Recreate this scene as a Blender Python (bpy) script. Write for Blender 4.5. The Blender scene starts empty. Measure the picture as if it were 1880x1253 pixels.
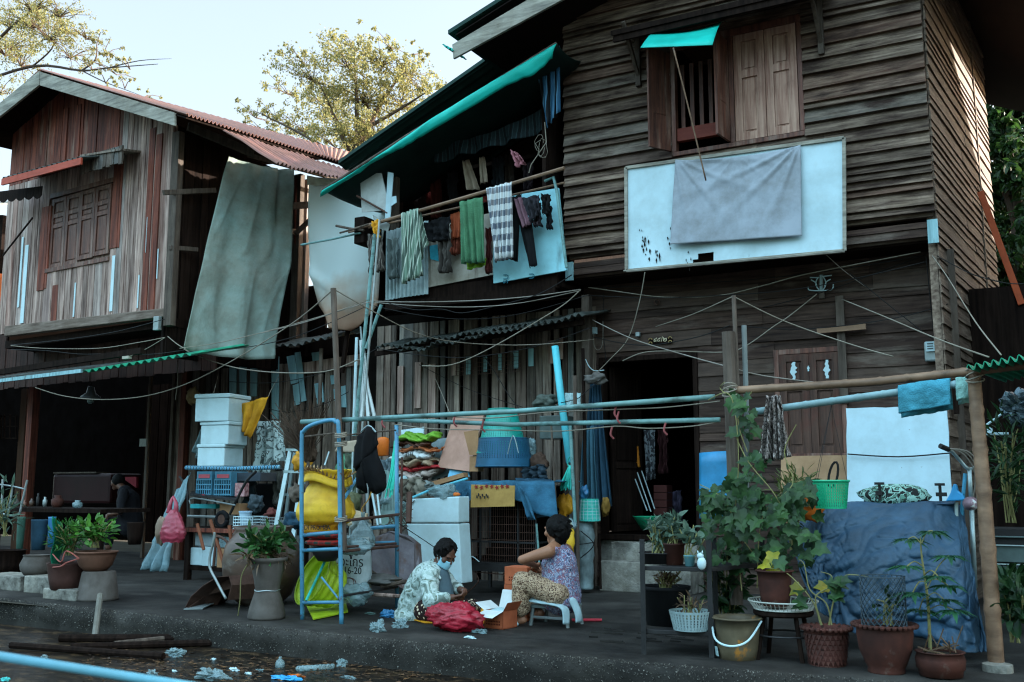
import bpy, math, random
from mathutils import Vector, Matrix, noise
random.seed(7)
RND = random.Random(11)
PI = math.pi
scene = bpy.context.scene
COL = scene.collection
# ---------------------------------------------------------------- camera numbers (also used to turn a seen point on a known plane into metres)
F, CX, CY, YAW, PITCH, HC = 1850., 940., 626.5, math.radians(29), math.radians(8.2), 1.15
_R = Vector((math.cos(YAW), math.sin(YAW), 0)); _H = Vector((-math.sin(YAW), math.cos(YAW), 0)); _Z = Vector((0, 0, 1))
_FW = _H*math.cos(PITCH) + _Z*math.sin(PITCH); _U = _Z*math.cos(PITCH) - _H*math.sin(PITCH)
EYE = Vector((0, 0, HC))
def ray(px, py): return _R*((px-CX)/F) + _U*((CY-py)/F) + _FW
def V(px, py, Y): d = ray(px, py); return EYE + d*(Y/d.y)
def VX(px, py, X): d = ray(px, py); return EYE + d*(X/d.x)
def VG(px, py, z=0.): d = ray(px, py); return EYE + d*((z-HC)/d.z)
def VP(px, py, p0, n): d = ray(px, py); return EYE + d*((p0-EYE).dot(n)/d.dot(n))
def ppm(p): return F/((p-EYE).dot(_FW))          # pixels per metre at a point
LA = math.radians(-4.5)
LN = Vector((-math.sin(LA), math.cos(LA), 0)); LXD = Vector((math.cos(LA), math.sin(LA), 0)); LO = Vector((-12.3, 9.7, 0))
def VL(px, py, off=0.): return VP(px, py, LO+LN*off, LN)       # plane of the left house's gable (off > 0 is further in)
LC = VL(308, 500)                                             # its front corner
def VS(px, py, off=0.): return VP(px, py, LC+LXD*off, LXD)     # plane of the left house's side wall
# ---------------------------------------------------------------- mesh building
class MB:
    def __init__(s): s.v = []; s.f = []
    def add(s, vs, fs):
        n = len(s.v); s.v += [Vector(p) for p in vs]; s.f += [tuple(i+n for i in f) for f in fs]; return s
    def prism(s, pts, vec):
        pts = [Vector(p) for p in pts]; n = len(pts); vec = Vector(vec)
        return s.add(pts+[p+vec for p in pts], [tuple(range(n))[::-1], tuple(range(n, 2*n))]+[(i, (i+1) % n, n+(i+1) % n, n+i) for i in range(n)])
    def box(s, a, b):
        x0, y0, z0 = a; x1, y1, z1 = b
        return s.prism([(x0, y0, z0), (x1, y0, z0), (x1, y0, z1), (x0, y0, z1)], (0, y1-y0, 0))
    def bar(s, a, b, w, t, up=(0, 0, 1)):              # rectangular bar from a to b
        a = Vector(a); b = Vector(b); d = (b-a).normalized(); u = Vector(up)
        sx = d.cross(u)
        if sx.length < 1e-3: sx = d.cross(Vector((1, 0, 0)))
        sx.normalize(); u = sx.cross(d).normalized()
        q = [a+sx*(i*t/2)+u*(j*w/2) for i, j in ((-1, -1), (1, -1), (1, 1), (-1, 1))]
        return s.prism(q, b-a)
    def tube(s, pts, r, n=8, r2=None):
        pts = [Vector(p) for p in pts]; k = len(pts); vs = []; prev = None
        for i, p in enumerate(pts):
            d = (pts[min(i+1, k-1)]-pts[max(i-1, 0)]).normalized()
            if prev is None:
                u = d.orthogonal().normalized()
            else:
                u = prev-d*prev.dot(d)
                u = u.normalized() if u.length > 1e-5 else d.orthogonal().normalized()
            prev = u; w = d.cross(u)
            if isinstance(r, (list, tuple)): rr = r[i]
            else: rr = r if r2 is None else r+(r2-r)*i/max(1, k-1)
            vs += [p+(u*math.cos(2*PI*j/n)+w*math.sin(2*PI*j/n))*rr for j in range(n)]
        fs = [(i*n+j, i*n+(j+1) % n, (i+1)*n+(j+1) % n, (i+1)*n+j) for i in range(k-1) for j in range(n)]
        return s.add(vs, fs+[tuple(range(n))[::-1], tuple(range((k-1)*n, k*n))])
    def lathe(s, prof, c, n=24, ax=None, cap0=True, cap1=False, sq=1.):
        c = Vector(c); M = Matrix.Identity(3) if ax is None else Vector((0, 0, 1)).rotation_difference(Vector(ax)).to_matrix()
        vs = [c+M @ Vector((r*math.cos(2*PI*j/n), r*math.sin(2*PI*j/n)*sq, z)) for r, z in prof for j in range(n)]
        fs = [(i*n+j, i*n+(j+1) % n, (i+1)*n+(j+1) % n, (i+1)*n+j) for i in range(len(prof)-1) for j in range(n)]
        if cap0: fs.append(tuple(range(n))[::-1])
        if cap1: fs.append(tuple(range((len(prof)-1)*n, len(prof)*n)))
        return s.add(vs, fs)
    def grid(s, fn, nu, nv):
        vs = [fn(i/nu, j/nv) for j in range(nv+1) for i in range(nu+1)]
        return s.add(vs, [(j*(nu+1)+i, j*(nu+1)+i+1, (j+1)*(nu+1)+i+1, (j+1)*(nu+1)+i) for j in range(nv) for i in range(nu)])
    def ball(s, c, r, n=14, m=9, fn=None):             # r is a number or a triple; fn(direction) scales it
        c = Vector(c); r = r if isinstance(r, (tuple, list)) else (r, r, r); vs = []
        for i in range(m+1):
            t = PI*i/m
            for j in range(n):
                d = Vector((math.sin(t)*math.cos(2*PI*j/n), math.sin(t)*math.sin(2*PI*j/n), math.cos(t)))
                k = fn(d) if fn else 1.
                vs.append(c+Vector((d.x*r[0], d.y*r[1], d.z*r[2]))*k)
        return s.add(vs, [(i*n+j, (i+1)*n+j, (i+1)*n+(j+1) % n, i*n+(j+1) % n) for i in range(m) for j in range(n)])
def tag(o, label=None, cat=None, group=None, kind=None):
    for k, v in (('label', label), ('category', cat), ('group', group), ('kind', kind)):
        if v: o[k] = v
    return o
ORG = {}
def build(mb, name, m, parent=None, label=None, cat=None, group=None, kind=None, smooth=False, bevel=0., solid=0., sub=0):
    vs = mb.v
    lo = Vector([min(p[i] for p in vs) for i in range(3)]); hi = Vector([max(p[i] for p in vs) for i in range(3)])
    c = Vector(((lo.x+hi.x)/2, (lo.y+hi.y)/2, lo.z))
    me = bpy.data.meshes.new(name); me.from_pydata([p-c for p in vs], [], mb.f); me.update()
    if smooth: me.polygons.foreach_set('use_smooth', [True]*len(me.polygons))
    me.materials.append(m)
    o = bpy.data.objects.new(name, me); COL.objects.link(o); ORG[o.name] = c
    if parent: o.parent = parent; o.location = c-ORG[parent.name]
    else: o.location = c
    if solid:
        d = o.modifiers.new('t', 'SOLIDIFY'); d.thickness = solid; d.offset = 0
    if sub:
        d = o.modifiers.new('s', 'SUBSURF'); d.levels = d.render_levels = sub
    if bevel:
        d = o.modifiers.new('b', 'BEVEL'); d.width = bevel; d.segments = 2; d.limit_method = 'ANGLE'
        d.harden_normals = False
    return tag(o, label, cat, group, kind)
def thing(name, label, cat, loc, group=None):
    o = bpy.data.objects.new(name, None); COL.objects.link(o); o.location = loc; o.empty_display_size = .1; ORG[o.name] = Vector(loc)
    return tag(o, label, cat, group)
def dup(o, loc, label, rz=0.):
    c = o.copy(); COL.objects.link(c); c.location = loc; c.rotation_euler = (0, 0, rz); ORG[c.name] = Vector(loc); c['label'] = label
    for ch in o.children:
        d = ch.copy(); COL.objects.link(d); d.parent = c
        for g in ch.children:
            e = g.copy(); COL.objects.link(e); e.parent = d
    return c
def smoothpts(pts, k=6):
    out = []
    n = len(pts)
    for i in range(n-1):
        p0, p1, p2, p3 = pts[max(i-1, 0)], pts[i], pts[i+1], pts[min(i+2, n-1)]
        for j in range(k):
            t = j/k
            out.append(p1*1.+((p2-p0)*t+(p0*2-p1*5+p2*4-p3)*t*t+(p1*3-p0-p2*3+p3)*t**3)*.5)
    out.append(pts[-1]); return out
def nz(p, s=1., o=0.): return noise.noise(Vector(p)*s+Vector((o, o*1.7, -o)))
# ---------------------------------------------------------------- materials
def lin(h):
    h = h.lstrip('#'); return tuple(((c/12.92) if c <= .04045 else ((c+.055)/1.055)**2.4) for c in (int(h[i:i+2], 16)/255 for i in (0, 2, 4)))
MATS = {}
def mat(name, col, rough=.7, var=.25, scale=(6, 6, 6), col2=None, island=0., bump=.15, spec=.2, metal=0., stain=None, stain_s=(3, 3, 3), stain_t=(.5, .65), trans=0., alpha=1., bscale=None, bdist=.01, tones=()):
    if name in MATS: return MATS[name]
    m = bpy.data.materials.new(name); m.use_nodes = True; nt = m.node_tree; N = nt.nodes; L = nt.links
    b = N['Principled BSDF']; b.inputs['Roughness'].default_value = rough; b.inputs['Metallic'].default_value = metal
    b.inputs['Specular IOR Level'].default_value = spec
    if isinstance(col, str): col = lin(col)
    if isinstance(scale, (int, float)): scale = (scale,)*3
    tc = N.new('ShaderNodeTexCoord')
    def nzn(sc, det=5., rg=.6):
        mp = N.new('ShaderNodeMapping'); mp.inputs['Scale'].default_value = sc if not isinstance(sc, (int, float)) else (sc,)*3
        L.new(tc.outputs['Object'], mp.inputs['Vector'])
        n = N.new('ShaderNodeTexNoise'); n.inputs['Scale'].default_value = 1; n.inputs['Detail'].default_value = det+2; n.inputs['Roughness'].default_value = rg
        L.new(mp.outputs[0], n.inputs['Vector']); return n
    n1 = nzn(scale)
    rp = N.new('ShaderNodeValToRGB'); rp.color_ramp.elements[0].position = .3; rp.color_ramp.elements[1].position = .7
    c2 = tuple(c*(1-var) for c in col) if col2 is None else (lin(col2) if isinstance(col2, str) else col2)
    rp.color_ramp.elements[0].color = (*c2, 1); rp.color_ramp.elements[1].color = (*col, 1)
    L.new(n1.outputs['Fac'], rp.inputs[0]); out = rp.outputs[0]
    def mix(a, bcol, fac, mode='MIX'):
        x = N.new('ShaderNodeMix'); x.data_type = 'RGBA'; x.blend_type = mode
        if hasattr(fac, 'links') or hasattr(fac, 'is_linked'): L.new(fac, x.inputs[0])
        else: x.inputs[0].default_value = fac
        L.new(a, x.inputs[6])
        if isinstance(bcol, tuple): x.inputs[7].default_value = (*bcol, 1)
        else: L.new(bcol, x.inputs[7])
        return x.outputs[2]
    if island:
        g = N.new('ShaderNodeNewGeometry'); mr = N.new('ShaderNodeMapRange'); mr.inputs[3].default_value = 1-island; mr.inputs[4].default_value = 1+island*.4
        L.new(g.outputs['Random Per Island'], mr.inputs[0]); out = mix(out, mr.outputs[0], 1., 'MULTIPLY')
    for k_, (tc_, f_) in enumerate(tones):                     # some boards keep a tone of their own
        g = N.new('ShaderNodeNewGeometry'); mm = N.new('ShaderNodeMath'); mm.operation = 'MULTIPLY'; mm.inputs[1].default_value = 7.31+5.7*k_; fr = N.new('ShaderNodeMath'); fr.operation = 'FRACT'; ls = N.new('ShaderNodeMath'); ls.operation = 'LESS_THAN'; ls.inputs[1].default_value = f_
        L.new(g.outputs['Random Per Island'], mm.inputs[0]); L.new(mm.outputs[0], fr.inputs[0]); L.new(fr.outputs[0], ls.inputs[0]); ml = N.new('ShaderNodeMath'); ml.operation = 'MULTIPLY'; ml.inputs[1].default_value = .27; L.new(ls.outputs[0], ml.inputs[0]); out = mix(out, lin(tc_), ml.outputs[0])
    if stain:
        n2 = nzn(stain_s, 4., .65); r2 = N.new('ShaderNodeValToRGB'); r2.color_ramp.elements[0].position = stain_t[0]; r2.color_ramp.elements[1].position = stain_t[1]
        L.new(n2.outputs['Fac'], r2.inputs[0]); out = mix(out, lin(stain) if isinstance(stain, str) else stain, r2.outputs[0])
    ng = nzn(2.7, 5., .7); rg_ = N.new('ShaderNodeValToRGB'); rg_.color_ramp.elements[0].position = .36; rg_.color_ramp.elements[1].position = .58; rg_.color_ramp.elements[0].color = (.64, .6, .55, 1); rg_.color_ramp.elements[1].color = (1, 1, 1, 1)
    L.new(ng.outputs['Fac'], rg_.inputs[0]); out = mix(out, rg_.outputs[0], .4 if max(col) > .5 else .75, 'MULTIPLY')        # a little dirt on everything
    L.new(out, b.inputs['Base Color'])
    if bump:
        n3 = n1 if bscale is None else nzn(bscale)
        bp = N.new('ShaderNodeBump'); bp.inputs['Strength'].default_value = min(1, bump*2); bp.inputs['Distance'].default_value = bdist
        L.new(n3.outputs['Fac'], bp.inputs['Height']); L.new(bp.outputs[0], b.inputs['Normal'])
    o = N['Material Output']
    if trans:
        tr = N.new('ShaderNodeBsdfTranslucent'); L.new(out, tr.inputs[0]); ms = N.new('ShaderNodeMixShader'); ms.inputs[0].default_value = trans
        L.new(b.outputs[0], ms.inputs[1]); L.new(tr.outputs[0], ms.inputs[2]); L.new(ms.outputs[0], o.inputs[0])
    if alpha < 1: b.inputs['Alpha'].default_value = alpha
    MATS[name] = m; m['out'] = 0
    m.node_tree.nodes['Principled BSDF'].label = 'p'
    return m
def pattern(name, base, fn, rough=.8, trans=0., bump=.3, bs=40):        # fn(N, L, coord_output) -> colour output
    if name in MATS: return MATS[name]
    m = bpy.data.materials.new(name); m.use_nodes = True; N = m.node_tree.nodes; L = m.node_tree.links; b = N['Principled BSDF']
    b.inputs['Roughness'].default_value = rough; b.inputs['Specular IOR Level'].default_value = .25
    tc = N.new('ShaderNodeTexCoord'); out = fn(N, L, tc.outputs['Object']); L.new(out, b.inputs['Base Color'])
    n = N.new('ShaderNodeTexNoise'); n.inputs['Scale'].default_value = bs; L.new(tc.outputs['Object'], n.inputs['Vector'])
    bp = N.new('ShaderNodeBump'); bp.inputs['Strength'].default_value = bump; bp.inputs['Distance'].default_value = .006
    L.new(n.outputs['Fac'], bp.inputs['Height']); L.new(bp.outputs[0], b.inputs['Normal'])
    if trans:
        tr = N.new('ShaderNodeBsdfTranslucent'); L.new(out, tr.inputs[0]); ms = N.new('ShaderNodeMixShader'); ms.inputs[0].default_value = trans
        L.new(b.outputs[0], ms.inputs[1]); L.new(tr.outputs[0], ms.inputs[2]); L.new(ms.outputs[0], N['Material Output'].inputs[0])
    MATS[name] = m; return m
def stripes(cols, axis='X', scale=14., dist=.3, second=None):
    def fn(N, L, co):
        w = N.new('ShaderNodeTexWave'); w.bands_direction = axis; w.inputs['Scale'].default_value = scale; w.inputs['Distortion'].default_value = dist; w.inputs['Detail'].default_value = 1
        L.new(co, w.inputs['Vector']); r = N.new('ShaderNodeValToRGB'); L.new(w.outputs['Fac'], r.inputs[0]); e = r.color_ramp.elements; r.color_ramp.interpolation = 'CONSTANT'
        e[0].color = (*lin(cols[0]), 1); e[1].color = (*lin(cols[-1]), 1); e[1].position = .66
        for i, c in enumerate(cols[1:-1]):
            q = e.new(.33+.15*i); q.color = (*lin(c), 1)
        out = r.outputs[0]
        if second:
            w2 = N.new('ShaderNodeTexWave'); w2.bands_direction = second[0]; w2.inputs['Scale'].default_value = second[1]; w2.inputs['Distortion'].default_value = dist
            L.new(co, w2.inputs['Vector']); r2 = N.new('ShaderNodeValToRGB'); r2.color_ramp.interpolation = 'CONSTANT'; L.new(w2.outputs['Fac'], r2.inputs[0])
            r2.color_ramp.elements[0].color = (*lin(second[2]), 1); r2.color_ramp.elements[1].color = (*lin(second[3]), 1); r2.color_ramp.elements[1].position = .5
            x = N.new('ShaderNodeMix'); x.data_type = 'RGBA'; x.blend_type = 'MIX'; x.inputs[0].default_value = .45; L.new(out, x.inputs[6]); L.new(r2.outputs[0], x.inputs[7]); out = x.outputs[2]
        return out
    return fn
def blotch(cols, scale=20., kind='noise', pos=None):
    def fn(N, L, co):
        if kind == 'noise':
            n = N.new('ShaderNodeTexNoise'); n.inputs['Scale'].default_value = scale; n.inputs['Detail'].default_value = 3; n.inputs['Distortion'].default_value = 1.2; fo = n.outputs['Fac']
        elif kind == 'cell':
            n = N.new('ShaderNodeTexVoronoi'); n.inputs['Scale'].default_value = scale; fo = n.outputs['Distance']
        else:
            n = N.new('ShaderNodeTexMagic'); n.inputs['Scale'].default_value = scale; n.inputs['Distortion'].default_value = 2.5; n.turbulence_depth = 4; fo = n.outputs['Fac']
        L.new(co, n.inputs['Vector']); r = N.new('ShaderNodeValToRGB'); r.color_ramp.interpolation = 'CONSTANT'; L.new(fo, r.inputs[0]); e = r.color_ramp.elements
        k = len(cols); ps = pos or [.3+.4*i/(k-1) for i in range(k)]
        e[0].color = (*lin(cols[0]), 1); e[0].position = 0; e[1].color = (*lin(cols[1]), 1); e[1].position = ps[1]
        for i in range(2, k):
            q = e.new(ps[i]); q.color = (*lin(cols[i]), 1)
        return r.outputs[0]
    return fn
VG3 = (26, 26, 1.6); HG3 = (1.4, 26, 26)
W_GREY = mat('weathered_board', '#cbaea0', .8, 0, VG3, '#573b31', .4, .35, .2, stain='#33201a', stain_s=(7, 7, .7), stain_t=(.54, .74), tones=(('#b3b1ac', .2), ('#7d4030', .2), ('#54423a', .12)))
W_RED = mat('red_brown_board', '#8f4c39', .75, 0, VG3, '#3d1c15', .45, .3, .25, stain='#8d7263', stain_s=(6, 6, .8), stain_t=(.55, .75))
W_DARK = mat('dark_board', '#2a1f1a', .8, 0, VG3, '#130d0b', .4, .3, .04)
W_CLAP = mat('weathered_clapboard', '#8f7a69', .8, 0, (2.6, 30, 38), '#2f1e18', .36, .45, .2, stain='#30211a', stain_s=(1.6, 4, 7), stain_t=(.47, .66), tones=(('#8a857d', .12), ('#6f4636', .14), ('#2c1f1a', .12)))
W_CLAPL = mat('dark_clapboard', '#564339', .8, 0, (2.4, 26, 32), '#251612', .45, .35, .2, stain='#6f6258', stain_s=(1., 5, 5), stain_t=(.55, .75), tones=(('#6a5a50', .2), ('#3a2922', .2)))
W_SIDE = mat('pale_clapboard', '#94806f', .8, 0, (24, 1.2, 30), '#4d3b32', .3, .35, .2)
W_SHUT = mat('shutter_wood', '#794a39', .6, 0, VG3, '#38201a', .1, .25, .35, stain='#93786a', stain_s=(8, 8, 1.), stain_t=(.5, .75))
W_SHUTP = mat('sun_bleached_shutter_wood', '#bd9884', .65, 0, VG3, '#74493a', .15, .25, .3, stain='#5f3326', stain_s=(5, 5, 1.2), stain_t=(.52, .72))
W_FASC = mat('grey_fascia_wood', '#b0aa9c', .8, 0, (2, 2, 20), '#6c675f', .12, .3, .2)
W_PLANK = mat('plank_fence_wood', '#9a8a7c', .8, 0, VG3, '#30241d', .7, .35, .2, stain='#838c88', stain_s=(5, 5, 1.5), stain_t=(.6, .78), tones=(('#8f9a98', .2), ('#4a2f25', .3)))
W_POLE = mat('old_pole_wood', '#6a5d53', .8, 0, (20, 20, 2), '#3d332c', .2, .3, .2)
BLUEB = mat('pale_blue_board_and_light_slit', '#9cc6cb', .7, 0, VG3, '#6d9094', .2, .25, .25, stain='#4a443e', stain_s=(12, 12, 2.5), stain_t=(.56, .7))
WHITEB = mat('white_patch_board', '#c2d8dc', .6, .1, VG3, None, .05, .1, .3)
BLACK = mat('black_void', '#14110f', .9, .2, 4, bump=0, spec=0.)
CONC = mat('old_concrete', '#a6a399', .9, 0, 7, '#6d6960', 0, .5, .2, stain='#34302b', stain_s=(2.5, 2.5, 2.5), stain_t=(.48, .7), bscale=40)
PAVE = mat('walkway_concrete', '#413e3a', .8, 0, 1.7, '#292623', 0, .15, .15, stain='#1a1816', stain_s=(.9, 1.5, 1), stain_t=(.42, .62), bscale=60)
PINKROOF = mat('faded_red_roof', '#8c6154', .6, .25, (5, 5, 5), None, 0, .1, .35, stain='#7d5650', stain_s=(2, 2, 2))
DARKROOF = mat('dark_green_roof', '#22403a', .7, .3, 4, bump=.1)
TIN = mat('old_corrugated_tin', '#656d69', .55, 0, 5, '#3a3d3a', 0, .1, .4, .35, stain='#4a3a30', stain_s=(3, 3, 3), stain_t=(.55, .75))
TINP = mat('pale_corrugated_tin', '#aebfc0', .5, 0, 5, '#7f9294', 0, .1, .4, .2)
TEAL = mat('teal_awning_sheet', '#14c4b2', .55, .2, (3, 3, 3), None, 0, .05, .3, trans=.15)
GREEN_SH = mat('green_roof_sheet', '#13946f', .55, .2, 4, None, 0, .05, .4, stain='#1d6f58')
TARP = mat('olive_green_tarp', '#86a19b', .75, 0, (1.5, 1.5, 1.2), '#868a7f', 0, .12, .25, stain='#827d6d', stain_s=(1.0, 1.0, 1.4), stain_t=(.45, .8), bscale=11, bdist=.05)
SHEETW = mat('dirty_white_sheet', '#dfe8e4', .75, 0, 2, '#b9cac8', 0, .3, .25, stain='#a58468', stain_s=(1.3, 1.3, 1.8), stain_t=(.5, .7), bscale=9, bdist=.03, trans=.6)
WHITE = mat('white_painted_panel', '#b8d0d4', .6, .1, 3, None, 0, .1, .3, stain='#8d877b', stain_s=(9, 9, 4), stain_t=(.66, .74))
FOAM = mat('white_foam', '#b8d0d4', .75, .08, 9, None, 0, .25, .25, bscale=90, bdist=.004)
STEELB = mat('blue_painted_steel', '#4787a5', .45, .2, 12, None, 0, .1, .45, stain='#54362a', stain_s=(16, 16, 16), stain_t=(.6, .68))
PIPEG = mat('green_grey_pipe', '#6f9a98', .5, .25, (1.5, 12, 12), None, 0, .1, .4, stain='#3d5552', stain_s=(4, 9, 9))
STEEL = mat('galvanised_steel', '#99a3a3', .45, .25, 9, None, 0, .1, .5, .5)
RUST = mat('rusty_steel', '#5b4137', .75, .4, 14, None, 0, .3, .3, .2)
IRON = mat('dark_iron', '#2a2828', .6, .3, 10, None, 0, .2, .4, .3)
ALU = mat('aluminium_ladder', '#9fb2b4', .4, .15, 6, None, 0, .05, .5, .5)
BAMBOO = mat('dry_bamboo', '#8f7058', .55, 0, (3, 12, 12), '#594232', 0, .15, .35, stain='#54402f', stain_s=(7, 7, 7), stain_t=(.6, .7))
TERRA = mat('terracotta', '#4f291f', .8, 0, 5, '#2f1914', 0, .3, .25, stain='#6d5f55', stain_s=(4, 4, 3), stain_t=(.62, .76))
CLAYG = mat('grey_clay', '#5d5752', .8, 0, 5, '#46403b', 0, .2, .25)
GLAZE = mat('brown_glazed_clay', '#5a4438', .45, 0, (4, 4, 9), '#38291f', 0, .1, .4, stain='#75706a', stain_s=(3, 3, 5), stain_t=(.55, .75))
SOIL = mat('soil', '#2c231c', .95, .4, 30, bump=.5)
CARD = mat('brown_cardboard', '#a77f5c', .85, .12, (3, 3, 9), None, 0, .1, .2)
CARDP = mat('pinkish_cardboard', '#b98e7c', .85, .12, 4, None, 0, .1, .2)
CARDO = mat('orange_cardboard', '#b3603f', .85, .12, 6, None, 0, .1, .2)
BLUEP = mat('blue_plastic', '#2f73a0', .4, .15, 5, None, 0, .05, .45)
TEALP = mat('teal_plastic', '#1aa092', .4, .15, 6, None, 0, .05, .45)
GREENP = mat('green_plastic', '#14a878', .4, .15, 6, None, 0, .05, .45)
LIME = mat('lime_plastic', '#b3cf2c', .4, .2, 5, None, 0, .05, .45, stain='#5d6a1d', stain_s=(3, 3, 3), stain_t=(.58, .75))
ORANGEP = mat('orange_plastic', '#cf6a25', .45, .15, 6, bump=.05)
REDP = mat('red_plastic_bag', '#b32438', .4, .2, 5, None, 0, .3, .5, bscale=25, trans=.2)
PINKBAG = mat('pink_plastic_bag', '#b9485c', .35, .2, 6, None, 0, .3, .5, bscale=22, trans=.3)
CLEARBAG = mat('clear_plastic_bag', '#8dabb0', .25, .2, 10, None, 0, .5, .6, bscale=30, alpha=.62, bdist=.02)
YELSACK = mat('yellow_woven_sack', '#e0b424', .65, 0, (5, 5, 5), '#b78a18', 0, .08, .4, stain='#8f6a1c', stain_s=(5, 5, 5), stain_t=(.56, .8), bscale=16, bdist=.02)
ORASACK = mat('orange_yellow_sack', '#d89a1c', .65, 0, 5, '#a86f12', 0, .3, .3, bscale=16, bdist=.02)
BLUETARP = mat('blue_tarpaulin', '#34566f', .55, 0, (4, 4, 4), '#213c50', 0, .12, .4, stain='#2c4a60', stain_s=(2, 2, 2), stain_t=(.5, .75), bscale=12, bdist=.05)
DENIM = mat('blue_denim_cloth', '#356a85', .85, 0, 5, '#214559', 0, .3, .2, bscale=30)
DKCLOTH = mat('dark_blue_cloth', '#28475a', .85, .3, 5, bump=.3)
BLACKC = mat('black_cloth', '#111113', .9, .3, 10, bump=.3)
GREYCL = mat('grey_cloth', '#9aa0a8', .85, .08, 3, None, 0, .1, .2, bscale=40, bdist=.004)
WHITEC = mat('white_cloth', '#a9c6c8', .8, .15, 6, None, 0, .3, .2, trans=.15)
PEACH = mat('beige_cloth', '#a89583', .85, .2, 6, bump=.2)
REDC = mat('dark_red_cloth', '#6b2119', .85, .3, 6, bump=.2)
GREENC = mat('green_towel', '#4f7f5e', .95, .25, (9, 9, 5), bump=.5, bscale=60)
TOWELB = mat('blue_terry_towel', '#4d9fb4', .98, .3, 9, None, 0, .6, .15, bscale=90)
TOWELG = mat('pale_green_terry_towel', '#8dbdb5', .98, .3, 9, None, 0, .6, .15, bscale=90)
CABLE = mat('grey_cable', '#8d857b', .6, .2, 8, bump=0)
CABLED = mat('black_cable', '#1a1817', .6, .2, 8, bump=0)
ROPE = mat('pale_rope', '#8f8678', .9, .25, 40, bump=.2)
SKIN = mat('tan_skin', '#9a6a50', .55, .12, 14, None, 0, .06, .35)
SKIND = mat('dark_tan_skin', '#5d3c2d', .55, .12, 14, None, 0, .06, .35)
HAIR = mat('black_hair', '#0d0a09', .75, .3, (60, 60, 12), None, 0, .4, .15)
def leafmat(n, c, c2, tr=.3): return mat(n, c, .5, 0, 9, c2, .45, .1, .35, trans=tr)
LEAFV = leafmat('vine_leaf', '#426634', '#13301b'); LEAFY = leafmat('yellow_leaf', '#b5a02a', '#7f8a2a'); LEAFL = leafmat('light_green_leaf', '#5f9a34', '#33682a')
LEAFD = leafmat('dark_leaf', '#2c4f26', '#18331b'); LEAFF = leafmat('fine_leaf', '#6d7a3a', '#3e5128'); LEAFG = leafmat('grey_green_leaf', '#6f8a78', '#48604f'); DRYLEAF = leafmat('dry_leaf', '#8a6f56', '#5a4636')
LEAFT = leafmat('sunny_tree_leaf', '#b5ab70', '#6d733f', .6); LEAFB = leafmat('deep_tree_leaf', '#3c5c26', '#1a3016', .35)
STEM = mat('plant_stem', '#8a8556', .8, .3, 20, bump=.1); BARK = mat('bark', '#5a493c', .9, .4, (8, 8, 3), bump=.4)
# ================================================================ SETTING
mb = MB()
def wfn(u, v): return Vector((-60+120*u, -60+66.62*v, -.22))
build(mb.grid(wfn, 6, 6), 'canal_water', mat('murky_canal_water', '#1f1812', .3, .5, 1.5, None, 0, .35, .25, stain='#4a3a28', stain_s=(5, 9, 5), stain_t=(.5, .62), bscale=7, bdist=.02), kind='structure')
mb = MB().grid(lambda u, v: Vector((-150+300*u, 6.75+300*v*v, -.03)), 4, 6)
build(mb, 'ground', mat('bare_ground', '#4a4439', .95, .4, 2), kind='structure')
LEDGE = [(-40, 6.95), (-14, 6.9), (-9.9, 6.83), (-7.64, 6.66), (-5.5, 6.52), (-3.56, 6.43), (-2.2, 6.48), (-1.4, 6.54), (0, 6.6), (6, 6.6), (20, 6.6)]
def ledge_y(x):
    for (a, ya), (b, yb) in zip(LEDGE, LEDGE[1:]):
        if a <= x <= b: return ya+(yb-ya)*(x-a)/(b-a)
    return 6.6
PROF = [(5.8, 0.002), (1.2, 0.), (.5, 0.), (.2, 0.), (.09, -.004), (.03, -.012), (.0, -.035), (-.012, -.08), (-.01, -.13), (.0, -.18), (.0, -.26), (.0, -.5)]
xs = [-30, -22, -18]+[-16+i*.06 for i in range(300)]+[3, 6, 12]
mb = MB(); vs = []
for d, z in PROF:
    for x in xs:
        q = Vector((x, d*3, z*3)); k = 1 if d < .15 else .15
        a = nz(q, 9, 2)*.022*k+nz(q, 26, 5)*.012*k; b = nz(q, 3, 7)*.012+nz(q, 14, 1)*.008*k
        vs.append(Vector((x, ledge_y(x)+d+a, min(z+b*(.35 if d > .15 else 1.2), .006))))
nx = len(xs)
mb.add(vs, [(j*nx+i, j*nx+i+1, (j+1)*nx+i+1, (j+1)*nx+i) for j in range(len(PROF)-1) for i in range(nx-1)])
build(mb, 'walkway', PAVE, kind='structure', smooth=True)
EDGE_M = mat('rough_edge_aggregate', '#7f7d75', .9, 0, 60, '#3b3833', .7, .6, .2)
mb = MB()
for i in range(9000):                                        # loose aggregate broken out along the lip
    x = RND.uniform(-10.5, .6); t = RND.random(); s = RND.uniform(.003, .009)
    z = -.005-.2*t*t; y = ledge_y(x)+(.05*RND.random()-.025 if t < .3 else -.015+RND.uniform(-.012, .01))
    c = Vector((x, y, z)); d = [Vector((RND.uniform(-1, 1), RND.uniform(-1, 1), RND.uniform(-1, 1)))*s for _ in range(4)]
    mb.add([c+q for q in d], [(0, 1, 2), (0, 3, 1), (0, 2, 3), (1, 3, 2)])
build(mb, 'walkway_edge_gravel', EDGE_M, kind='stuff', label='broken pebbly lip along the edge of the concrete walkway')
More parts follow.
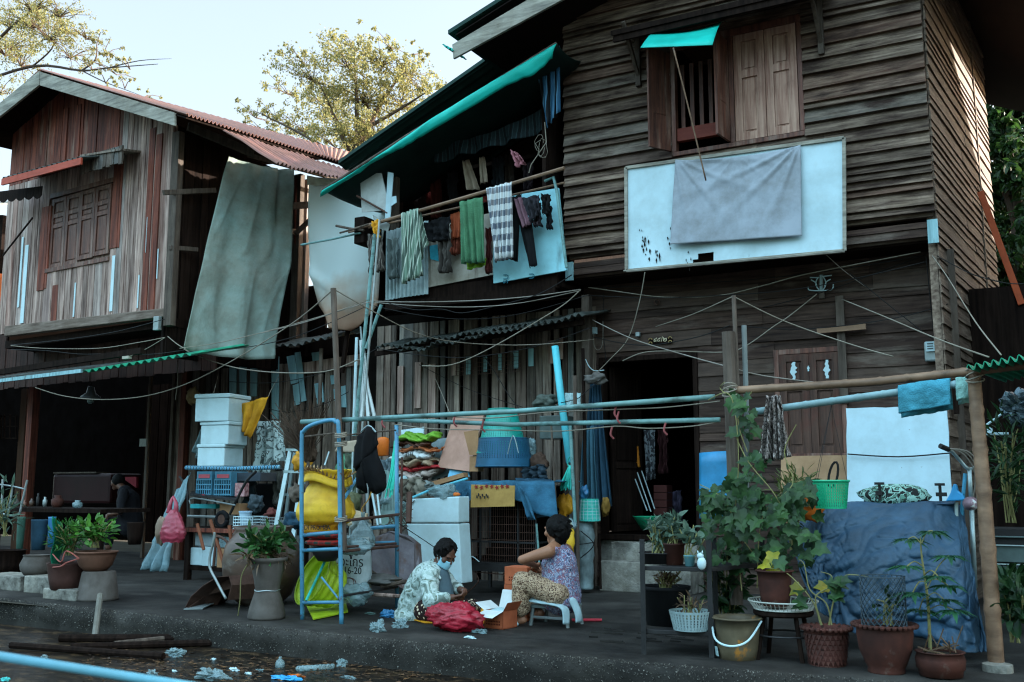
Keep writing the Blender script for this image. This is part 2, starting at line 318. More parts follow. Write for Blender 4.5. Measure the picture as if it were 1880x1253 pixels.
# ---------------------------------------------------------------- board helpers
def clap(mb, mp, z0, z1, ex, ul, ur, holes=(), th=.055, rnd=RND, wob=.008):
    z = z0
    while z < z1-.02:
        e = ex*(rnd.uniform(.95, 1.2) if rnd.random() < .6 else rnd.uniform(.5, .65)); zb, zt = z, min(z+e+.012, z1+.01); a, b = ul((zb+zt)/2), ur((zb+zt)/2)
        segs = [(a, b)]
        for (h0, h1, hz0, hz1) in holes:
            if zt-.012 > hz0 and zb < hz1:
                ns = []
                for s0, s1 in segs:
                    if h1 <= s0 or h0 >= s1: ns.append((s0, s1)); continue
                    if h0 > s0: ns.append((s0, h0))
                    if h1 < s1: ns.append((h1, s1))
                segs = ns
        sp = []
        for s0, s1 in segs:
            while s1-s0 > 3.2 or (s1-s0 > 1.6 and rnd.random() < .3):
                c = s0+rnd.uniform(.35, .65)*(s1-s0); c = min(c, s0+3)
                sp.append((s0, c-.002)); s0 = c+.002
            sp.append((s0, s1))
        for s0, s1 in sp:
            if s1-s0 < .02: continue
            n = max(1, int((s1-s0)/.3)); o = rnd.random()*50; off = rnd.uniform(0, .012)*min(1, th/.03); vs = []; tl = rnd.uniform(-.006, .006)
            for i in range(n+1):
                u = s0+(s1-s0)*i/n; w1 = noise.noise((u*1.1, o, 0))*wob+tl*(i/n-.5); w2 = noise.noise((u*2.1, o, 9))*.007
                vs += [mp(u, 0, zb+w1), mp(u, th+off+w2, zb+w1), mp(u, .006+off*.4, zt+w1*.5)]
            fs = []
            for i in range(n):
                k = i*3; fs += [(k, k+3, k+4, k+1), (k+1, k+4, k+5, k+2)]
            fs += [(0, 1, 2), (n*3, n*3+2, n*3+1)]
            mb.add(vs, fs)
        z += e
def vplanks(mb, mp, u0, u1, zl, zh, w=(.1, .16), th=.02, gap=.006, holes=(), rnd=RND, lean=0.):
    u = u0
    while u < u1-.02:
        ww = min(rnd.uniform(*w), u1-u); a, b = u, u+ww-gap; d = rnd.uniform(0, .012); parts = [(zl((a+b)/2)+rnd.uniform(-.01, .02), zh((a+b)/2))]
        for (h0, h1, hz0, hz1) in holes:
            if b > h0+.01 and a < h1-.01:
                ns = []
                for p0, p1 in parts:
                    if hz0 > p0: ns.append((p0, min(hz0, p1)))
                    if hz1 < p1: ns.append((max(hz1, p0), p1))
                parts = ns
        for p0, p1 in parts:
            if p1-p0 < .03: continue
            l = rnd.uniform(-lean, lean); n = 3; vs = []
            for i in range(n+1):
                z = p0+(p1-p0)*i/n; s = l*(i/n-.5); e1 = rnd.uniform(-.003, .003); e2 = rnd.uniform(-.004, .001)
                vs += [mp(a+s+e1, 0, z), mp(a+s+e1, th+d, z), mp(b+s+e2, th+d+.004*rnd.random(), z), mp(b+s+e2, 0, z)]
            fs = [(0, 3, 2, 1), (n*4, n*4+1, n*4+2, n*4+3)]
            for i in range(n):
                for j in range(4): fs.append((i*4+j, i*4+(j+1) % 4, (i+1)*4+(j+1) % 4, (i+1)*4+j))
            mb.add(vs, fs)
        u += ww
def corr(mb, A, B, D, C=None, waves=20, amp=.018, nv=3, sag=0., seed=0, wedge=0.):
    A, B, D = Vector(A), Vector(B), Vector(D); C = B+D-A if C is None else Vector(C); nrm = (B-A).cross(D-A).normalized()
    if nrm.z < 0: nrm = -nrm
    def fn(u, v):
        p = (A*(1-u)+B*u)*(1-v)+(D*(1-u)+C*u)*v
        return p+nrm*(amp*math.sin(2*PI*waves*u)-sag*4*v*(1-v)+wedge*noise.noise((u*waves*.35+seed, v*2, seed)))
    return mb.grid(fn, waves*8, nv)
def panel_leaf(mb, O, ux, uz, w, h, rails=(.0, .32, 1.), n=None, st=.07, th=.03):      # one panelled door or shutter leaf; O = lower corner, local frame ux (across) uz (up) n (out)
    O, ux, uz = Vector(O), Vector(ux).normalized(), Vector(uz).normalized(); n = n or ux.cross(uz).normalized()
    def slab(a, b, c, d, t0, t1): mb.prism([O+ux*a+uz*c+n*t0, O+ux*b+uz*c+n*t0, O+ux*b+uz*d+n*t0, O+ux*a+uz*d+n*t0], n*(t1-t0))
    slab(0, st, 0, h, 0, th); slab(w-st, w, 0, h, 0, th)
    zs = [r*h for r in rails]
    for i, z in enumerate(zs):
        lo = max(0, z-(st/2 if 0 < i < len(zs)-1 else (0 if i == 0 else st))); slab(st+.0005, w-st-.0005, lo, lo+st, 0, th-.002)
    for i in range(len(zs)-1):
        a = zs[i]+(st if i == 0 else st/2); b = zs[i+1]-(st if i == len(zs)-2 else st/2)
        slab(st+.001, w-st-.001, a+.001, b-.001, .004, .010); slab(st+.025, w-st-.025, a+.025, b-.025, .011, .02)
# ================================================================ RIGHT HOUSE
YU, YW = 10.5, 11.0
def x0u(z): return -5.09 if z < 6.8 else -5.09+(z-6.8)/.34
def x1u(z): return -1.03-.008*(z-3.6)
RH = thing('wooden_house', 'two-storey dark timber house with horizontal clapboards, a white banner board and green window flap', 'house', (-3, 12, 0))
fm = lambda Y: (lambda u, w, z: Vector((u, Y-w, z)))
wx0, wx1 = V(1234, 180, YU).x, V(1477, 180, YU).x; wz0, wz1 = V(1340, 268, YU).z, V(1340, 62, YU).z
mb = MB(); clap(mb, fm(YU), 3.84, 7.35, .137, x0u, x1u, [(wx0, wx1, wz0, wz1)])
mb.box((-5.05, YU+.003, 3.8), (wx0-.02, YU+.08, 6.5)); mb.box((wx1+.02, YU+.003, 3.8), (-1.06, YU+.08, 7.2)); mb.box((wx0-.02, YU+.003, 3.8), (wx1+.02, YU+.08, wz0)); mb.box((wx0-.02, YU+.003, wz1), (wx1+.02, YU+.08, 7.2))
build(mb, 'upper_wall', W_CLAP, RH)
mb = MB(); clap(mb, fm(YU+.02), 3.6, 3.74, .14, lambda z: -5.07, lambda z: -1.03, th=.02); mb.box((-5.07, YU+.06, 3.58), (-1.05, YU+.22, 3.76))
build(mb, 'floor_beam', W_CLAPL, RH)
mb = MB().box((-5.1, 10.6, 3.56), (-1.06, 17, 3.595)); build(mb, 'upper_floor', W_DARK, RH)
# lower wall
dx0, dx1, dzt, dzb = V(1110, 800, YW).x, V(1276, 800, YW).x, 2.62, .6
sx0, sx1, sz0, sz1 = V(1425, 740, YW).x, V(1556, 740, YW).x, V(1490, 833, YW).z, V(1490, 640, YW).z
mb = MB(); clap(mb, fm(YW), .1, 3.54, .17, lambda z: -5.09, lambda z: -.98, [(dx0-.06, dx1+.06, -1, dzt+.05), (sx0, sx1, sz0, sz1)], th=.02)
mb.box((-5.05, YW+.003, 0), (dx0-.07, YW+.06, 3.54)); mb.box((dx1+.07, YW+.003, 0), (-.99, YW+.06, sz0)); mb.box((dx1+.07, YW+.003, sz0), (sx0, YW+.06, 3.54)); mb.box((sx1, YW+.003, sz0), (-.99, YW+.06, 3.54)); mb.box((dx0-.07, YW+.003, dzt+.05), (dx1+.07, YW+.06, 3.54)); mb.box((sx0, YW+.003, sz1), (sx1, YW+.06, 3.54))
build(mb, 'lower_wall', W_CLAPL, RH)
mb = MB(); clap(mb, lambda u, w, z: Vector((-1.04+w+(u-10.52)*.085, u, z)), .2, 7.6, .15, lambda z: 10.52, lambda z: 14.3, th=.022, wob=.02)
mb.prism([(-1.045, 10.55, 0), (-.723, 14.3, 0), (-.8, 14.3, 0), (-1.12, 10.55, 0)], (0, 0, 7.3)); build(mb, 'side_wall', W_SIDE, RH)
mb = MB(); mb.box((-.86, 13.3, 3.4), (-.77, 13.4, 7.1)); build(mb, 'side_batten', W_SIDE, RH)
mb = MB().box((-5.09, 16.75, 0), (-1.06, 16.83, 7.3)).box((-5.09, 10.6, 3.6), (-5.03, 16.75, 6.6)); build(mb, 'back_wall', W_DARK, RH)
# interior seen through the door
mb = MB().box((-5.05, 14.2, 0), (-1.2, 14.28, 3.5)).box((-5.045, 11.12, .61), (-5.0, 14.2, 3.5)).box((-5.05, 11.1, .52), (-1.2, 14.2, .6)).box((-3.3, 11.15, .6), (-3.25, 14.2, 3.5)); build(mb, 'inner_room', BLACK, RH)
mb = MB()
for x in (dx0-.05, dx1+.0): mb.box((x, YW-.035, dzb), (x+.055, YW+.1, dzt+.05))
mb.box((dx0+.006, YW-.033, dzt-.01), (dx1-.002, YW+.1, dzt+.05)); build(mb, 'door_frame', W_DARK, RH, bevel=.004)
mb = MB().box((dx0-.05, YW-.08, dzb-.06), (dx1+.055, YW+.12, dzb-.001)); build(mb, 'threshold', W_DARK, RH, bevel=.004); build(MB().box((-5.3, YW+.01, 0), (dx1+.05, YW+.1, dzb-.07)), 'foundation', CONC, RH)
mb = MB(); panel_leaf(mb, (dx0+.02, YW+.12, dzb+.02), (.25, 1, 0), (0, 0, 1), .6, 1.95, (0, .4, 1), Vector((1, -.25, 0)).normalized()); build(mb, 'door_leaf', W_DARK, RH)
# soffit, roof, fascia
mb = MB()
def roofslab(mb, x0, z0, x1, z1, y0, y1, t=.05): return mb.prism([(x0, y0, z0), (x1, y0, z1), (x1, y0, z1+t), (x0, y0, z0+t)], (0, y1-y0, 0))
roofslab(mb, -6.08, 6.4, -2.15, 7.75, 9.42, 16.9); roofslab(mb, -2.15, 7.62, .1, 6.6, 9.42, 16.6)
ro = build(mb, 'roof', DARKROOF, RH)
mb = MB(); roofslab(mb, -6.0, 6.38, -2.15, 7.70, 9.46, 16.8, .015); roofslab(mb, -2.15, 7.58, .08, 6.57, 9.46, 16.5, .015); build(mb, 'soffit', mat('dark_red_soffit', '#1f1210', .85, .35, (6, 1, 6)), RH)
a, b = V(830, 82, 9.38), V(1010, -18, 9.38); a2, b2 = V(832, 108, 9.38), V(1050, -10, 9.38)
mb = MB().prism([a2, b2, b2+Vector((.5, 0, .45)), b+Vector((.5, 0, .2)), a], (0, .035, 0)); build(mb, 'fascia_board', W_FASC, RH, bevel=.003)
a = V(812, 82, 9.36); mb = MB(); corr(mb, a, V(832, 92, 9.36), a+Vector((0, .3, 0)), waves=3, amp=.01); build(mb, 'eave_sheet', TEAL, RH, solid=.006)
# window hood
hx0, hx1 = V(1132, 70, YU-.45).x, V(1520, 20, YU-.3).x; hz = V(1150, 72, YU-.4).z
mb = MB(); mb.prism([(hx0, YU-.62, hz-.03), (hx0, YU-.62, hz+.03), (hx0, YU, hz+.28), (hx0, YU, hz+.22)], (hx1-hx0, 0, 0)); mb.box((hx0+.02, YU-.6, hz-.1), (hx1-.02, YU-.57, hz-.031))
hood = build(mb, 'window_hood', W_DARK, RH)
for px, py0, py1 in ((1172, 95, 160), (1506, 40, 102)):
    t, bt = V(px, py0, YU-.05), V(px, py1, YU-.05); mb = MB(); mb.box((t.x-.03, YU-.09, bt.z), (t.x+.03, YU-.03, t.z+.25)); mb.bar((t.x, YU-.5, t.z+.18), (t.x, YU-.06, bt.z+.12), .05, .04); build(mb, 'bracket', W_POLE, hood, bevel=.004)
# upper window: dark opening, balusters, open leaves, closed leaves
ux0, ux1 = wx0+.02, V(1341, 180, YU).x
mb = MB().box((wx0, YU-.04, wz0-.03), (wx1, YU+.05, wz0+.02)); mb.box((wx0, YU-.045, wz1-.05), (wx1, YU+.05, wz1+.03))
for x in (wx0, ux1, wx1-.05): mb.box((x, YU-.042, wz0+.021), (x+.05, YU+.05, wz1-.051))
wf = build(mb, 'window_frame', W_SHUT, RH, bevel=.004)
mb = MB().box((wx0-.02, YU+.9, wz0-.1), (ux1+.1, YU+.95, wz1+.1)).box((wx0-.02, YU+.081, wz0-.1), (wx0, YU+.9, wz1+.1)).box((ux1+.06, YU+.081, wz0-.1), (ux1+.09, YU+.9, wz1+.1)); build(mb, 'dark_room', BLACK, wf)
bzb, bzt = V(1280, 240, YU).z, V(1280, 125, YU).z
for px in (1242, 1256, 1273, 1290, 1307):
    x = V(px, 180, YU+.1).x; mb = MB().box((x-.025, YU+.06, bzb-.02), (x+.02, YU+.085, bzt+.1)); build(mb, 'baluster', W_SHUT, wf)
mb = MB().box((ux0+.04, YU-.03, bzb-.1), (ux1-.02, YU+.04, bzb+.05)); build(mb, 'bottom_rail', mat('red_rail_wood', '#7a3527', .6, .3, HG3), wf, bevel=.004)
hh = wz1-wz0-.13; lw = .28
for x, dirx in ((wx0+.0, Vector((-.47, -.88, 0))), (ux1-.0, Vector((-.1, -.9, 0)))):
    mb = MB(); panel_leaf(mb, (x, YU-.05, wz0+.03), dirx, (0, 0, 1), lw*1.15, hh, (0, .38, 1)); build(mb, 'open_shutter', W_SHUT, wf)
cx0, cx1 = ux1+.055, wx1-.055; cw = (cx1-cx0)/2
for i in range(2):
    mb = MB(); panel_leaf(mb, (cx0+i*cw+.004, YU-.005, wz0+.025), (1, 0, 0), (0, 0, 1), cw-.008, hh+.05, (0, .62, 1), Vector((0, -1, 0)), st=.085); build(mb, 'closed_shutter', W_SHUTP, wf)
# lower shutters
mb = MB()
for x in (sx0, sx1-.055): mb.box((x, YW-.05, sz0), (x+.055, YW+.05, sz1))
mb.box((sx0+.056, YW-.048, sz1-.055), (sx1-.056, YW+.05, sz1)); mb.box((sx0-.03, YW-.06, sz0-.04), (sx1+.03, YW+.05, sz0-.001))
lf = build(mb, 'lower_window', W_SHUT, RH, bevel=.004); sw = (sx1-sx0-.112)/2
for i in range(2):
    mb = MB(); panel_leaf(mb, (sx0+.056+i*sw+.002, YW-.02, sz0), (1, 0, 0), (0, 0, 1), sw-.004, sz1-sz0-.06, (0, .66, 1), Vector((0, -1, 0)), st=.075); build(mb, 'shutter', mat('dark_shutter_wood', '#5f4438', .7, 0, VG3, '#35241e', .1, .3, .25, stain='#5d2c22', stain_s=(3, 3, 2), stain_t=(.5, .7)), lf)
def silhouette(px, py0, py1, w, seed):
    mb = MB(); r = random.Random(seed); L = []; Rr = []; n = 9
    for i in range(n+1):
        t = i/n; y = py0+(py1-py0)*t; k = w*(.55 if t < .25 else 1. if t < .6 else .5)*r.uniform(.55, 1.15)
        j = r.uniform(-.12, .12)*w; L.append(V(px+j-k/2, y, YW-.055)); Rr.append(V(px+j+k/2, y, YW-.055))
    for i in range(n): mb.prism([L[i], Rr[i], Rr[i+1], L[i+1]], (0, .002, 0))
    return mb
for px, y0, y1, w, s in ((1457, 665, 698, 13, 1), (1484, 672, 682, 5, 2), (1518, 661, 695, 12, 3)): build(silhouette(px, y0, y1, w, s), 'peeled_sticker', WHITE, lf)
mb = MB(); x = V(1546, 600, YW).x; mb.box((x-.045, YW-.07, V(1546, 742, YW).z), (x+.04, YW-.035, V(1546, 545, YW).z)); build(mb, 'wall_post', W_POLE, RH, bevel=.003)
mb = MB(); mb.bar(V(1500, 608, YW-.1), V(1590, 600, YW-.1), .06, .03); build(mb, 'cross_plank', mat('tan_plank', '#8d6f59', .8, .25, HG3), RH, bevel=.003)
mb = MB().box((V(1740, 600, YW).x, YW-.08, 0), (V(1757, 600, YW).x+.02, YW-.03, 3.54)); build(mb, 'corner_post', W_POLE, RH)
for px, pw in ((1713, 22), (1046, 14)):
    a = V(px-pw/2, 405 if px > 1500 else 483, YU-.01); b = V(px+pw/2, 446 if px > 1500 else 515, YU-.01)
    mb = MB().box((a.x, YU-.03, b.z), (b.x, YU-.005, a.z)); build(mb, 'beam_end_board', BLUEB, RH)
# concrete doorstep
ST = thing('doorstep', 'two-step pale concrete doorstep below the open doorway', 'step', (-4.2, 10.7, 0))
x0, x1 = V(1100, 1060, 10.5).x, V(1268, 1060, 10.5).x
mb = MB().box((x0, 10.5, 0), (x1, 10.72, V(1150, 1032, 10.5).z)); build(mb, 'lower_step', CONC, ST, bevel=.012)
mb = MB().box((V(1121, 1000, 10.72).x, 10.722, 0), (x1, 10.93, V(1150, 996, 10.72).z)); build(mb, 'upper_step', CONC, ST, bevel=.012)
# banner board
BB = thing('banner_board', 'torn white banner board on a thin wooden frame under the upper window', 'banner', V(1350, 490, 10.32))
Yb = 10.33; q = [V(1151, 498, Yb), V(1551, 461, Yb), V(1550, 254, Yb), V(1150, 309, Yb)]
def bl(u, v): return (q[0]*(1-u)+q[1]*u)*(1-v)+(q[3]*(1-u)+q[2]*u)*v
mb = MB().grid(lambda u, v: bl(u, v)+Vector((0, -.012*math.sin(u*17)*(1-v)**3+.008*nz((u*6, v*4, 0)), 0)), 40, 20)
nu = 40; mb.f = [f for k, f in enumerate(mb.f) if not ((k//nu) in (0, 1) and 13+(k//nu) <= (k % nu) <= 16)]
build(mb, 'banner_sheet', mat('torn_white_banner', '#bad2d8', .5, 0, 3, '#aec6cc', 0, .1, .35, stain='#2e2a28', stain_s=(9, 9, 4.5), stain_t=(.69, .72)), BB, solid=.004)
mb = MB()
for i in range(4): mb.bar(q[i]+Vector((0, -.006, 0)), q[(i+1) % 4]+Vector((0, -.006, 0)), .035, .035)
mb.bar(q[0]+Vector((-.02, -.05, -.005)), q[1]+Vector((.02, -.05, -.005)), .012, .012); build(mb, 'banner_frame', W_FASC, BB)
mb = MB(); g = [V(1232, 450, Yb-.05), V(1473, 434, Yb-.05), V(1470, 267, Yb-.03), V(1240, 294, Yb-.03)]
def gc(u, v):
    p = (g[0]*(1-u)+g[1]*u)*(1-v)+(g[3]*(1-u)+g[2]*u)*v; w = 0
    for cu, sg, am in ((1., -1, 1.), (0., 1, .8), (.5, 1, .25)):
        dx, dy = (u-cu)*sg*1.2, 1.03-v; r_ = math.hypot(dx, dy); w += am*max(0, math.sin(math.atan2(dy, max(dx, .001) if cu != .5 else dx)*15+cu*2))**2*math.exp(-r_*1.3)*min(1, r_*7)
    p.z -= .05*4*u*(1-u)*v; return p+Vector((0, -.036*w-.015*math.sin(PI*u)*(1-v)+.005*nz((u*5, v*5, 3))-.05*(1-v)*abs(u-.5), 0))
mb2 = MB(); rt_ = random.Random(5)
for i in range(34):
    x, y = rt_.choice(((1192, 455), (1187, 440), (1226, 458), (1228, 430), (1205, 470), (1180, 452), (1262, 472))); x += rt_.gauss(0, 5); y += rt_.gauss(0, 9); s = rt_.uniform(1, 3.2)
    mb2.prism([V(x-s*.5, y, Yb-.016), V(x+s*.2, y+s*rt_.uniform(.6, 2.5), Yb-.016), V(x+s*.6, y-s*.3, Yb-.016), V(x, y-s*rt_.uniform(.8, 2.8), Yb-.016)], (0, .003, 0))
build(mb2, 'torn_marks', mat('black_tear', '#17130f', .9, .2, 9, bump=0), BB)
build(mb.grid(gc, 110, 50), 'grey_cloth', GREYCL, thing('hanging_cloth', 'plain grey cloth pinned over the middle of the white banner board', 'cloth', V(1350, 452, Yb-.08)), smooth=True, solid=.004)
# green flap and its bamboo prop
fl = MB(); t0, t1, b0, b1 = V(1205, 57, YU-.35), V(1325, 40, YU-.35), V(1176, 88, YU-.95), V(1308, 83, YU-.95)
def ff(u, v): p = (b0*(1-u)+b1*u)*(1-v)+(t0*(1-u)+t1*u)*v; p.z -= .05*math.sin(PI*u)*(v); p.z += .03*math.sin(PI*v); return p
FL = build(fl.grid(ff, 12, 6), 'window_flap', TEAL, label='bright teal plastic window flap propped open under the window hood', cat='awning', smooth=True, solid=.006)
mb = MB().tube(smoothpts([V(1236, 88, YU-.97), V(1262, 190, YU-.8), V(1296, 332, YU-.6)], 5), .0085, 7); build(mb, 'prop_stick', BAMBOO, label='long thin stick propping up the teal window flap', cat='stick', smooth=True)
# ================================================================ LEFT HOUSE
LH = thing('gabled_house', 'raised timber house with red tin gable roof, vertical grey planks and four brown shutters', 'house', LO*1.)
lm = lambda u, w, z: LO+LXD*u-LN*w+Vector((0, 0, z))
uo = lambda p: (p-LO).dot(LXD)
gl, gr = uo(VL(8, 500)), uo(VL(310, 500)); apex = VL(72, 150); lu = uo(apex); le = VL(0, 215); rr = VL(318, 228)
def gz(u): return apex.z+(u-lu)*((rr.z-apex.z)/(uo(rr)-lu) if u > lu else (le.z-apex.z)/(uo(le)-lu))
gb = 3.53
sh0, sh1, shb, sht = uo(VL(94, 430)), uo(VL(206, 400)), VL(150, 483).z, VL(150, 352).z
mb = MB(); vplanks(mb, lm, gl, gr, lambda u: gb, gz, (.11, .19), holes=[(sh0-.02, sh1+.02, shb, sht), (gl-1, uo(VL(225, 300)), VL(110, 318).z, 20)])
mb.prism([lm(gl+.02, -.003, gb), lm(gr-.02, -.003, gb), lm(gr-.02, -.003, gz(gr-.02)), lm(lu, -.003, gz(lu)), lm(gl+.02, -.003, gz(gl+.02))], LN*.05)
build(mb, 'gable_wall', W_GREY, LH)
mb = MB(); vplanks(mb, lm, gl, uo(VL(226, 300)), lambda u: VL(110, 318).z, gz, (.13, .2), holes=[]); build(mb, 'upper_gable_boards', W_RED, LH)
for a, b, y0, y1 in ((77, 94, 365, 520), (206, 223, 320, 470)):
  mb = MB(); vplanks(mb, lambda u, w, z: lm(u, w+.012, z), uo(VL(a, 450)), uo(VL(b, 450)), lambda u, y1=y1: VL(150, y1).z, lambda u, y0=y0: VL(150, y0).z, (.1, .2)); build(mb, 'red_board', W_RED, LH)
for px, y0, y1 in ((273, 235, 600), (287, 250, 580), (110, 490, 590)):
  mb = MB(); vplanks(mb, lambda u, w, z: lm(u, w+.012, z), uo(VL(px-5, 450)), uo(VL(px+6, 450)), lambda u, y1=y1: max(gb, VL(290, y1).z), lambda u, y0=y0: min(gz(u), VL(290, y0).z), (.2, .3)); build(mb, 'red_board', W_RED, LH)
for px, y0, y1 in ((146, 195, 292), (122, 202, 298)):
  mb = MB(); vplanks(mb, lambda u, w, z: lm(u, w+.014, z), uo(VL(px-4, 250)), uo(VL(px+5, 250)), lambda u, y1=y1, px=px: VL(px, y1).z, lambda u, y0=y0, px=px: VL(px, y0).z, (.2, .3)); build(mb, 'red_board', W_RED, LH)
for px, y0, y1, w in ((42, 437, 565, 6), (49, 452, 594, 4), (141, 520, 583, 6), (210.5, 470, 573, 11), (258, 506, 567, 5), (293.5, 458, 513, 4), (273, 400, 465, 3)):
    mb = MB(); a = VL(px-w/2, y1); b = VL(px+w/2, y0); mb.prism([lm(uo(a), .034, a.z), lm(uo(b), .034, a.z), lm(uo(b), .034, b.z), lm(uo(a), .034, b.z)], -LN*.008); build(mb, 'patch_board', WHITEB, LH)
mb = MB(); a, b = VL(8, 606, -.05), VL(308, 573, -.05); mb.prism([lm(uo(a), .05, a.z-.1), lm(uo(b), .05, b.z-.06), lm(uo(b), .05, b.z+.06), lm(uo(a), .05, a.z+.06)], LN*.12); build(mb, 'sill_beam', mat('weathered_beam', '#87776b', .85, 0, HG3, '#54443b', 0, .4, .2), LH, bevel=.01)
# shutters
mb = MB(); lm_ = lambda u, w, z: lm(u, w, z)
mb.prism([lm(sh0-.03, .05, shb-.06), lm(sh1+.03, .05, shb-.06), lm(sh1+.03, .05, shb), lm(sh0-.03, .05, shb)], LN*.1); build(mb, 'window_sill', W_SHUT, LH); mb = MB(); mb.prism([lm(sh0-.03, .04, sht), lm(sh1+.03, .04, sht), lm(sh1+.03, .04, sht+.07), lm(sh0-.03, .04, sht+.07)], LN*.1)
wfl = build(mb, 'window_frame', W_SHUT, LH); k = (sh1-sh0)/4
for i in range(4):
    dz = (0, -.02, .06, .08)[i]*.6; mb = MB(); panel_leaf(mb, lm(sh0+i*k+.006, -.01+(.02 if i > 1 else 0), shb+.004+max(0, dz)), LXD, (0, 0, 1), k-.012, sht-shb-.02-max(0, dz), (0, .6, .75, 1), -LN, st=.06); build(mb, 'shutter', W_SHUT, wfl)
# window awning over the shutters
mb = MB(); a, b = VL(4, 335, -.6), VL(150, 296, -.6); mb.bar(a, b, .1, .03); aw = build(mb, 'awning_beam', mat('orange_red_fascia', '#b04a34', .6, .2, HG3), LH)
mb = MB(); d = LN*.6+Vector((0, 0, .2)); corr(mb, a+Vector((0, 0, .06)), b+Vector((0, 0, .06)), a+d+Vector((0, 0, .06)), waves=16, amp=.018); build(mb, 'awning_sheet', TIN, aw, solid=.005)
mb = MB(); a2, b2 = VL(0, 352, -.35), VL(78, 342, -.35)
mb.grid(lambda u, v: (a2*(1-u)+b2*u)+Vector((0, 0, -.14*v-.05*abs(math.sin(u*PI*5))*v)), 40, 3); build(mb, 'scalloped_valance', W_DARK, aw, solid=.01)
mb = MB(); p = [VL(152, 290, -.3), VL(228, 278, -.3), VL(228, 312, -.3), VL(152, 321, -.3)]; vplanks(mb, lambda u, w, z: lm(u, w+.3, z), uo(p[0]), uo(p[1]), lambda u: p[3].z, lambda u: p[0].z, (.08, .12)); mb.prism([p[0]-LN*.05, p[1]-LN*.05, p[1]+LN*.3+Vector((0, 0, .06)), p[0]+LN*.3+Vector((0, 0, .06))], (0, 0, .03)); build(mb, 'hood_box', W_PLANK, LH)
# gable roof
OV = -.55
A = VL(72, 128, OV); B = VL(342, 210, OV); BL = VL(-60, 250, OV)
def VPl(px, py, p0): return VP(px, py, p0, LXD)
C = VPl(634, 300, B); D = VP(652, 283, A, LXD)
mb = MB(); corr(mb, B, C, A, D, waves=46, amp=.02); build(mb, 'roof', PINKROOF, LH, solid=.006)
mb = MB(); E_ = BL+(C-B); corr(mb, BL, E_, A, D, waves=30, amp=.02); build(mb, 'left_roof', PINKROOF, LH, solid=.006)
mb = MB(); mb.prism([VL(73, 132, OV-.02), VL(320, 207, OV-.02), VL(320, 231, OV-.02), VL(73, 157, OV-.02)], LN*.035); build(mb, 'fascia_board', W_FASC, LH, bevel=.003)
mb = MB(); mb.prism([VL(72, 130, OV-.02), VL(72, 156, OV-.02), VL(-60, 262, OV-.02), VL(-60, 238, OV-.02)], LN*.035); build(mb, 'fascia_board', W_FASC, LH, bevel=.003)
mb = MB(); dn = Vector((0, 0, -.05)); mb.add([A+dn, B+dn, C+dn, D+dn], [(0, 1, 2, 3)]); mb.add([A+dn, BL+dn, E_+dn, D+dn], [(0, 3, 2, 1)]); build(mb, 'roof_lining', W_DARK, LH, solid=.02)
# lower eave sheets on the right side
q = [VPl(409, 240, B+LXD*.05), VPl(508, 301, B+LXD*.9), VPl(662, 336, B+LXD*.9), VPl(637, 313, B+LXD*.05)]
mb = MB(); corr(mb, q[1], q[2], q[0], q[3], waves=22, amp=.022, wedge=.03); build(mb, 'lower_roof_sheet', PINKROOF, LH, solid=.006)
mb = MB(); mb.bar(VS(345, 232, .25), VS(465, 282, .55), .12, .05); mb.bar(VS(455, 285, .5), VS(640, 335, .6), .06, .04); build(mb, 'eave_rafter', W_POLE, LH)
# side wall facing right
sm = lambda u, w, z: LC+LN*u+LXD*w+Vector((0, 0, z-LC.z))
us = lambda p: (p-LC).dot(LN)
ue = us(VS(566, 450)); SZ = VS(420, 250).z
mb = MB(); vplanks(mb, lambda u, w, z: sm(u, w-.02, z), .02, ue, lambda u: 2.9, lambda u: 6.1-.06*u, (.12, .2)); mb.prism([sm(.0, -.03, 2.9), sm(ue, -.03, 2.9), sm(ue, -.03, 6.0), sm(0, -.03, 6.2)], -LXD*.05); build(mb, 'side_wall', W_DARK, LH)
for px, y0, y1, w in ((318, 240, 600, 10), (546, 320, 640, 8), (559, 330, 625, 12)):
    mb = MB(); p = VS(px, 450, .1); a = VS(px, y1, .1).z; b = VS(px, y0, .1).z; mb.box((p.x-.07, p.y-.05, a), (p.x+.07, p.y+.05, b)); build(mb, 'side_post', W_POLE if px < 550 else W_GREY, LH, bevel=.006)
for a, b, w_, t_ in ((VS(300, 354, .15), VS(395, 350, .15), .07, .05), (VS(312, 455, .12), VS(362, 459, .12), .06, .05), (VS(520, 380, .5), VS(613, 373, .7), .1, .06), (VS(542, 430, .45), VS(597, 378, .68), .08, .05), (VS(495, 417, .35), VS(545, 427, .35), .09, .05)): build(MB().bar(a, b, w_, t_), 'bracket_timber', W_POLE, LH, bevel=.005)
mb = MB(); p = [VS(540, 330, .08), VS(553, 320, .08), VS(553, 520, .08), VS(540, 520, .08)]; mb.prism(p, LXD*.03); build(mb, 'red_corner_board', W_RED, LH)
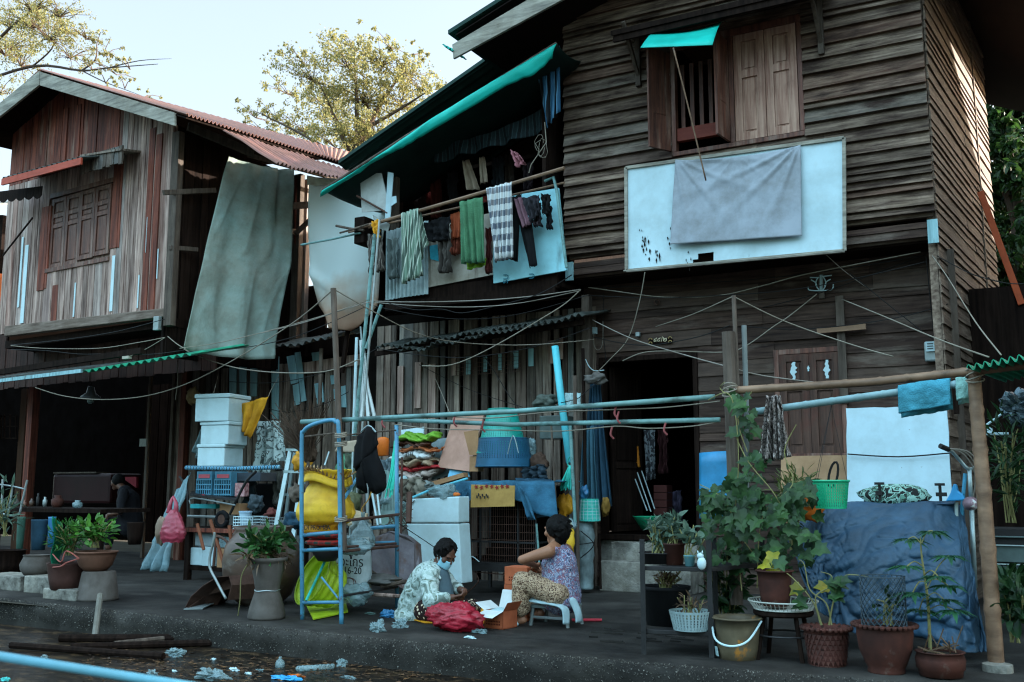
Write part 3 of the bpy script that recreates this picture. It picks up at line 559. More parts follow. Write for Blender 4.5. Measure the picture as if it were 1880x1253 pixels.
# floor slab, dark ground-floor room
mb = MB(); f0, f1 = gl, gr; mb.prism([lm(f0, -.1, 3.32), lm(f1, -.1, 3.32), lm(f1, -.1, 3.44), lm(f0, -.1, 3.44)], LN*5.2); build(mb, 'upper_floor', W_DARK, LH)
mb = MB(); mb.prism([lm(f0-14, -5.1, 0), lm(f1+1.2, -5.1, 0), lm(f1+1.2, -5.1, 3.6), lm(f0-14, -5.1, 3.6)], LN*.08); mb.prism([lm(f0+.02, -.12, 3.4), lm(f0+.02, -5.1, 3.4), lm(f0+.02, -5.1, 6.5), lm(f0+.02, -.12, 6.5)], LXD*.05); build(mb, 'back_wall', mat('shade_black_wall', '#0d0a09', .9, .3, 3, spec=0., bump=0), LH)  # near-black wall colour put in to carry the shade of the room
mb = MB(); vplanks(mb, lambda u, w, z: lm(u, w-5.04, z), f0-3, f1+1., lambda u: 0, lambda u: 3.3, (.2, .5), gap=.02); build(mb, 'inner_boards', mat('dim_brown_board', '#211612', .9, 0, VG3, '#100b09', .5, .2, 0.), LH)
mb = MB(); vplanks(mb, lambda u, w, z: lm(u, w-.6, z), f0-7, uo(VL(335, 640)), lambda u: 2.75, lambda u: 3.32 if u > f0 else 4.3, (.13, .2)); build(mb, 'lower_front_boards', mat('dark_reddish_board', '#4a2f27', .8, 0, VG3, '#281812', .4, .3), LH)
mb = MB(); mb.prism([lm(f0-2, -1.6, 0), lm(uo(VL(44, 800, 1.6)), -1.6, 0), lm(uo(VL(44, 800, 1.6)), -1.6, 2.9), lm(f0-2, -1.6, 2.9)], LN*.05)
build(mb, 'ground_floor_partition', mat('tan_door_wood', '#3f2716', .7, .3, VG3, bump=.1), LH)
mb = MB()
for px in (2, 8, 18, 29):
    for a in (0,): mb.bar(VL(px, 762, 1.55), VL(px, 806, 1.55), .02, .02)
for y in (765, 783, 805): mb.bar(VL(-5, y, 1.55), VL(31, y, 1.55), .02, .02)
build(mb, 'window_grille', W_DARK, LH)
for px, w in ((56, .1), (58, .14), (272, .05), (316, .06), (338, .12), (362, .14)):
    off = 1.2 if px < 100 else 1.9; p = VL(px, 800, off); mb = MB().box((p.x-w/2, p.y-w/2, 0), (p.x+w/2, p.y+w/2, 3.3)); build(mb, 'ground_floor_post', W_RED if px in (58, 338) else W_POLE, LH, bevel=.005)
# porch roof
PR = thing('porch_roof', 'low porch roof with a bright green corrugated sheet over the dark ground floor', 'porch roof', VL(200, 680, -.3))
a, b = VL(153, 683, -.7), VL(352, 650, -.7); d = LN*.9+Vector((0, 0, .22)); mb = MB(); corr(mb, a, b, a+d, waves=14, amp=.02); build(mb, 'green_sheet', GREEN_SH, PR, solid=.006)
a2 = VL(-60, 703, -.6); b2 = VL(150, 680, -.6); mb = MB(); corr(mb, a2, b2, a2+d, waves=18, amp=.015); build(mb, 'grey_sheet', TIN, PR, solid=.006)
mb = MB().bar(a2+Vector((0, 0, -.03)), b2+Vector((0, 0, -.01)), .05, .03); build(mb, 'gutter_strip', BLUEB, PR)
mb = MB().bar(lm(f0-1, .5, 2.78), lm(f1+.2, .5, 2.9), .08, .06); build(mb, 'porch_beam', W_DARK, PR)
# ================================================================ CENTRE: balcony house between the two
def cloth(mb, tl, tr, br, bl, nf=4, amp=.03, nu=30, nv=14, seed=0, n=Vector((0, -1, 0)), sag=0., grow=1., cr=.01):
    ph = [RND.uniform(0, 6.28) for _ in range(3)]
    def fn(u, v):
        p = (tl*(1-u)+tr*u)*(1-v)+(bl*(1-u)+br*u)*v
        k = amp*((1-grow)+grow*(.25+.75*v)); d = k*(math.sin(2*PI*nf*u+ph[0]+.8*math.sin(3*v+ph[1]))+.4*math.sin(2*PI*nf*1.7*u+ph[2]))
        return p+n*(d+cr*noise.noise((u*5+seed, v*6, seed)))+Vector((0, 0, -sag*4*u*(1-u)*(1-v)+.012*noise.noise((u*6+seed, 3, v*3))))
    return mb.grid(fn, nu, nv)
def cl(px4, Y, **k):                  # cloth from four pixel corners tl,tr,br,bl on the plane Y (a number, or one per corner)
    Y = Y if isinstance(Y, (list, tuple)) else [Y]*4
    return cloth(MB(), *[V(p[0], p[1], y) for p, y in zip(px4, Y)], **k)
def one(mb, name, m, label, cat, group=None, **k): return build(mb, name, m, None, label, cat, group, **k)
def rbox(px0, py0, px1, py1, Y, d):     # box whose front face covers a pixel rectangle on plane Y
    xm, ym = (px0+px1)/2, (py0+py1)/2
    return MB().box((V(px0, ym, Y).x, Y, V(xm, py1, Y).z), (V(px1, ym, Y).x, Y+d, V(xm, py0, Y).z))
BH = thing('balcony_house', 'timber house with a laundry balcony, lean-to roof and gappy plank ground floor between two houses', 'house', (-6.5, 12, 0))
a, b = V(1036, 10, 10.4), V(621, 301, 10.4); mb = MB().prism([a, b, b+Vector((0, 3.2, 0)), a+Vector((0, 3.2, 0))], (0, 0, .05)); build(mb, 'roof', DARKROOF, BH)
mb = MB(); corr(mb, a+Vector((0, .02, -.03)), a+Vector((0, 3.1, -.03)), b+Vector((0, .02, -.03)), waves=18, amp=.02); build(mb, 'roof_lining', mat('dark_green_tin', '#1d3a33', .7, .3, 4), BH, solid=.004)
top = [(1022, 80), (960, 117), (900, 152), (800, 213), (735, 258), (674, 300), (630, 328), (592, 350)]; bot = [(1014, 108), (981, 137), (932, 157), (782, 247), (740, 271), (692, 295), (640, 330), (588, 362)]
def pl(pts, t, Y):
    t *= len(pts)-1; i = min(int(t), len(pts)-2); f = t-i; return V(pts[i][0]*(1-f)+pts[i+1][0]*f, pts[i][1]*(1-f)+pts[i+1][1]*f, Y)
AWN = thing('tarp_awning', 'long sloping teal tarp awning over the laundry balcony', 'awning', V(800, 240, 9.8))
mb = MB().grid(lambda u, v: pl(top, u, 9.72)*(1-v)+pl(bot, u, 9.76)*v+Vector((0, -.02*math.sin(PI*v)+.012*nz((u*14, v*2, 1)), .02*nz((u*22, v, 4))*v)), 70, 5); build(mb, 'valance', TEAL, AWN, smooth=True, solid=.004)
mb = MB().grid(lambda u, v: pl(top, u, 9.73)+Vector((0, (.65+.8*min(1, u*3))*v, .03*v-.05*math.sin(PI*v))), 40, 4); build(mb, 'tarp_top', mat('shaded_tarp_underside', '#16312e', .8, .3, 3), AWN, smooth=True, solid=.006)  # shade under the teal tarp put into a dark colour of its own
mb = MB().tube([pl(top, 0, 9.75), pl(top, .55, 9.75), pl(top, 1, 9.75)], .02, 7); build(mb, 'awning_pole', W_POLE, AWN)
mb = MB(); mb.box((-9.2, 12.5, 3.5), (-5.12, 12.56, 6.6)); mb.box((-5.3, 10.3, 3.5), (-5.25, 12.5, 6.4)); mb.box((-9.2, 11.2, 3.5), (-9.14, 12.5, 5.4)); mb.box((-9.2, 11.5, 5.5), (-5.3, 12.5, 5.55)); build(mb, 'back_wall', W_DARK, BH)
mb = MB().box((-7.55, 10.26, 3.46), (-5.1, 12.6, 3.52)).box((-7.5, 10.22, 3.35), (-5.1, 10.3, 3.45)); build(mb, 'balcony_floor', W_DARK, BH)
YB = 10.2
mb = MB(); corr(mb, V(708, 552, YB), V(730, 548, YB), V(709, 425, YB), V(731, 421, YB), waves=3, amp=.015); corr(mb, V(727, 548, YB-.03), V(786, 540, YB-.03), V(728, 420, YB-.03), V(786, 405, YB-.03), waves=8, amp=.015); build(mb, 'corrugated_panel', TINP, BH, solid=.004)
mb = MB().prism([V(786, 528, YB), V(908, 504, YB), V(908, 390, YB), V(786, 415, YB)], (0, .02, 0)); build(mb, 'stained_panel', mat('stained_cream_board', '#b9b3a6', .75, 0, 4, '#8f8677', 0, .2, .25, stain='#6f5f50', stain_s=(7, 7, 1.2), stain_t=(.56, .75)), BH)
mb = MB().prism([V(788, 452, YB-.012), V(803, 449, YB-.012), V(806, 480, YB-.012), V(790, 476, YB-.012)], (0, .004, 0)); build(mb, 'blue_paint_patch', mat('turquoise_paint', '#2ca7bd', .6, .3, 20), BH)
mb = MB().grid(lambda u, v: (V(907, 521, YB-.03)*(1-u)+V(1041, 497, YB-.03)*u)*(1-v)+(V(906, 366, YB-.03)*(1-u)+V(1026, 346, YB-.03)*u)*v+Vector((0, .01*nz((u*3, v*3, 6)), 0)), 10, 8)
fp = build(mb, 'foam_panel', mat('pale_blue_foam_board', '#8fc9d2', .65, .08, 3, None, 0, .1, .3, stain='#5f7d80', stain_s=(4, 4, 1.1), stain_t=(.6, .8)), BH, solid=.03)
def text(name, s, p, h, m, parent, ux=Vector((1, 0, 0)), uz=Vector((0, 0, 1)), ext=.0015, align='CENTER'):
    c = bpy.data.curves.new(name, 'FONT'); c.body = s; c.size = h; c.extrude = ext; c.align_x = align; c.resolution_u = 3
    t_ = bpy.data.objects.new(name, c); COL.objects.link(t_); me = bpy.data.meshes.new_from_object(t_.evaluated_get(bpy.context.evaluated_depsgraph_get())); bpy.data.objects.remove(t_); me.materials.clear(); me.materials.append(m)
    o = bpy.data.objects.new(name, me); COL.objects.link(o); ux = Vector(ux).normalized(); n = ux.cross(Vector(uz)).normalized(); uz = n.cross(ux)
    M = Matrix((ux, uz, n)).transposed().to_4x4(); o.parent = parent; o.matrix_basis = Matrix.Translation(Vector(p)-ORG[parent.name]) @ M; return o
INK = mat('blue_ink', '#1f6f86', .6, .1, 5, bump=0); INKB = mat('dark_ink', '#26262a', .6, .1, 5, bump=0)
text('lettering', 'SU', V(933, 512, YB-.06), .1, INK, BH, (0.05, 0, 1), (-1, 0, 0)); text('lettering', 'U', V(981, 507, YB-.06), .1, INK, BH, (0.05, 0, 1), (-1, 0, 0))
mb = MB().box((V(706, 480, YB).x, YB+.03, 3.42), (-5.08, YB+.1, 3.6)); build(mb, 'edge_beam', W_DARK, BH)
mb = MB(); mb.tube([V(1000, 333, 9.95), V(1016, 326, 9.95), V(1022, 350, 9.95), V(1040, 492, 9.95)], .018, 7); build(mb, 'rail_tube', PIPEG, BH)
mb = MB().box((-7.5, 10.3, 3.5), (-7.42, 10.38, 5.4)); build(mb, 'balcony_post', W_POLE, BH)
# ground floor: gappy plank wall and rusty awning
wm = lambda Y: (lambda u, w, z: Vector((u, Y-w, z)))
mb = MB(); r5 = random.Random(5); u = V(692, 750, YW).x; uend = -4.98
while u < uend:
    w_ = r5.uniform(.07, .15); vplanks(mb, wm(YW), u, u+w_, lambda q: .0, lambda q: 3.3, (w_, w_+.01), rnd=r5, lean=.03); u += w_+r5.choice((.004, .01, .03, .05))
build(mb, 'plank_wall', W_PLANK, BH)
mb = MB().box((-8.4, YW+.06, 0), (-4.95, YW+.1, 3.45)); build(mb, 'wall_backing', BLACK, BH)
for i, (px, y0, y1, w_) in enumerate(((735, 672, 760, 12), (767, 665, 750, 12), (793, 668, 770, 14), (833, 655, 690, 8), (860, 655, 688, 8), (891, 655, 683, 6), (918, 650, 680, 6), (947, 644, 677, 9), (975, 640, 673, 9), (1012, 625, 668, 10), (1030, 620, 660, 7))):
    a, b = V(px-w_/2, y1, YW-.05), V(px+w_/2, y0, YW-.05); mb = MB().box((a.x, YW-.055, a.z), (b.x, YW-.04, b.z)); build(mb, 'board_and_light_slit', BLUEB if i in (4, 5, 6, 7, 8) else W_GREY, BH)  # pale blue ones stand in for light slits between the planks, drawn as boards
mb = MB(); corr(mb, V(690, 640, 10.25), V(1072, 580, 10.25), V(690, 640, 10.25)+Vector((.02, .85, .22)), waves=34, amp=.018, wedge=.05); corr(mb, V(730, 646, 10.2), V(1010, 592, 10.2), V(730, 640, 10.25)+Vector((.02, .5, .06)), waves=26, amp=.016, wedge=.06, seed=4); build(mb, 'rusty_awning', TIN, BH, solid=.004)
mb = MB().bar(V(690, 650, 10.4), V(1072, 592, 10.4), .06, .05); build(mb, 'awning_batten', W_DARK, BH)
mb = MB().box((V(1076, 750, 10.7).x-.05, 10.7, 0), (V(1076, 750, 10.7).x+.05, 10.8, 3.4)); build(mb, 'post', W_POLE, BH, bevel=.006)
# wall of the gap between the houses
GH = thing('lean_to_shed', 'low lean-to shed of dark planks with pale blue boards in the gap between houses', 'shed', (-9.6, 12, 0)); YG = 11.7
mb = MB(); r6 = random.Random(9); u = V(325, 750, YG).x; uend = V(694, 750, YG).x
while u < uend:
    w_ = r6.uniform(.08, .18); vplanks(mb, wm(YG), u, u+w_, lambda q: 0, lambda q: 3.0, (w_, w_+.01), rnd=r6, lean=.04); u += w_+r6.choice((.004, .01, .03))
build(mb, 'plank_wall', W_PLANK, GH)
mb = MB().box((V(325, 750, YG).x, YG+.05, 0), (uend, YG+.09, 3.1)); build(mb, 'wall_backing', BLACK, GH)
for a, b, c, d in (((421, 675), (434, 675), (433, 728), (421, 728)), ((439, 672), (452, 672), (452, 728), (440, 728)), ((459, 670), (472, 670), (471, 728), (460, 728)), ((498, 655), (512, 655), (511, 770), (499, 770)), ((526, 655), (540, 652), (548, 702), (534, 706)), ((541, 648), (551, 646), (558, 698), (549, 702)), ((537, 708), (548, 704), (551, 742), (541, 745)), ((549, 700), (557, 697), (562, 736), (553, 738)), ((572, 648), (588, 646), (589, 662), (574, 664)), ((577, 705), (592, 702), (595, 738), (582, 742)), ((606, 690), (617, 688), (618, 705), (608, 706)), ((612, 715), (619, 713), (619, 735), (614, 736)), ((626, 710), (634, 708), (636, 748), (627, 748)), ((667, 650), (676, 648), (668, 720), (660, 722))):
    mb = MB().prism([V(p[0], p[1], YG-.05) for p in (d, c, b, a)], (0, .012, 0)); build(mb, 'pale_blue_board', BLUEB, GH)
mb = MB().bar(V(560, 676, YG-.08), V(662, 660, YG-.08), .16, .03); build(mb, 'cross_board', W_GREY, GH)
mb = MB(); corr(mb, V(490, 641, 11), V(658, 610, 11), V(490, 636, 11)+Vector((0, .8, .2)), waves=12, amp=.02, wedge=.04); build(mb, 'tin_roof', TIN, GH, solid=.004)
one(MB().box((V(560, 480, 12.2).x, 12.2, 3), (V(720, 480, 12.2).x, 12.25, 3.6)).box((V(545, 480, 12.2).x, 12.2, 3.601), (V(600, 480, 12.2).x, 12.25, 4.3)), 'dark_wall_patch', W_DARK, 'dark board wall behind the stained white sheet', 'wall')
# sheets
LS = [(325, 568), (440, 566), (505, 572), (560, 583), (607, 613)]; RS_ = [(335, 722), (450, 700), (560, 692), (598, 662), (609, 648)]
def pw(tab, t):
    t *= len(tab)-1; i = min(int(t), len(tab)-2); f = t-i; return [tab[i][k]*(1-f)+tab[i+1][k]*f for k in (0, 1)]
def wsh(u, v):
    l, r_ = pw(LS, v), pw(RS_, v); y = l[0]*(1-u)+r_[0]*u; x = l[1]*(1-u)+r_[1]*u
    return V(x, y, 11.0)+Vector((0, -.04*math.sin(9*u+5*v)*v-.25*math.sin(PI*u)*v+.03*nz((u*4, v*5, 2))-.05*math.exp(-((v-.5-.1*u)/.04)**2)*(1-u), 0))
def stn(N, L, co):
    sp = N.new('ShaderNodeSeparateXYZ'); L.new(co, sp.inputs[0]); n = N.new('ShaderNodeTexNoise'); n.inputs['Scale'].default_value = 2.2; n.inputs['Detail'].default_value = 6; L.new(co, n.inputs['Vector'])
    m = N.new('ShaderNodeMath'); m.operation = 'MULTIPLY_ADD'; m.inputs[1].default_value = 1.1; L.new(n.outputs['Fac'], m.inputs[0]); L.new(sp.outputs['Z'], m.inputs[2]); r = N.new('ShaderNodeValToRGB'); e = r.color_ramp.elements
    d = N.new('ShaderNodeMath'); d.operation = 'DIVIDE'; d.inputs[1].default_value = 3.; L.new(m.outputs[0], d.inputs[0]); L.new(d.outputs[0], r.inputs[0])
    for p, c in ((.16, '#a8826a'), (.27, '#c4a48c'), (.37, '#d3cdc2'), (.47, '#e4eeec')):
        q = e.new(p); q.color = (*lin(c), 1)
    e.remove(e[0]); e.remove(e[-1]); return r.outputs[0]
STAINED = pattern('brown_stained_sheet', '', stn, .75, .5)
SH = one(MB().grid(wsh, 34, 30), 'hanging_sheet', STAINED, 'dirty white plastic sheet with a brown stained bottom hung between the houses', 'sheet', smooth=True, solid=.004)
one(cl(((563, 322), (716, 330), (716, 345), (563, 340)), 10.9, nf=7, amp=.03, sag=.06), 'rolled_cream_cloth', mat('cream_cloth', '#cfc6b2', .85, .2, 6, bump=.3), 'rolled cream cloth edge above the white plastic sheet', 'cloth', smooth=True, solid=.01)
tt = [VS(418, 287, .45), VS(537, 311, .75), VS(533, 480, .75), VS(505, 659, .8), VS(338, 640, .5), VS(378, 450, .45)]
def tp(u, v):
    L = (tt[0]*(1-2*v)+tt[5]*2*v) if v < .5 else (tt[5]*(2-2*v)+tt[4]*(2*v-1)); Rr = (tt[1]*(1-2*v)+tt[2]*2*v) if v < .5 else (tt[2]*(2-2*v)+tt[3]*(2*v-1))
    p = L*(1-u)+Rr*u; f = .035*math.sin(2*PI*(1.6*u+.5*v))*v+.03*math.sin(2*PI*(3.1*u-.6*v)+1)*(.3+.7*v)+.05*nz((u*2.5, v*3, 8))-.09*math.exp(-((u-.72-.12*(1-v))/.05)**2)*max(0, 1-v*1.6)
    p += LXD*(f*.95+.012*nz((u*7+v*3, v*6, 5))+.022*max(0, 1-3*abs(nz((u*3+v*2, v*2.5-u, 9))))**3); p.z -= .07*math.sin(PI*u)*(1-v)*.6+.06*math.sin(PI*u)*v; return p
TP = one(MB().grid(tp, 50, 50), 'hanging_tarp', TARP, 'large faded grey-green tarp hanging down the side of the red-roofed house', 'tarp', smooth=True, solid=.006)
# cloths and things on the balcony
BST = pattern('blue_striped_tarp', '', stripes(('#101418', '#4d7c99', '#23506d'), 'X', 3.2, .6), .7); 
one(cl(((985, 120), (1028, 84), (1028, 205), (1003, 235)), 10.15, nf=3, amp=.03), 'striped_curtain', BST, 'blue and black striped plastic curtain hanging beside the clapboard wall', 'curtain', smooth=True, solid=.003)
one(cl(((800, 262), (1000, 196), (1005, 240), (800, 300)), 10.4, nf=4, amp=.05, sag=.1), 'striped_cloth', pattern('dim_striped_cloth', '', stripes(('#14181b', '#2c4247', '#1d2a2e'), 'X', 3., 1.), .8), 'dim dark striped cloth sagging under the balcony roof', 'cloth', smooth=True, solid=.003)
mb = MB().prism([V(664, 390, 10.0), V(716, 386, 10.0), V(700, 318, 10.0), V(661, 319, 10.0)][::1], (0, .015, 0)); CB = one(mb, 'carton_sheet', mat('grey_white_board', '#b5bab7', .8, .1, 4), 'grey-white flattened carton hanging at the left end of the balcony', 'carton')
mb = MB().prism([V(706, 408, 9.97), V(716, 404, 9.97), V(722, 318, 9.97), V(712, 316, 9.97)], (0, .012, 0)); mb.prism([V(716, 380, 9.97), V(728, 372, 9.97), V(727, 360, 9.97), V(718, 362, 9.97)], (0, .01, 0)); build(mb, 'torn_flap', mat('pale_blue_grey_board', '#a9c2c8', .8, .1, 5), CB)
mb = MB().prism([V(684, 395, 9.96), V(716, 412, 9.96), V(712, 425, 9.96), V(690, 418, 9.96)], (0, .01, 0)); one(mb, 'cardboard_scrap', mat('grey_scrap_board', '#9aa19d', .85, .2, 8), 'small grey cardboard scrap below the hanging carton', 'cardboard')
one(MB().tube([V(655, 360, 9.95), V(712, 392, 9.98)], .014, 6), 'stay_rod', RUST, 'thin dark rod slanting down from the awning end to the balcony pole', 'rod')
PO = 9.9
for nm, m, lab, p0, p1, rr_, Y in (('bamboo_pole', BAMBOO, 'long bamboo laundry pole along the front of the balcony, topmost', (652, 421), (1036, 309), .024, PO), ('bamboo_pole', BAMBOO, 'thin second laundry pole just below the topmost bamboo pole', (640, 427), (1036, 336), .014, PO+.12), ('stick', W_POLE, 'short dark stick end poking out left past the balcony pole ends', (617, 415), (668, 423), .016, PO-.03), ('stick', W_POLE, 'short crossed stick under the poking balcony pole end', (624, 428), (676, 412), .013, PO-.06), ('thin_pole', PIPEG, 'thin grey pole running from the post beside the grey-green tarp to the balcony', (553, 450), (662, 428), .014, PO)):
    one(MB().tube([V(*p0, Y), V((p0[0]+p1[0])/2, (p0[1]+p1[1])/2+1, Y), V(*p1, Y)], rr_, 8), nm, m, lab, 'pole')
one(MB().box((V(657, 430, 10).x, 9.92, V(660, 450, 10).z), (V(672, 430, 10).x+.03, 10.3, V(660, 402, 10).z)), 'bracket_block', W_DARK, 'dark wooden bracket block carrying the left ends of the laundry poles', 'bracket', bevel=.01)
T1 = pattern('green_striped_towel', '', stripes(('#4a5a50', '#b9c4b4', '#6f8776'), 'X', 7, .5), .95); PLAID = pattern('plaid_sarong', '', stripes(('#59606c', '#cfd3d3', '#7c7470'), 'X', 5, .2, ('Z', 2.2, '#4c5560', '#d8dcd8')), .9); BUNDLE = pattern('grey_bundle', '', stripes(('#3e3834', '#7b746b', '#57504a'), 'X', 11, 2), .95)
lz = 'laundry on the balcony poles'
for q, Y, m, nm, lab, k in ((((736, 392), (768, 383), (778, 505), (740, 522)), PO-.05, T1, 'striped_towel', 'green and white striped towel hung over the left part of the balcony pole', dict(nf=5, amp=.035)), (((752, 386), (772, 383), (786, 440), (770, 490)), PO+.02, T1, 'striped_towel', 'rear fold of striped cloth hanging lower right of the striped towel', dict(nf=2, amp=.03)),
    (((676, 430), (702, 432), (706, 495), (680, 505)), PO-.05, BUNDLE, 'cloth_bundle', 'grey wrinkled cloth bundle tied at the left end of the balcony poles', dict(nf=5, amp=.05, cr=.04)), (((768, 412), (828, 396), (826, 440), (776, 447)), PO+.1, BLACKC, 'black_garment', 'black garment bunched on the pole between the striped and the green towel', dict(nf=4, amp=.04, cr=.05)),
    (((827, 394), (846, 388), (846, 436), (830, 438)), PO+.15, mat('rust_cloth', '#9a4a2c', .9, .2, 8), 'rust_cloth', 'small rust-coloured cloth left of the green towel', dict(nf=2, amp=.02)), (((843, 371), (886, 362), (892, 482), (848, 485)), PO-.04, GREENC, 'green_towel', 'green bath towel folded over the middle of the balcony pole', dict(nf=4, amp=.035)),
    (((857, 478), (893, 474), (892, 488), (860, 496)), PO+.04, mat('bright_green_cloth', '#6f9a2c', .9, .2, 8), 'green_cloth', 'bright green hem of cloth peeping out below the green towel', dict(nf=2, amp=.02)), (((893, 346), (940, 334), (942, 474), (908, 482)), PO-.05, PLAID, 'plaid_sarong', 'grey and white plaid sarong hanging over the balcony pole', dict(nf=5, amp=.03)),
    (((941, 362), (958, 356), (952, 482), (936, 476)), PO+.1, BLACKC, 'black_legging', 'black trouser leg hanging just right of the plaid sarong', dict(nf=2, amp=.02)), (((952, 405), (975, 398), (988, 487), (971, 492)), PO+.1, BLACKC, 'black_trousers', 'longest black trouser leg in front of the pale blue panel', dict(nf=1.5, amp=.02)),
    (((944, 366), (958, 362), (974, 412), (960, 419)), PO+.05, mat('mauve_cloth', '#7b5a64', .9, .2, 8), 'mauve_singlet', 'mauve singlet on a hanger between black trousers and dark underwear', dict(nf=2, amp=.02)), (((958, 364), (990, 358), (992, 392), (975, 410)), PO+.04, mat('charcoal_cloth', '#2b2a2f', .9, .2, 8), 'dark_shorts', 'charcoal shorts clipped beside the mauve singlet', dict(nf=3, amp=.03, cr=.04)),
    (((993, 356), (1011, 358), (1008, 394), (996, 394)), PO+.04, BLACKC, 'dark_bra', 'small black garment at the right end of the clothes line', dict(nf=2, amp=.02, cr=.05)), (((849, 296), (862, 293), (882, 348), (858, 350)), 10.6, PEACH, 'beige_trousers', 'beige trousers hanging high inside the balcony', dict(nf=2, amp=.03)), (((880, 290), (890, 288), (895, 335), (880, 338)), 10.6, PEACH, 'beige_shirt', 'narrow beige cloth hanging inside the balcony beside beige trousers', dict(nf=2, amp=.03)),
    (((938, 276), (952, 282), (966, 300), (950, 309)), 10.2, mat('pink_cloth', '#b0737c', .9, .2, 8), 'pink_cloth', 'small pink cloth dangling under the striped curtain', dict(nf=2, amp=.03, cr=.05)), (((745, 328), (810, 322), (806, 378), (752, 372)), 11.3, REDC, 'red_garment', 'dark red garments hanging deep inside the balcony', dict(nf=5, amp=.06, cr=.05)), (((884, 362), (894, 360), (893, 372), (884, 372)), PO+.05, REDC, 'red_cloth', 'small dark red cloth between green towel and plaid sarong', dict(nf=1, amp=.01)), (((704, 372), (740, 365), (738, 415), (712, 420)), 11.0, mat('brown_cloth', '#35211b', .9, .3, 8), 'brown_cloth', 'dark brown cloth hanging behind the carton on the balcony', dict(nf=3, amp=.05))):
    one(cl(q, Y, **k), nm, m, lab, 'laundry', smooth=True, solid=.005)
one(cl(((683, 408), (697, 402), (697, 436), (688, 438)), PO-.12, nf=2, amp=.02, cr=.05), 'yellow_ribbon', mat('yellow_orange_ribbon', '#d99a25', .7, .2, 9), 'yellow-orange ribbon knotted on the balcony pole end', 'ribbon', smooth=True, solid=.004)
mb = MB(); r7 = random.Random(3)
for i in range(4):
    c = V(995+r7.uniform(-6, 6), 262+r7.uniform(-14, 14), 10.0); mb.tube([c+Vector((math.cos(t)*.06*r7.uniform(.3, 1.3), r7.uniform(-.03, .03), math.sin(t)*.11)) for t in [j*.7+i for j in range(7)]], .0028, 5)
mb.tube([V(1000, 225, 10), V(1003, 262, 10), V(975, 303, 10), V(971, 318, 10)], .006, 5); one(mb, 'rope_tangle', ROPE, 'tangle of pale rope dangling at the right end of the balcony', 'rope')
# ---------------------------------------------------------------- things in front of the plank wall
mb = MB()
for i in range(12): mb.tube([V(838+i*10.5, 656-i*.55, YW-.09), V(838+i*10.5, 690-i*.8, YW-.09)], .0035, 4)
for y in (655, 662, 669, 676, 683, 690): mb.tube([V(836, y, YW-.095), V(956, y-8, YW-.095)], .0035, 4)
one(mb, 'wire_grille', RUST, 'rusty square wire grille fixed across the top of the plank wall', 'grille')
# basket stack: teal upside-down basket over a blue one
def basket_walls(mb, c, r0, r1, z0, z1, n=40, rows=9, t=.004, fill=.74, ax=None, solid=(.18, .12)):
    h = z1-z0; M = Matrix.Identity(3) if ax is None else Vector((0, 0, 1)).rotation_difference(Vector(ax).normalized()).to_matrix(); c = Vector(c)
    def pt(a, f, d=0): r_ = r0+(r1-r0)*f+d; return c+M @ Vector((r_*math.cos(a), r_*math.sin(a), z0+h*f))
    def band(f0, f1): mb.grid(lambda u, v: pt(2*PI*u, f0+(f1-f0)*v), n, 1)
    band(0, solid[0]); band(1-solid[1], 1)
    a, b = solid[0], 1-solid[1]
    for i in range(n):
        a0 = 2*PI*i/n; a1 = a0+2*PI/n*fill; mb.add([pt(a0, a), pt(a1, a), pt(a1, b), pt(a0, b)], [(0, 1, 2, 3)])
    for k in range(1, rows): f = a+(b-a)*k/rows; band(f-.008, f+.02*(b-a))
    return pt
def bk(name, m, lab, px, pyb, pyt, wb, wt, Y, cat='basket', rim=.0, parent=None, **k):
    pb = V(px, pyb, Y); s = ppm(pb); h = abs(pyb-pyt)/s; mb = MB(); basket_walls(mb, pb, wb/2/s, wt/2/s, 0, h, **k)
    for z, r_ in ((0, wb/2/s), (h, wt/2/s)): mb.tube([pb+Vector((r_*math.cos(t*PI/12), r_*math.sin(t*PI/12), z)) for t in range(25)], .006, 6)
    return one(mb, name, m, lab, cat, solid=.004) if parent is None else build(mb, name, m, parent, solid=.004)
CG = 9.8
bk('laundry_basket', mat('dark_blue_plastic', '#2a5c78', .4, .15, 5), 'dark blue woven plastic basket upside down beneath the teal basket', 925, 857, 806, 104, 92, CG+.35, solid=(.28, .12), rows=10, n=64)
bk('laundry_basket', TEALP, 'bright teal plastic basket turned upside down on top of the blue basket', 922, 832, 752, 94, 52, CG+.35, solid=(.25, .2), rows=12, n=56)
mb = MB().tube(smoothpts([V(932, 870-36, CG), V(942, 800, CG), V(952, 840-8, CG)], 5), .006, 5); one(mb, 'wire_hook', ALU, 'bent white wire hook hanging in front of the blue basket', 'hook')
one(MB().prism([V(803, 858, 10.2), V(861, 866, 10.1), V(888, 762, 10.4), V(832, 766, 10.4)], (0, .03, 0)), 'cardboard_sheet', CARDP, 'large pinkish cardboard sheet leaning behind the baskets', 'cardboard', bevel=.003)
mb = rbox(862, 838, 878, 866, 10.0, .12); mb.prism([V(851, 793, 9.98), V(878, 790, 9.98), V(878, 836, 9.98), V(862, 836, 9.98)][::-1], (0, .01, 0)); one(mb, 'open_carton', CARD, 'small open brown carton in front of the pinkish cardboard sheet', 'carton')
one(MB().prism([V(792, 882, 10.4), V(826, 872, 10.4), V(822, 804, 10.6), V(792, 808, 10.6)], (0, .02, 0)), 'grey_board', mat('grey_painted_board', '#8fa0a2', .7, .2, 5), 'grey painted board leaning left of the pinkish cardboard', 'board')
one(MB().prism([V(822, 876, 10.15), V(862, 876, 10.15), V(860, 864, 10.2), V(826, 862, 10.2)], (0, .02, 0)), 'blue_board', mat('sky_blue_board', '#6fb2cf', .6, .1, 5), 'sky blue board lying under the cardboard sheet', 'board')
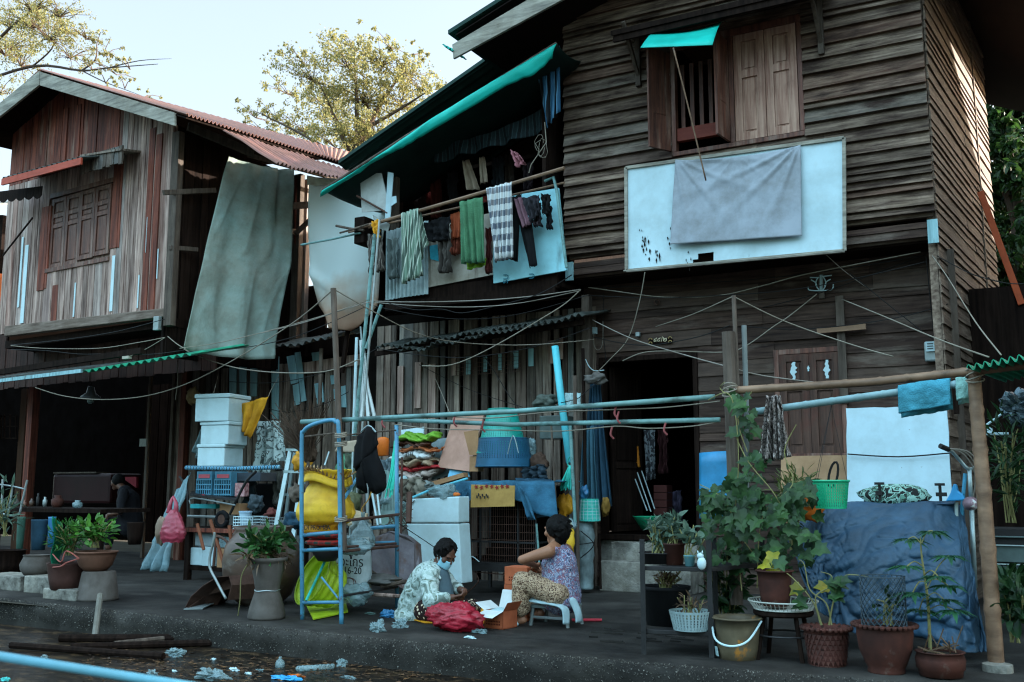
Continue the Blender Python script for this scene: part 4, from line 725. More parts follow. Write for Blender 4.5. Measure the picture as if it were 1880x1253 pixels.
one(MB().prism([V(738, 812, 10.6), V(777, 812, 10.6), V(778, 784, 10.7), V(736, 790, 10.7)], (0, .02, 0)), 'white_board', WHITE, 'small white board standing behind the green folded sacks', 'board')
# stack of folded sacks
r8 = random.Random(12); y = 878
FS = [('red and white folded sack lying lowest in the pile', '#b7a79c', 14), ('red folded plastic bag near the bottom of the sack pile', '#bb2f33', 10), ('beige folded paper sack in the middle of the pile', '#b59c80', 12), ('white folded fertiliser sack with dark print in the pile', '#c9d0ce', 14), ('orange striped folded sack above the white one', '#b9673a', 9), ('dark brown folded sack under the green one', '#5d3a2c', 10), ('bright green folded sack topmost of the pile', '#79b335', 14)]
for i, (lab, c, hpx) in enumerate(FS):
    x0, x1 = 716+r8.uniform(-4, 4), 786+r8.uniform(-10, 12); p0 = V(x0, y, 10.1); p1 = V(x1, y-hpx, 10.1); mb = MB(); h_ = p1.z-p0.z
    for k in range(3):
        yc, zc, x0_, x1_ = 10.2+.06*k, p0.z+h_*(.25+.28*k), p0.x+r8.uniform(-.06, .06), p1.x+r8.uniform(-.08, .1); n0 = len(mb.v)
        mb.tube([Vector((x0_+(x1_-x0_)*t/14, yc+r8.uniform(-.006, .006), zc+r8.uniform(-.3, .3)*h_+.02*math.sin(t*.6+i))) for t in range(15)], [h_*.36*r8.uniform(.5, 1.3)*(.5 if t in (0, 14) else 1) for t in range(15)], 8)
        for q in range(n0, len(mb.v)): mb.v[q].y = yc+(mb.v[q].y-yc)*4
    FSo = one(mb, 'folded_sack', mat('folded_sack_%s' % c[1:], c, .6, .3, (5, 5, 12), None, 0, .4, .3, bscale=18, bdist=.02), lab, 'sack', 'folded sacks piled against the plank wall', smooth=True); y -= hpx
    if i == 3: text('lettering', 'THT', V(752, y+10, 9.98), .07, INKB, FSo, (1, 0, .1))
one(MB().lathe([(.04, 0), (.062, .01), (.064, .16), (.055, .19), (.02, .2)], V(703, 838, 8.6), 16), 'orange_canister', ORANGEP, 'orange plastic canister beside the black shirt', 'canister', smooth=True)
# teal plastic strips, broom heads
mb = MB(); r9 = random.Random(4)
for i in range(9): x = 722+r9.uniform(-3, 6); p = V(727+r9.uniform(-3, 3), 810, 8.4); mb.tube(smoothpts([p, V(x, 850, 8.35), V(x-10+r9.uniform(-6, 8), 895+r9.uniform(0, 22), 8.3)], 4), .008, 5)
one(mb, 'raffia_strips', mat('turquoise_raffia', '#2fc0a6', .5, .2, 9), 'bundle of turquoise plastic raffia strips hanging by the blue frame', 'raffia')
# white slab, cage with denim cloth
mb = MB().prism([V(745, 917, 9.0), V(745, 960, 9.0), V(842, 960, 9.0), V(842, 912, 9.0)][::-1], (0, .22, 0)); mb.prism([V(745, 962, 9.0), V(766, 1066, 9.0), V(848, 1072, 9.0), V(842.5, 962, 9.0)][::-1], (0, .22, 0))
one(mb, 'white_foam_slabs', FOAM, 'pair of tall white foam slabs standing beside the black wire cage', 'foam slab', bevel=.012)
CAGE = thing('wire_cage', 'large black wire animal cage on scrolled legs under a blue denim cloth', 'cage', V(915, 1080, 9.8))
ax0, ax1, az0, az1 = V(846, 970, 9.6).x, V(984, 970, 9.6).x, V(915, 1034, 9.6).z, V(915, 893, 9.6).z; ay0, ay1 = 9.6, 10.25
mb = MB()
for x in (ax0, ax0+(ax1-ax0)*.27, ax0+(ax1-ax0)*.77, ax1):
    for y in (ay0, ay1): mb.bar((x, y, az0), (x, y, az1), .018, .018)
for z in (az0, az0+(az1-az0)*.27, az1):
    for y in (ay0, ay1): mb.bar((ax0, y, z), (ax1, y, z), .018, .018)
    for x in (ax0, ax1): mb.bar((x, ay0, z), (x, ay1, z), .018, .018)
build(mb, 'cage_frame', IRON, CAGE)
mb = MB(); n = 34
for i in range(n+1): x = ax0+(ax1-ax0)*i/n; mb.tube([(x, ay0, az0), (x, ay0, az1)], .0022, 4)
for i in range(11): z = az0+(az1-az0)*i/10; mb.tube([(ax0, ay0-.003, z), (ax1, ay0-.003, z)], .003, 4)
build(mb, 'wire_front', RUST, CAGE)
mb = MB().box((ax0-.02, ay0-.03, az0-.09), (ax1+.02, ay1, az0-.01)); build(mb, 'tray', IRON, CAGE)
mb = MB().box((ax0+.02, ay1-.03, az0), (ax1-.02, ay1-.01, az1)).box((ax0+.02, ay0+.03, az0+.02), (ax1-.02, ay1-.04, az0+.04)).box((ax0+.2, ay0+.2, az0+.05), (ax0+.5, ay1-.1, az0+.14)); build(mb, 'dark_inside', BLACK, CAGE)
for x in (ax0, ax1):
    for y in (ay0, ay1): mb = MB().bar((x, y, 0), (x, y, az0-.09), .03, .03); build(mb, 'leg', IRON, CAGE)
mb = MB(); p = Vector((ax0+.12, ay0, az0-.14))
mb.tube([p+Vector((math.cos(t)*(.09-.011*t), 0, math.sin(t)*(.09-.011*t))) for t in [i*.35 for i in range(22)]], .008, 5); mb.tube(smoothpts([p+Vector((.09, 0, 0)), p+Vector((.1, 0, -.08)), p+Vector((-.09, 0, -.23))], 5), .008, 5); mb.tube([(ax0, ay0, az0-.1), (ax1, ay0, az0-.13)], .006, 5); build(mb, 'scroll', RUST, CAGE)
mb = MB().tube(smoothpts([V(855, 1030, 9.55), V(866, 1022, 9.55), V(880, 1032, 9.55)], 5), .006, 5); build(mb, 'wire_loop', WHITE, CAGE)
def den(u, v):
    X = ax0-.06+(ax1-ax0+.3)*u; t = v*1.3
    if t < .8: p = Vector((X, ay1-.02-(ay1-ay0+.0)*t/.8, az1+.05))
    else: dd = (t-.8)/.5; L = .17+.05*math.sin(u*11)+.28*max(0, (u-.7)/.3)**.7+.24*max(0, (.2-u)/.2); p = Vector((X, ay0-.04-.05*dd, az1+.05-L*dd))
    p.x += .12*(u-.5)*max(0, t-.8)/.5; p.y -= .03*math.sin(u*30)*max(0, t-.8); p.z += .03*nz((u*5, v*5, 4)); return p
one(MB().grid(den, 40, 26), 'denim_cloth', DENIM, 'blue denim cloth draped over the top of the wire cage', 'cloth', smooth=True, solid=.008)
one(cl(((842, 905), (862, 893), (852, 935), (846, 945)), 9.5, nf=2, amp=.03), 'denim_cloth', DENIM, 'hanging corner of denim at the left side of the cage top', 'cloth', smooth=True, solid=.006)
one(cl(((946, 878), (1012, 880), (1018, 945), (972, 955)), [9.6, 9.9, 9.9, 9.5], nf=2, amp=.04), 'dark_blue_cover', DKCLOTH, 'dark blue cloth cover over the right side of the wire cage', 'cloth', smooth=True, solid=.006)
one(cl(((948, 888), (966, 905), (985, 955), (968, 950)), 9.45, nf=1, amp=.02), 'denim_sleeve', DENIM, 'bright blue denim sleeve dangling in front of the dark blue cover', 'cloth', smooth=True, solid=.01)
CSn = one(MB().prism([V(864, 932, 9.42), V(944, 930, 9.42), V(945, 892, 9.42), V(865, 890, 9.42)], (0, .012, 0)), 'cardboard_sign', mat('yellow_tan_cardboard', '#b08c4e', .85, .15, 4), 'tan cardboard flap with a row of red star marks on the wire cage', 'cardboard')
mb = MB()
for i in range(7):
    c = V(874+i*9.5, 894+1.5*math.sin(i*2), 9.41); vs = [c+Vector((math.cos(t*PI/5)*(.028 if t % 2 else .011), 0, math.sin(t*PI/5)*(.028 if t % 2 else .011))) for t in range(10)]; mb.prism(vs, (0, .004, 0))
build(mb, 'star_marks', mat('dark_red_print', '#8a2c26', .7, .1, 5), CSn); mb = MB()
for i, (x, y) in enumerate(((876, 910), (879, 906), (882, 911), (886, 907), (890, 911), (893, 907), (896, 910))): mb.box((V(x, y, 9.41).x-.008, 9.405, V(x, y+5, 9.41).z), (V(x, y, 9.41).x+.006, 9.409, V(x, y, 9.41).z))
build(mb, 'printed_marks', INKB, CSn)
one(MB().tube([V(985, 962, 9.3), V(992, 1060, 9.3)], .011, 7), 'broom_stick', PIPEG, 'pale blue broom stick standing in front of the cage cover', 'stick')
one(MB().tube([V(757, 914, 8.9), V(790, 900, 9.1), V(858, 879, 9.5)], .013, 7), 'blue_rod', mat('light_blue_rod', '#5fb4c6', .5, .1, 6), 'light blue rod lying over the top of the white foam slabs', 'rod')
def lump(c, r, seed, n=26, m=16, k=.22, f=1.6, sq=None): return MB().ball(c, r, n, m, lambda d: 1+k*nz(d*f, 1, seed)+k*.5*nz(d*f*2.7, 1, seed+5)+(.0 if sq is None else 0))
one(lump(V(815, 904, 9.1), (.17, .12, .08), 3, k=.5), 'clear_bag', CLEARBAG, 'crumpled clear plastic bag on top of the white foam slabs', 'bag', smooth=True)
one(lump(V(838, 908, 9.05), (.04, .03, .02), 8), 'orange_toy', ORANGEP, 'small orange bit beside the crumpled clear bag', 'scrap', smooth=True)
# cyan pipe, brush, tarps and bags right of the cage
one(MB().tube([V(1019, 636, 10.3), V(1030, 730, 10.3), V(1046, 850, 10.2)], .042, 12), 'plastic_pipe', mat('cyan_pvc_pipe', '#5cc3cf', .4, .1, 6, bump=0), 'thick cyan plastic pipe standing upright against the plank wall', 'pipe', smooth=True)
BR = thing('fibre_brush', 'turquoise plastic fibre brush hanging below the cyan pipe', 'brush', V(1042, 902, 9.9)); mb = MB(); ra = random.Random(6)
for i in range(60): x = ra.uniform(-14, 14); mb.tube([V(1046+x*.1, 855, 9.9), V(1043+x*.7, 880, 9.9+ra.uniform(-.05, .05)), V(1042+x, 897+ra.uniform(-4, 5), 9.9+ra.uniform(-.08, .08))], .0035, 4)
build(mb, 'bristles', mat('turquoise_fibre', '#37c7b4', .5, .2, 9), BR); mb = MB().tube(smoothpts([V(1046, 862, 9.9), V(1042, 848, 9.9), V(1048, 838, 9.9), V(1051, 850, 9.9), V(1046, 862, 9.9)], 4), .008, 6); build(mb, 'loop_handle', TEALP, BR)
one(cl(((1085, 705), (1103, 703), (1122, 930), (1070, 935)), 10.65, nf=4, amp=.06, nu=40), 'hanging_tarp', DKCLOTH, 'long dark blue-green tarp bundle hanging beside the doorway', 'tarp', smooth=True, solid=.006)
one(cl(((1072, 790), (1092, 780), (1098, 932), (1066, 935)), 10.55, nf=3, amp=.05), 'hanging_tarp', mat('slate_tarp', '#3c6272', .8, .25, 4), 'lighter blue fold of tarp in front of the dark tarp bundle', 'tarp', smooth=True, solid=.006)
one(lump(V(1094, 696, 10.5), (.13, .08, .06), 15, k=.6), 'cloth_knot', mat('grey_rag', '#6f6a66', .95, .4, 12), 'grey rag knotted on the wall above the dark tarp bundle', 'rag', smooth=True)
mb = MB(); p = V(1083, 957, 10.2); s = ppm(p); mb.lathe([(.115, 0), (.115, .005), (.098, .235), (.1, .24), (.09, .237), (.107, .01)], p, 28, cap0=False); basko = one(mb, 'waste_basket', mat('turquoise_basket', '#45c3b1', .5, 0, (30, 30, 30), '#2a9f92', 0, .1, .35), 'turquoise checked waste basket upside down on a grey column of bags', 'basket', smooth=False)
mb = MB()
for i in range(14): a = 2*PI*i/14; mb.tube([p+Vector((.1165*math.cos(a), .1165*math.sin(a), .01)), p+Vector((.1*math.cos(a), .1*math.sin(a), .23))], .0022, 4)
for k in range(1, 7): r_ = .1165-.0165*k/7; mb.tube([p+Vector((r_*math.cos(t*PI/12), r_*math.sin(t*PI/12), .035*k)) for t in range(25)], .0022, 4)
build(mb, 'pale_grid_lines', WHITE, basko)
one(MB().lathe([(.075, 0), (.078, .02), (.08, .16), (.085, .17), (.075, .3), (.09, .36), (.082, .5), (.1, .56), (.085, .64), (.07, .71)], V(1077, 1082, 10.2), 20, cap1=True), 'bagged_column', mat('grey_plastic_wrap', '#8ea3a5', .5, 0, (9, 9, 5), '#4c5456', 0, .4, .4, bscale=25), 'column of grey plastic bags and a tin stacked by the doorstep', 'bags', smooth=True)
mb = MB().tube(smoothpts([V(1066, 975, 10.05), V(1090, 1000, 10.03), V(1066, 1025, 10.05)], 5), .006, 5).tube(smoothpts([V(1064, 1000, 10.03), V(1092, 996, 10.04)], 4), .005, 5); one(mb, 'black_strap', CABLED, 'black strap wound round the grey column of bags', 'strap')
for i, (x, y, rx, rz, Y, m, lab) in enumerate(((1038, 928, .09, .11, 10, ORASACK, 'crumpled yellow bag hanging left of the turquoise basket'), (1042, 990, .08, .17, 9.4, YELSACK, 'yellow bag behind the seated woman'), (1046, 966, .06, .07, 9.4, CLEARBAG, 'pale blue plastic scrap above the yellow bag behind the woman'), (1073, 905, .05, .08, 10.3, BLUEP, 'blue plastic bag hanging above the turquoise basket'), (1112, 930, .04, .1, 10.4, mat('ochre_rag', '#8a6a30', .9, .3, 9), 'ochre rag hanging by the door jamb'))):
    one(lump(V(x, y, Y), (rx, .06, rz), i*4+1, k=.5), 'plastic_bag', m, lab, 'bag', smooth=True)
for p0, p1, rr_, m, lab, Y in (((1012, 780), (1022, 955), .012, W_POLE, 'thin wooden stick right of the blue baskets', 9.6), ((1055, 690), (1062, 1082), .022, W_POLE, 'tall dark pole standing right of the turquoise brush', 9.7), ((1047, 780), (1056, 960), .018, PIPEG, 'grey pole just left of the tall dark pole', 9.65), ((1100, 980), (1103, 1082), .014, W_DARK, 'short dark stick between grey column and doorstep', 10.3), ((640, 597), (628, 685), .035, W_DARK, 'dark burnt post stub leaning above the pale boards', 11), ((612, 530), (632, 1012), .026, W_POLE, 'tall grey wooden pole tied to the blue frame', 6.98), ((697, 402), (640, 1090), .012, STEEL, 'thin steel pole leaning left through the middle of the clutter', 8.6), ((688, 430), (651, 800), .02, PIPEG, 'grey tube leaning beside the folded white parasol', 8.9), ((700, 560), (672, 640), .018, PIPEG, 'upper grey tube leaning beside the thin steel pole', 8.8), ((655, 620), (649, 800), .018, WHITE, 'white tube standing left of the folded parasol', 9.2)):
    one(MB().tube([V(*p0, Y), V((p0[0]+p1[0])/2, (p0[1]+p1[1])/2, Y), V(*p1, Y)], rr_, 8), 'pole', m, lab, 'pole')
PA = thing('folded_parasol', 'folded white parasol with thin ribs standing upright in the clutter', 'parasol', V(668, 770, 9)); mb = MB(); p, q = V(678, 768, 9), V(664, 625, 9)
for i in range(7): a = i*.9; mb.tube([q+Vector((math.cos(a)*.02, math.sin(a)*.02, 0)), (p+q)/2+Vector((math.cos(a)*.035, math.sin(a)*.03, -.1)), p+Vector((math.cos(a)*.1-.03, math.sin(a)*.08, 0))], [.006, .014, .02], 6)
build(mb, 'canopy_folds', mat('white_parasol_cloth', '#c9d3d2', .8, .15, (20, 20, 2), bump=.2), PA); mb = MB().tube([V(662, 600, 9), V(682, 850, 9)], .01, 6); build(mb, 'shaft', STEEL, PA)
mb = MB(); tm = V(1012, 790, 10.3); one(rbox(990, 763, 1033, 806, 10.3, .3), 'clear_crate', mat('smoky_clear_plastic', '#4f5a58', .3, .3, 12, bump=.2), 'smoky clear plastic box standing on the shelf behind the cyan pipe', 'box', bevel=.01)
one(lump(V(1005, 737, 10.4), (.15, .08, .07), 7, k=.7), 'grey_net', mat('grey_green_net', '#59615a', .95, .4, 20), 'grey-green bunched net above the clear box', 'net', smooth=True)
one(cl(((1037, 722), (1066, 722), (1066, 748), (1038, 746)), 10.3, nf=2, amp=.02), 'white_cloth', WHITEC, 'white cloth pair hanging right of the cyan pipe', 'cloth', smooth=True, solid=.005)

# more garments behind the rail, more clutter by the frame
r_x = random.Random(41)
for i, (x, y, w_, h_, c, Y, lab) in enumerate(((760, 335, 22, 60, '#3a2522', 11.2, 'dark brown shirt deep inside the balcony above the striped towel'), (790, 330, 20, 70, '#54201a', 11.0, 'maroon shirt hanging inside the balcony left of the beige trousers'), (822, 318, 18, 60, '#2c2b30', 11.0, 'charcoal shirt hanging inside the balcony behind the rail'), (905, 290, 20, 50, '#30343a', 10.9, 'slate shirt hanging inside the balcony over the plaid sarong'), (928, 285, 16, 60, '#4a3f3a', 11.0, 'taupe cloth hanging inside the balcony right of the slate shirt'), (960, 300, 20, 50, '#2a2024', 10.8, 'near-black shirt under the striped curtain'), (712, 440, 20, 70, '#6d7a78', 10.05, 'grey-green cloth hung just left of the striped towel'), (806, 440, 22, 60, '#4a4540', 10.05, 'grey-brown shorts hung below the black garment'), (830, 400, 14, 66, '#7a3b2a', 10.1, 'narrow rust-brown cloth beside the green towel'), (893, 420, 10, 80, '#5b2a26', 10.05, 'narrow maroon cloth between green towel and plaid sarong'), (978, 375, 16, 40, '#3a3338', 10.0, 'dark small top on the clothes line right of the charcoal shorts'), (1003, 380, 10, 40, '#15151a', 10.0, 'black strap garment near the end of the clothes line'))):
    one(cl(((x, y), (x+w_, y-w_*.15), (x+w_*.95, y+h_), (x+w_*.1, y+h_*1.04)), Y, nf=2.5, amp=.04, cr=.06), 'garment', mat('garment_'+c[1:], c, .9, .25, 8, None, 0, .3), lab, 'laundry', 'garments behind the balcony rail', smooth=True, solid=.006)
for i, (x, y, rx, ry, rz, Y, m, lab) in enumerate(((720, 925, .14, .1, .1, 8.6, CLEARBAG, 'clear bag stuffed between the blue frame and the white foam slabs'), (738, 890, .12, .1, .08, 9.2, WHITEC, 'white cloth bundle under the pile of folded sacks'), (775, 893, .16, .1, .06, 9.4, mat('grey_sack', '#7d8886', .7, .25, 6), 'grey crumpled sack beneath the sack pile'), (698, 890, .07, .06, .12, 8.9, mat('dull_blue_bag', '#4a6f80', .6, .25, 7), 'dull blue bag behind the black shirt'), (640, 925, .12, .1, .13, 8.3, mat('olive_bag', '#5d6248', .7, .3, 7), 'olive bag behind the grey wooden pole'), (655, 955, .14, .1, .08, 8.2, mat('beige_sack', '#a8977c', .75, .25, 6), 'beige sack wedged behind the blue frame'), (548, 905, .1, .1, .1, 9.0, mat('grey_brown_sack', '#6a5e54', .8, .3, 6), 'grey-brown sack beside the step ladder'), (540, 955, .12, .1, .1, 8.8, DKCLOTH, 'dark blue bundle beneath the step ladder'), (500, 945, .1, .08, .07, 9.6, mat('dull_red_bundle', '#6d3a34', .8, .3, 7), 'dull red bundle on the bench right of the tub'), (470, 925, .1, .08, .1, 9.7, mat('slate_box', '#46535a', .7, .3, 9), 'slate bundle on the bench behind the cart bar'), (700, 1065, .2, .14, .05, 7.9, mat('grey_rag_pile', '#62615e', .9, .35, 7), 'grey rag pile under the stained padded cover'), (655, 1090, .14, .1, .09, 7.5, CLEARBAG, 'pale plastic bottles bundle at the foot of the fertiliser sack'), (990, 850, .1, .08, .1, 10.2, mat('brown_bag', '#4f3b30', .8, .3, 8), 'brown bag on the shelf below the smoky plastic box'), (975, 820, .06, .06, .1, 10.3, CLEARBAG, 'clear jar-like bag right of the blue basket'))):
    one(lump(V(x, y, Y), (rx, ry, rz), 50+i*3, 34, 20, k=.5), 'bundle', m, lab, 'bundle', 'bundles in the clutter', smooth=True)
for p0, p1, Y, r_, m, lab in (((700, 1078), (745, 1068), 7.8, .02, W_POLE, 'old timber length lying under the padded cover'), ((655, 1090), (735, 1095), 7.7, .018, W_GREY, 'second timber length lying on the ground under the frame'), ((980, 820), (985, 1000), 10.4, .012, W_POLE, 'thin stick standing right of the cage cover'), ((1070, 640), (1078, 1075), 10.5, .02, W_DARK, 'dark upright by the hanging tarp bundle'), ((528, 760), (522, 900), 10.6, .012, W_POLE, 'thin stick behind the patterned cover'), ((590, 640), (585, 830), 11.3, .03, W_PLANK, 'grey post in front of the shed boards'), ((545, 770), (640, 775), 11.2, .012, RUST, 'rusty rod across the shed boards')):
    one(MB().tube([V(*p0, Y), V(*p1, Y)], r_, 7), 'stick', m, lab, 'stick')
one(MB().prism([V(694, 925, 9.3), V(745, 915, 9.3), V(745, 965, 9.3), V(690, 965, 9.3)][::-1], (0, .05, 0)), 'leaning_board', mat('pale_green_panel', '#8fb0a6', .7, .15, 5), 'pale green-grey board behind the right blue post', 'board')
one(MB().prism([V(792, 885, 9.9), V(850, 868, 9.9), V(852, 876, 9.9), V(794, 893, 9.9)][::-1], (0, .1, 0)), 'flat_carton', CARD, 'flattened carton edge under the sky blue board', 'carton')

for i, (q, Y, c, lab) in enumerate(((((636, 835), (662, 830), (668, 905), (640, 915)), 8.7, '#5e6b5a', 'olive cloth hanging behind the grey wooden pole'), (((700, 845), (722, 842), (726, 900), (702, 905)), 8.9, '#6c7f86', 'blue-grey rag hung behind the orange canister'), (((735, 880), (775, 876), (780, 918), (738, 922)), 9.1, '#8b8577', 'beige rag draped below the folded sacks'), (((648, 955), (676, 950), (680, 1005), (650, 1010)), 8.0, '#8e9a98', 'pale grey rag on the rusty rail of the frame'), (((445, 880), (470, 876), (474, 925), (450, 930)), 9.95, '#3c4a50', 'slate cloth hung behind the handcart bar'), (((500, 850), (522, 846), (520, 925), (502, 930)), 10.1, '#4a4a44', 'dark grey cloth behind the step ladder'), (((560, 905), (590, 900), (592, 960), (562, 965)), 8.0, '#74623c', 'ochre cloth behind the bulging yellow sack'), (((960, 860), (1000, 852), (1004, 882), (964, 888)), 10.1, '#2f3f4a', 'dark blue rag on the back of the cage top'), (((1135, 800), (1158, 797), (1160, 900), (1138, 905)), 11.9, '#3b3430', 'dim brown coat hanging inside the doorway'), (((1208, 790), (1226, 788), (1228, 868), (1210, 872)), 12.0, '#4b2a2c', 'dim maroon cloth hanging inside the doorway'), (((1228, 905), (1250, 900), (1254, 965), (1232, 968)), 12.0, '#4a4558', 'dim violet bag hanging low inside the doorway'))):
    one(cl(q, Y, nf=2.5, amp=.05, cr=.09), 'rag', mat('rag_'+c[1:], c, .9, .3, 8, None, 0, .3), lab, 'cloth', 'rags hung among the clutter', smooth=True, solid=.006)
mb = MB(); r_n = random.Random(4)
for i in range(70): x, y = r_n.uniform(690, 760), r_n.uniform(905, 975); p = V(x, y, 8.9+r_n.random()*.3); mb.tube([p, p+Vector((r_n.uniform(-.2, .2), r_n.uniform(-.05, .05), r_n.uniform(-.2, .2)))], .005, 4)
one(mb, 'scrap_sticks', W_POLE, 'tangle of thin scrap sticks behind the right blue post', 'sticks', kind='stuff')
# ================================================================ RIGHT: poles, laundry, plants, covered motorbike
YF = 7.3
def bamb(pts, r, nodes=9, r2=None):
    mb = MB(); r2 = r2 or r; a, b = Vector(pts[0]), Vector(pts[-1]); n = nodes*8; P_ = []; R_ = []
    for i in range(n+1):
        t = i/n; k = t*(len(pts)-1); j = min(int(k), len(pts)-2); f = k-j; P_.append(Vector(pts[j])*(1-f)+Vector(pts[j+1])*f); R_.append((r+(r2-r)*t)*(1.12 if i % 8 == 0 else (.97 if i % 8 in (1, 7) else 1.)))
    return mb.tube(P_, R_, 10)
one(bamb([V(1787, 680, YF), V(1806, 900, YF), V(1830, 1232, YF)], .042, 6, .05), 'bamboo_post', BAMBOO, 'thick upright bamboo post at the right end of the walkway', 'post', smooth=True)
one(bamb([V(1352, 717, YF+.02), V(1600, 702, YF), V(1785, 682, YF-.02), V(1900, 668, YF-.05)], .03, 11), 'bamboo_rail', BAMBOO, 'horizontal bamboo rail lashed to the thick bamboo post', 'rail', smooth=True)
one(bamb([V(1388, 756, YF+.25), V(1600, 727, YF+.25), V(1800, 700, YF+.25)], .027, 9), 'clothes_pole', mat('pale_blue_grey_bamboo', '#8fb0b4', .5, .2, (3, 12, 12), None, 0, .1, .3), 'pale blue-grey clothes pole carrying the terry towels', 'pole', smooth=True)
for nm, m, lab, pts, r_ in (('clothes_pole', PIPEG, 'upper long grey-green pipe stretched across the walkway', [V(553, 775, 6.98), V(940, 756, 7.2), V(1312, 729, YF)], .021), ('clothes_pole', PIPEG, 'lower long grey-green ribbed pipe stretched across the walkway', [V(690, 770, 7.35), V(940, 780, YF), V(1322, 771, YF)], .019)):
    one(MB().tube(pts, r_, 9), nm, m, lab, 'pole', smooth=True)
mb = MB(); 
for x, y, Y in ((1790, 690, YF-.02), (1340, 717, YF)):
    c = V(x, y, Y)
    for k in range(4): mb.tube([c+Vector((math.cos(t)*.055, math.sin(t)*.055, .02*k-.03+.02*math.sin(t+k))) for t in [j*PI/6 for j in range(13)]], .006, 5)
one(mb, 'lashing', ROPE, 'pale rope lashings at the bamboo frame joints', 'rope')
def towel(name, m, lab, px0, px1, ytop0, ytop1, d0, d1, Y, back=18, **k):
    a, b = V(px0, ytop0, Y), V(px1, ytop1, Y); s = ppm(a); L0, L1 = d0/s, d1/s; ph = RND.random()*6; mb = MB()
    def fn(u, v):
        p = a*(1-u)+b*u; L = L0*(1-u)+L1*u; t = (v-.42)*2; r_ = .034
        if abs(t) < .16: p = p+Vector((0, -math.sin(t/.16*PI/2)*r_, math.cos(t/.16*PI/2)*r_))
        elif t > 0: q = (t-.16)/1.0; p = p+Vector((0, -r_-.03*q, -q*L)); 
        else: q = (-t-.16)/.68; p = p+Vector((0, r_+.03*q, -q*L*1.15))
        w = .02*math.sin(u*9+ph)*max(0, abs(t)-.1)+.012*nz((u*8, v*8, ph)); return p+Vector((0, w, .006*nz((u*12, v*9, ph))))
    return one(mb.grid(fn, 26, 34), name, m, lab, 'towel', 'terry towels on the clothes pole', smooth=True, solid=.014)
towel('terry_towel', TOWELB, 'blue terry towel folded over the clothes pole left of the bamboo post', 1650, 1745, 718, 702, 42, 42, YF+.25)
towel('terry_towel', TOWELG, 'smaller pale green terry towel folded over the pole behind the bamboo post', 1756, 1800, 699, 692, 38, 34, YF+.25)
one(MB().box((V(1747, 700, 10.6).x, 10.6, V(1750, 760, 10.6).z), (V(1757, 700, 10.6).x, 10.66, V(1750, 697, 10.6).z)), 'wall_batten', W_DARK, 'short dark batten between the two terry towels', 'batten')
mb = MB(); a, b = V(1775, 676, 7.0), V(1900, 652, 6.9); corr(mb, a, b, a+Vector((.1, 1.6, .06)), waves=8, amp=.02); GC = one(mb, 'green_canopy', GREEN_SH, 'bright green corrugated canopy sheet at the right edge above the bamboo rail', 'canopy', solid=.006)
# white board, tan panel, blue sheet behind
YR = 10.3
def ragged(pts, seed, k=5, amp=.018):
    r_ = random.Random(seed); out = []
    for i, p in enumerate(pts):
        q = pts[(i+1) % len(pts)]
        for j in range(k*2): t = j/(k*2); out.append(p*(1-t)+q*t+(Vector((r_.uniform(-amp, amp), 0, r_.uniform(-amp, amp))) if j else Vector()))
    return out
WB = one(MB().prism(ragged([V(1558, 1010, YR), V(1752, 1008, YR), V(1738, 744, YR), V(1553, 750, YR)], 4, 5, .007), (0, .035, 0)), 'white_board', mat('white_foam_board', '#b9d2da', .6, .06, 3, None, 0, .1, .3, stain='#6e6a62', stain_s=(11, 5, 11), stain_t=(.7, .73)), 'large white board leaning on the house wall behind the blue tarp', 'board')
one(MB().tube(smoothpts([V(1556, 834, YR-.05), V(1650, 839, YR-.05), V(1745, 832, YR-.05)], 4), .007, 5), 'twisted_rope', CABLED, 'dark twisted rope tied across the large white board', 'rope')
one(MB().prism([V(1432, 960, 10.6), V(1556, 962, 10.6), V(1554, 836, 10.6), V(1434, 838, 10.6)], (0, .03, 0)), 'plywood_panel', mat('tan_plywood', '#b08a68', .75, .12, (1.5, 8, 14), None, 0, .1, .25), 'tan plywood panel below the brown lower shutters', 'panel')
one(MB().grid(lambda u, v: V(1285, 952, 10.2)*(1-u)*(1-v)+V(1342, 952, 10.2)*u*(1-v)+V(1285, 832, 10.2)*(1-u)*v+V(1342, 828, 10.2)*u*v+Vector((0, -.06*math.sin(PI*u), 0)), 10, 6), 'blue_sheet', mat('bright_blue_plastic_sheet', '#2c86b5', .45, .15, 3, None, 0, .1, .4), 'bright blue plastic sheet leaning right of the doorway behind the vine', 'sheet', smooth=True, solid=.02)
# posts under the vine
for lab, m, p0, p1, r_, Y in (('stubby weathered post left of the two thin stakes', W_POLE, (1337, 610), (1352, 1110), .05, 7.5), ('tallest thin stake rising from the vine', W_POLE, (1347, 543), (1362, 1000), .017, 7.55), ('shorter squared stake right of the tallest thin stake', mat('grey_stake', '#7d8482', .7, .3, VG3), (1366, 598), (1371, 900), .02, 7.6)):
    one(MB().tube([V(*p0, Y), V((p0[0]+p1[0])/2+2, (p0[1]+p1[1])/2, Y), V(*p1, Y)], r_, 9), 'vine_stake', m, lab, 'stake')
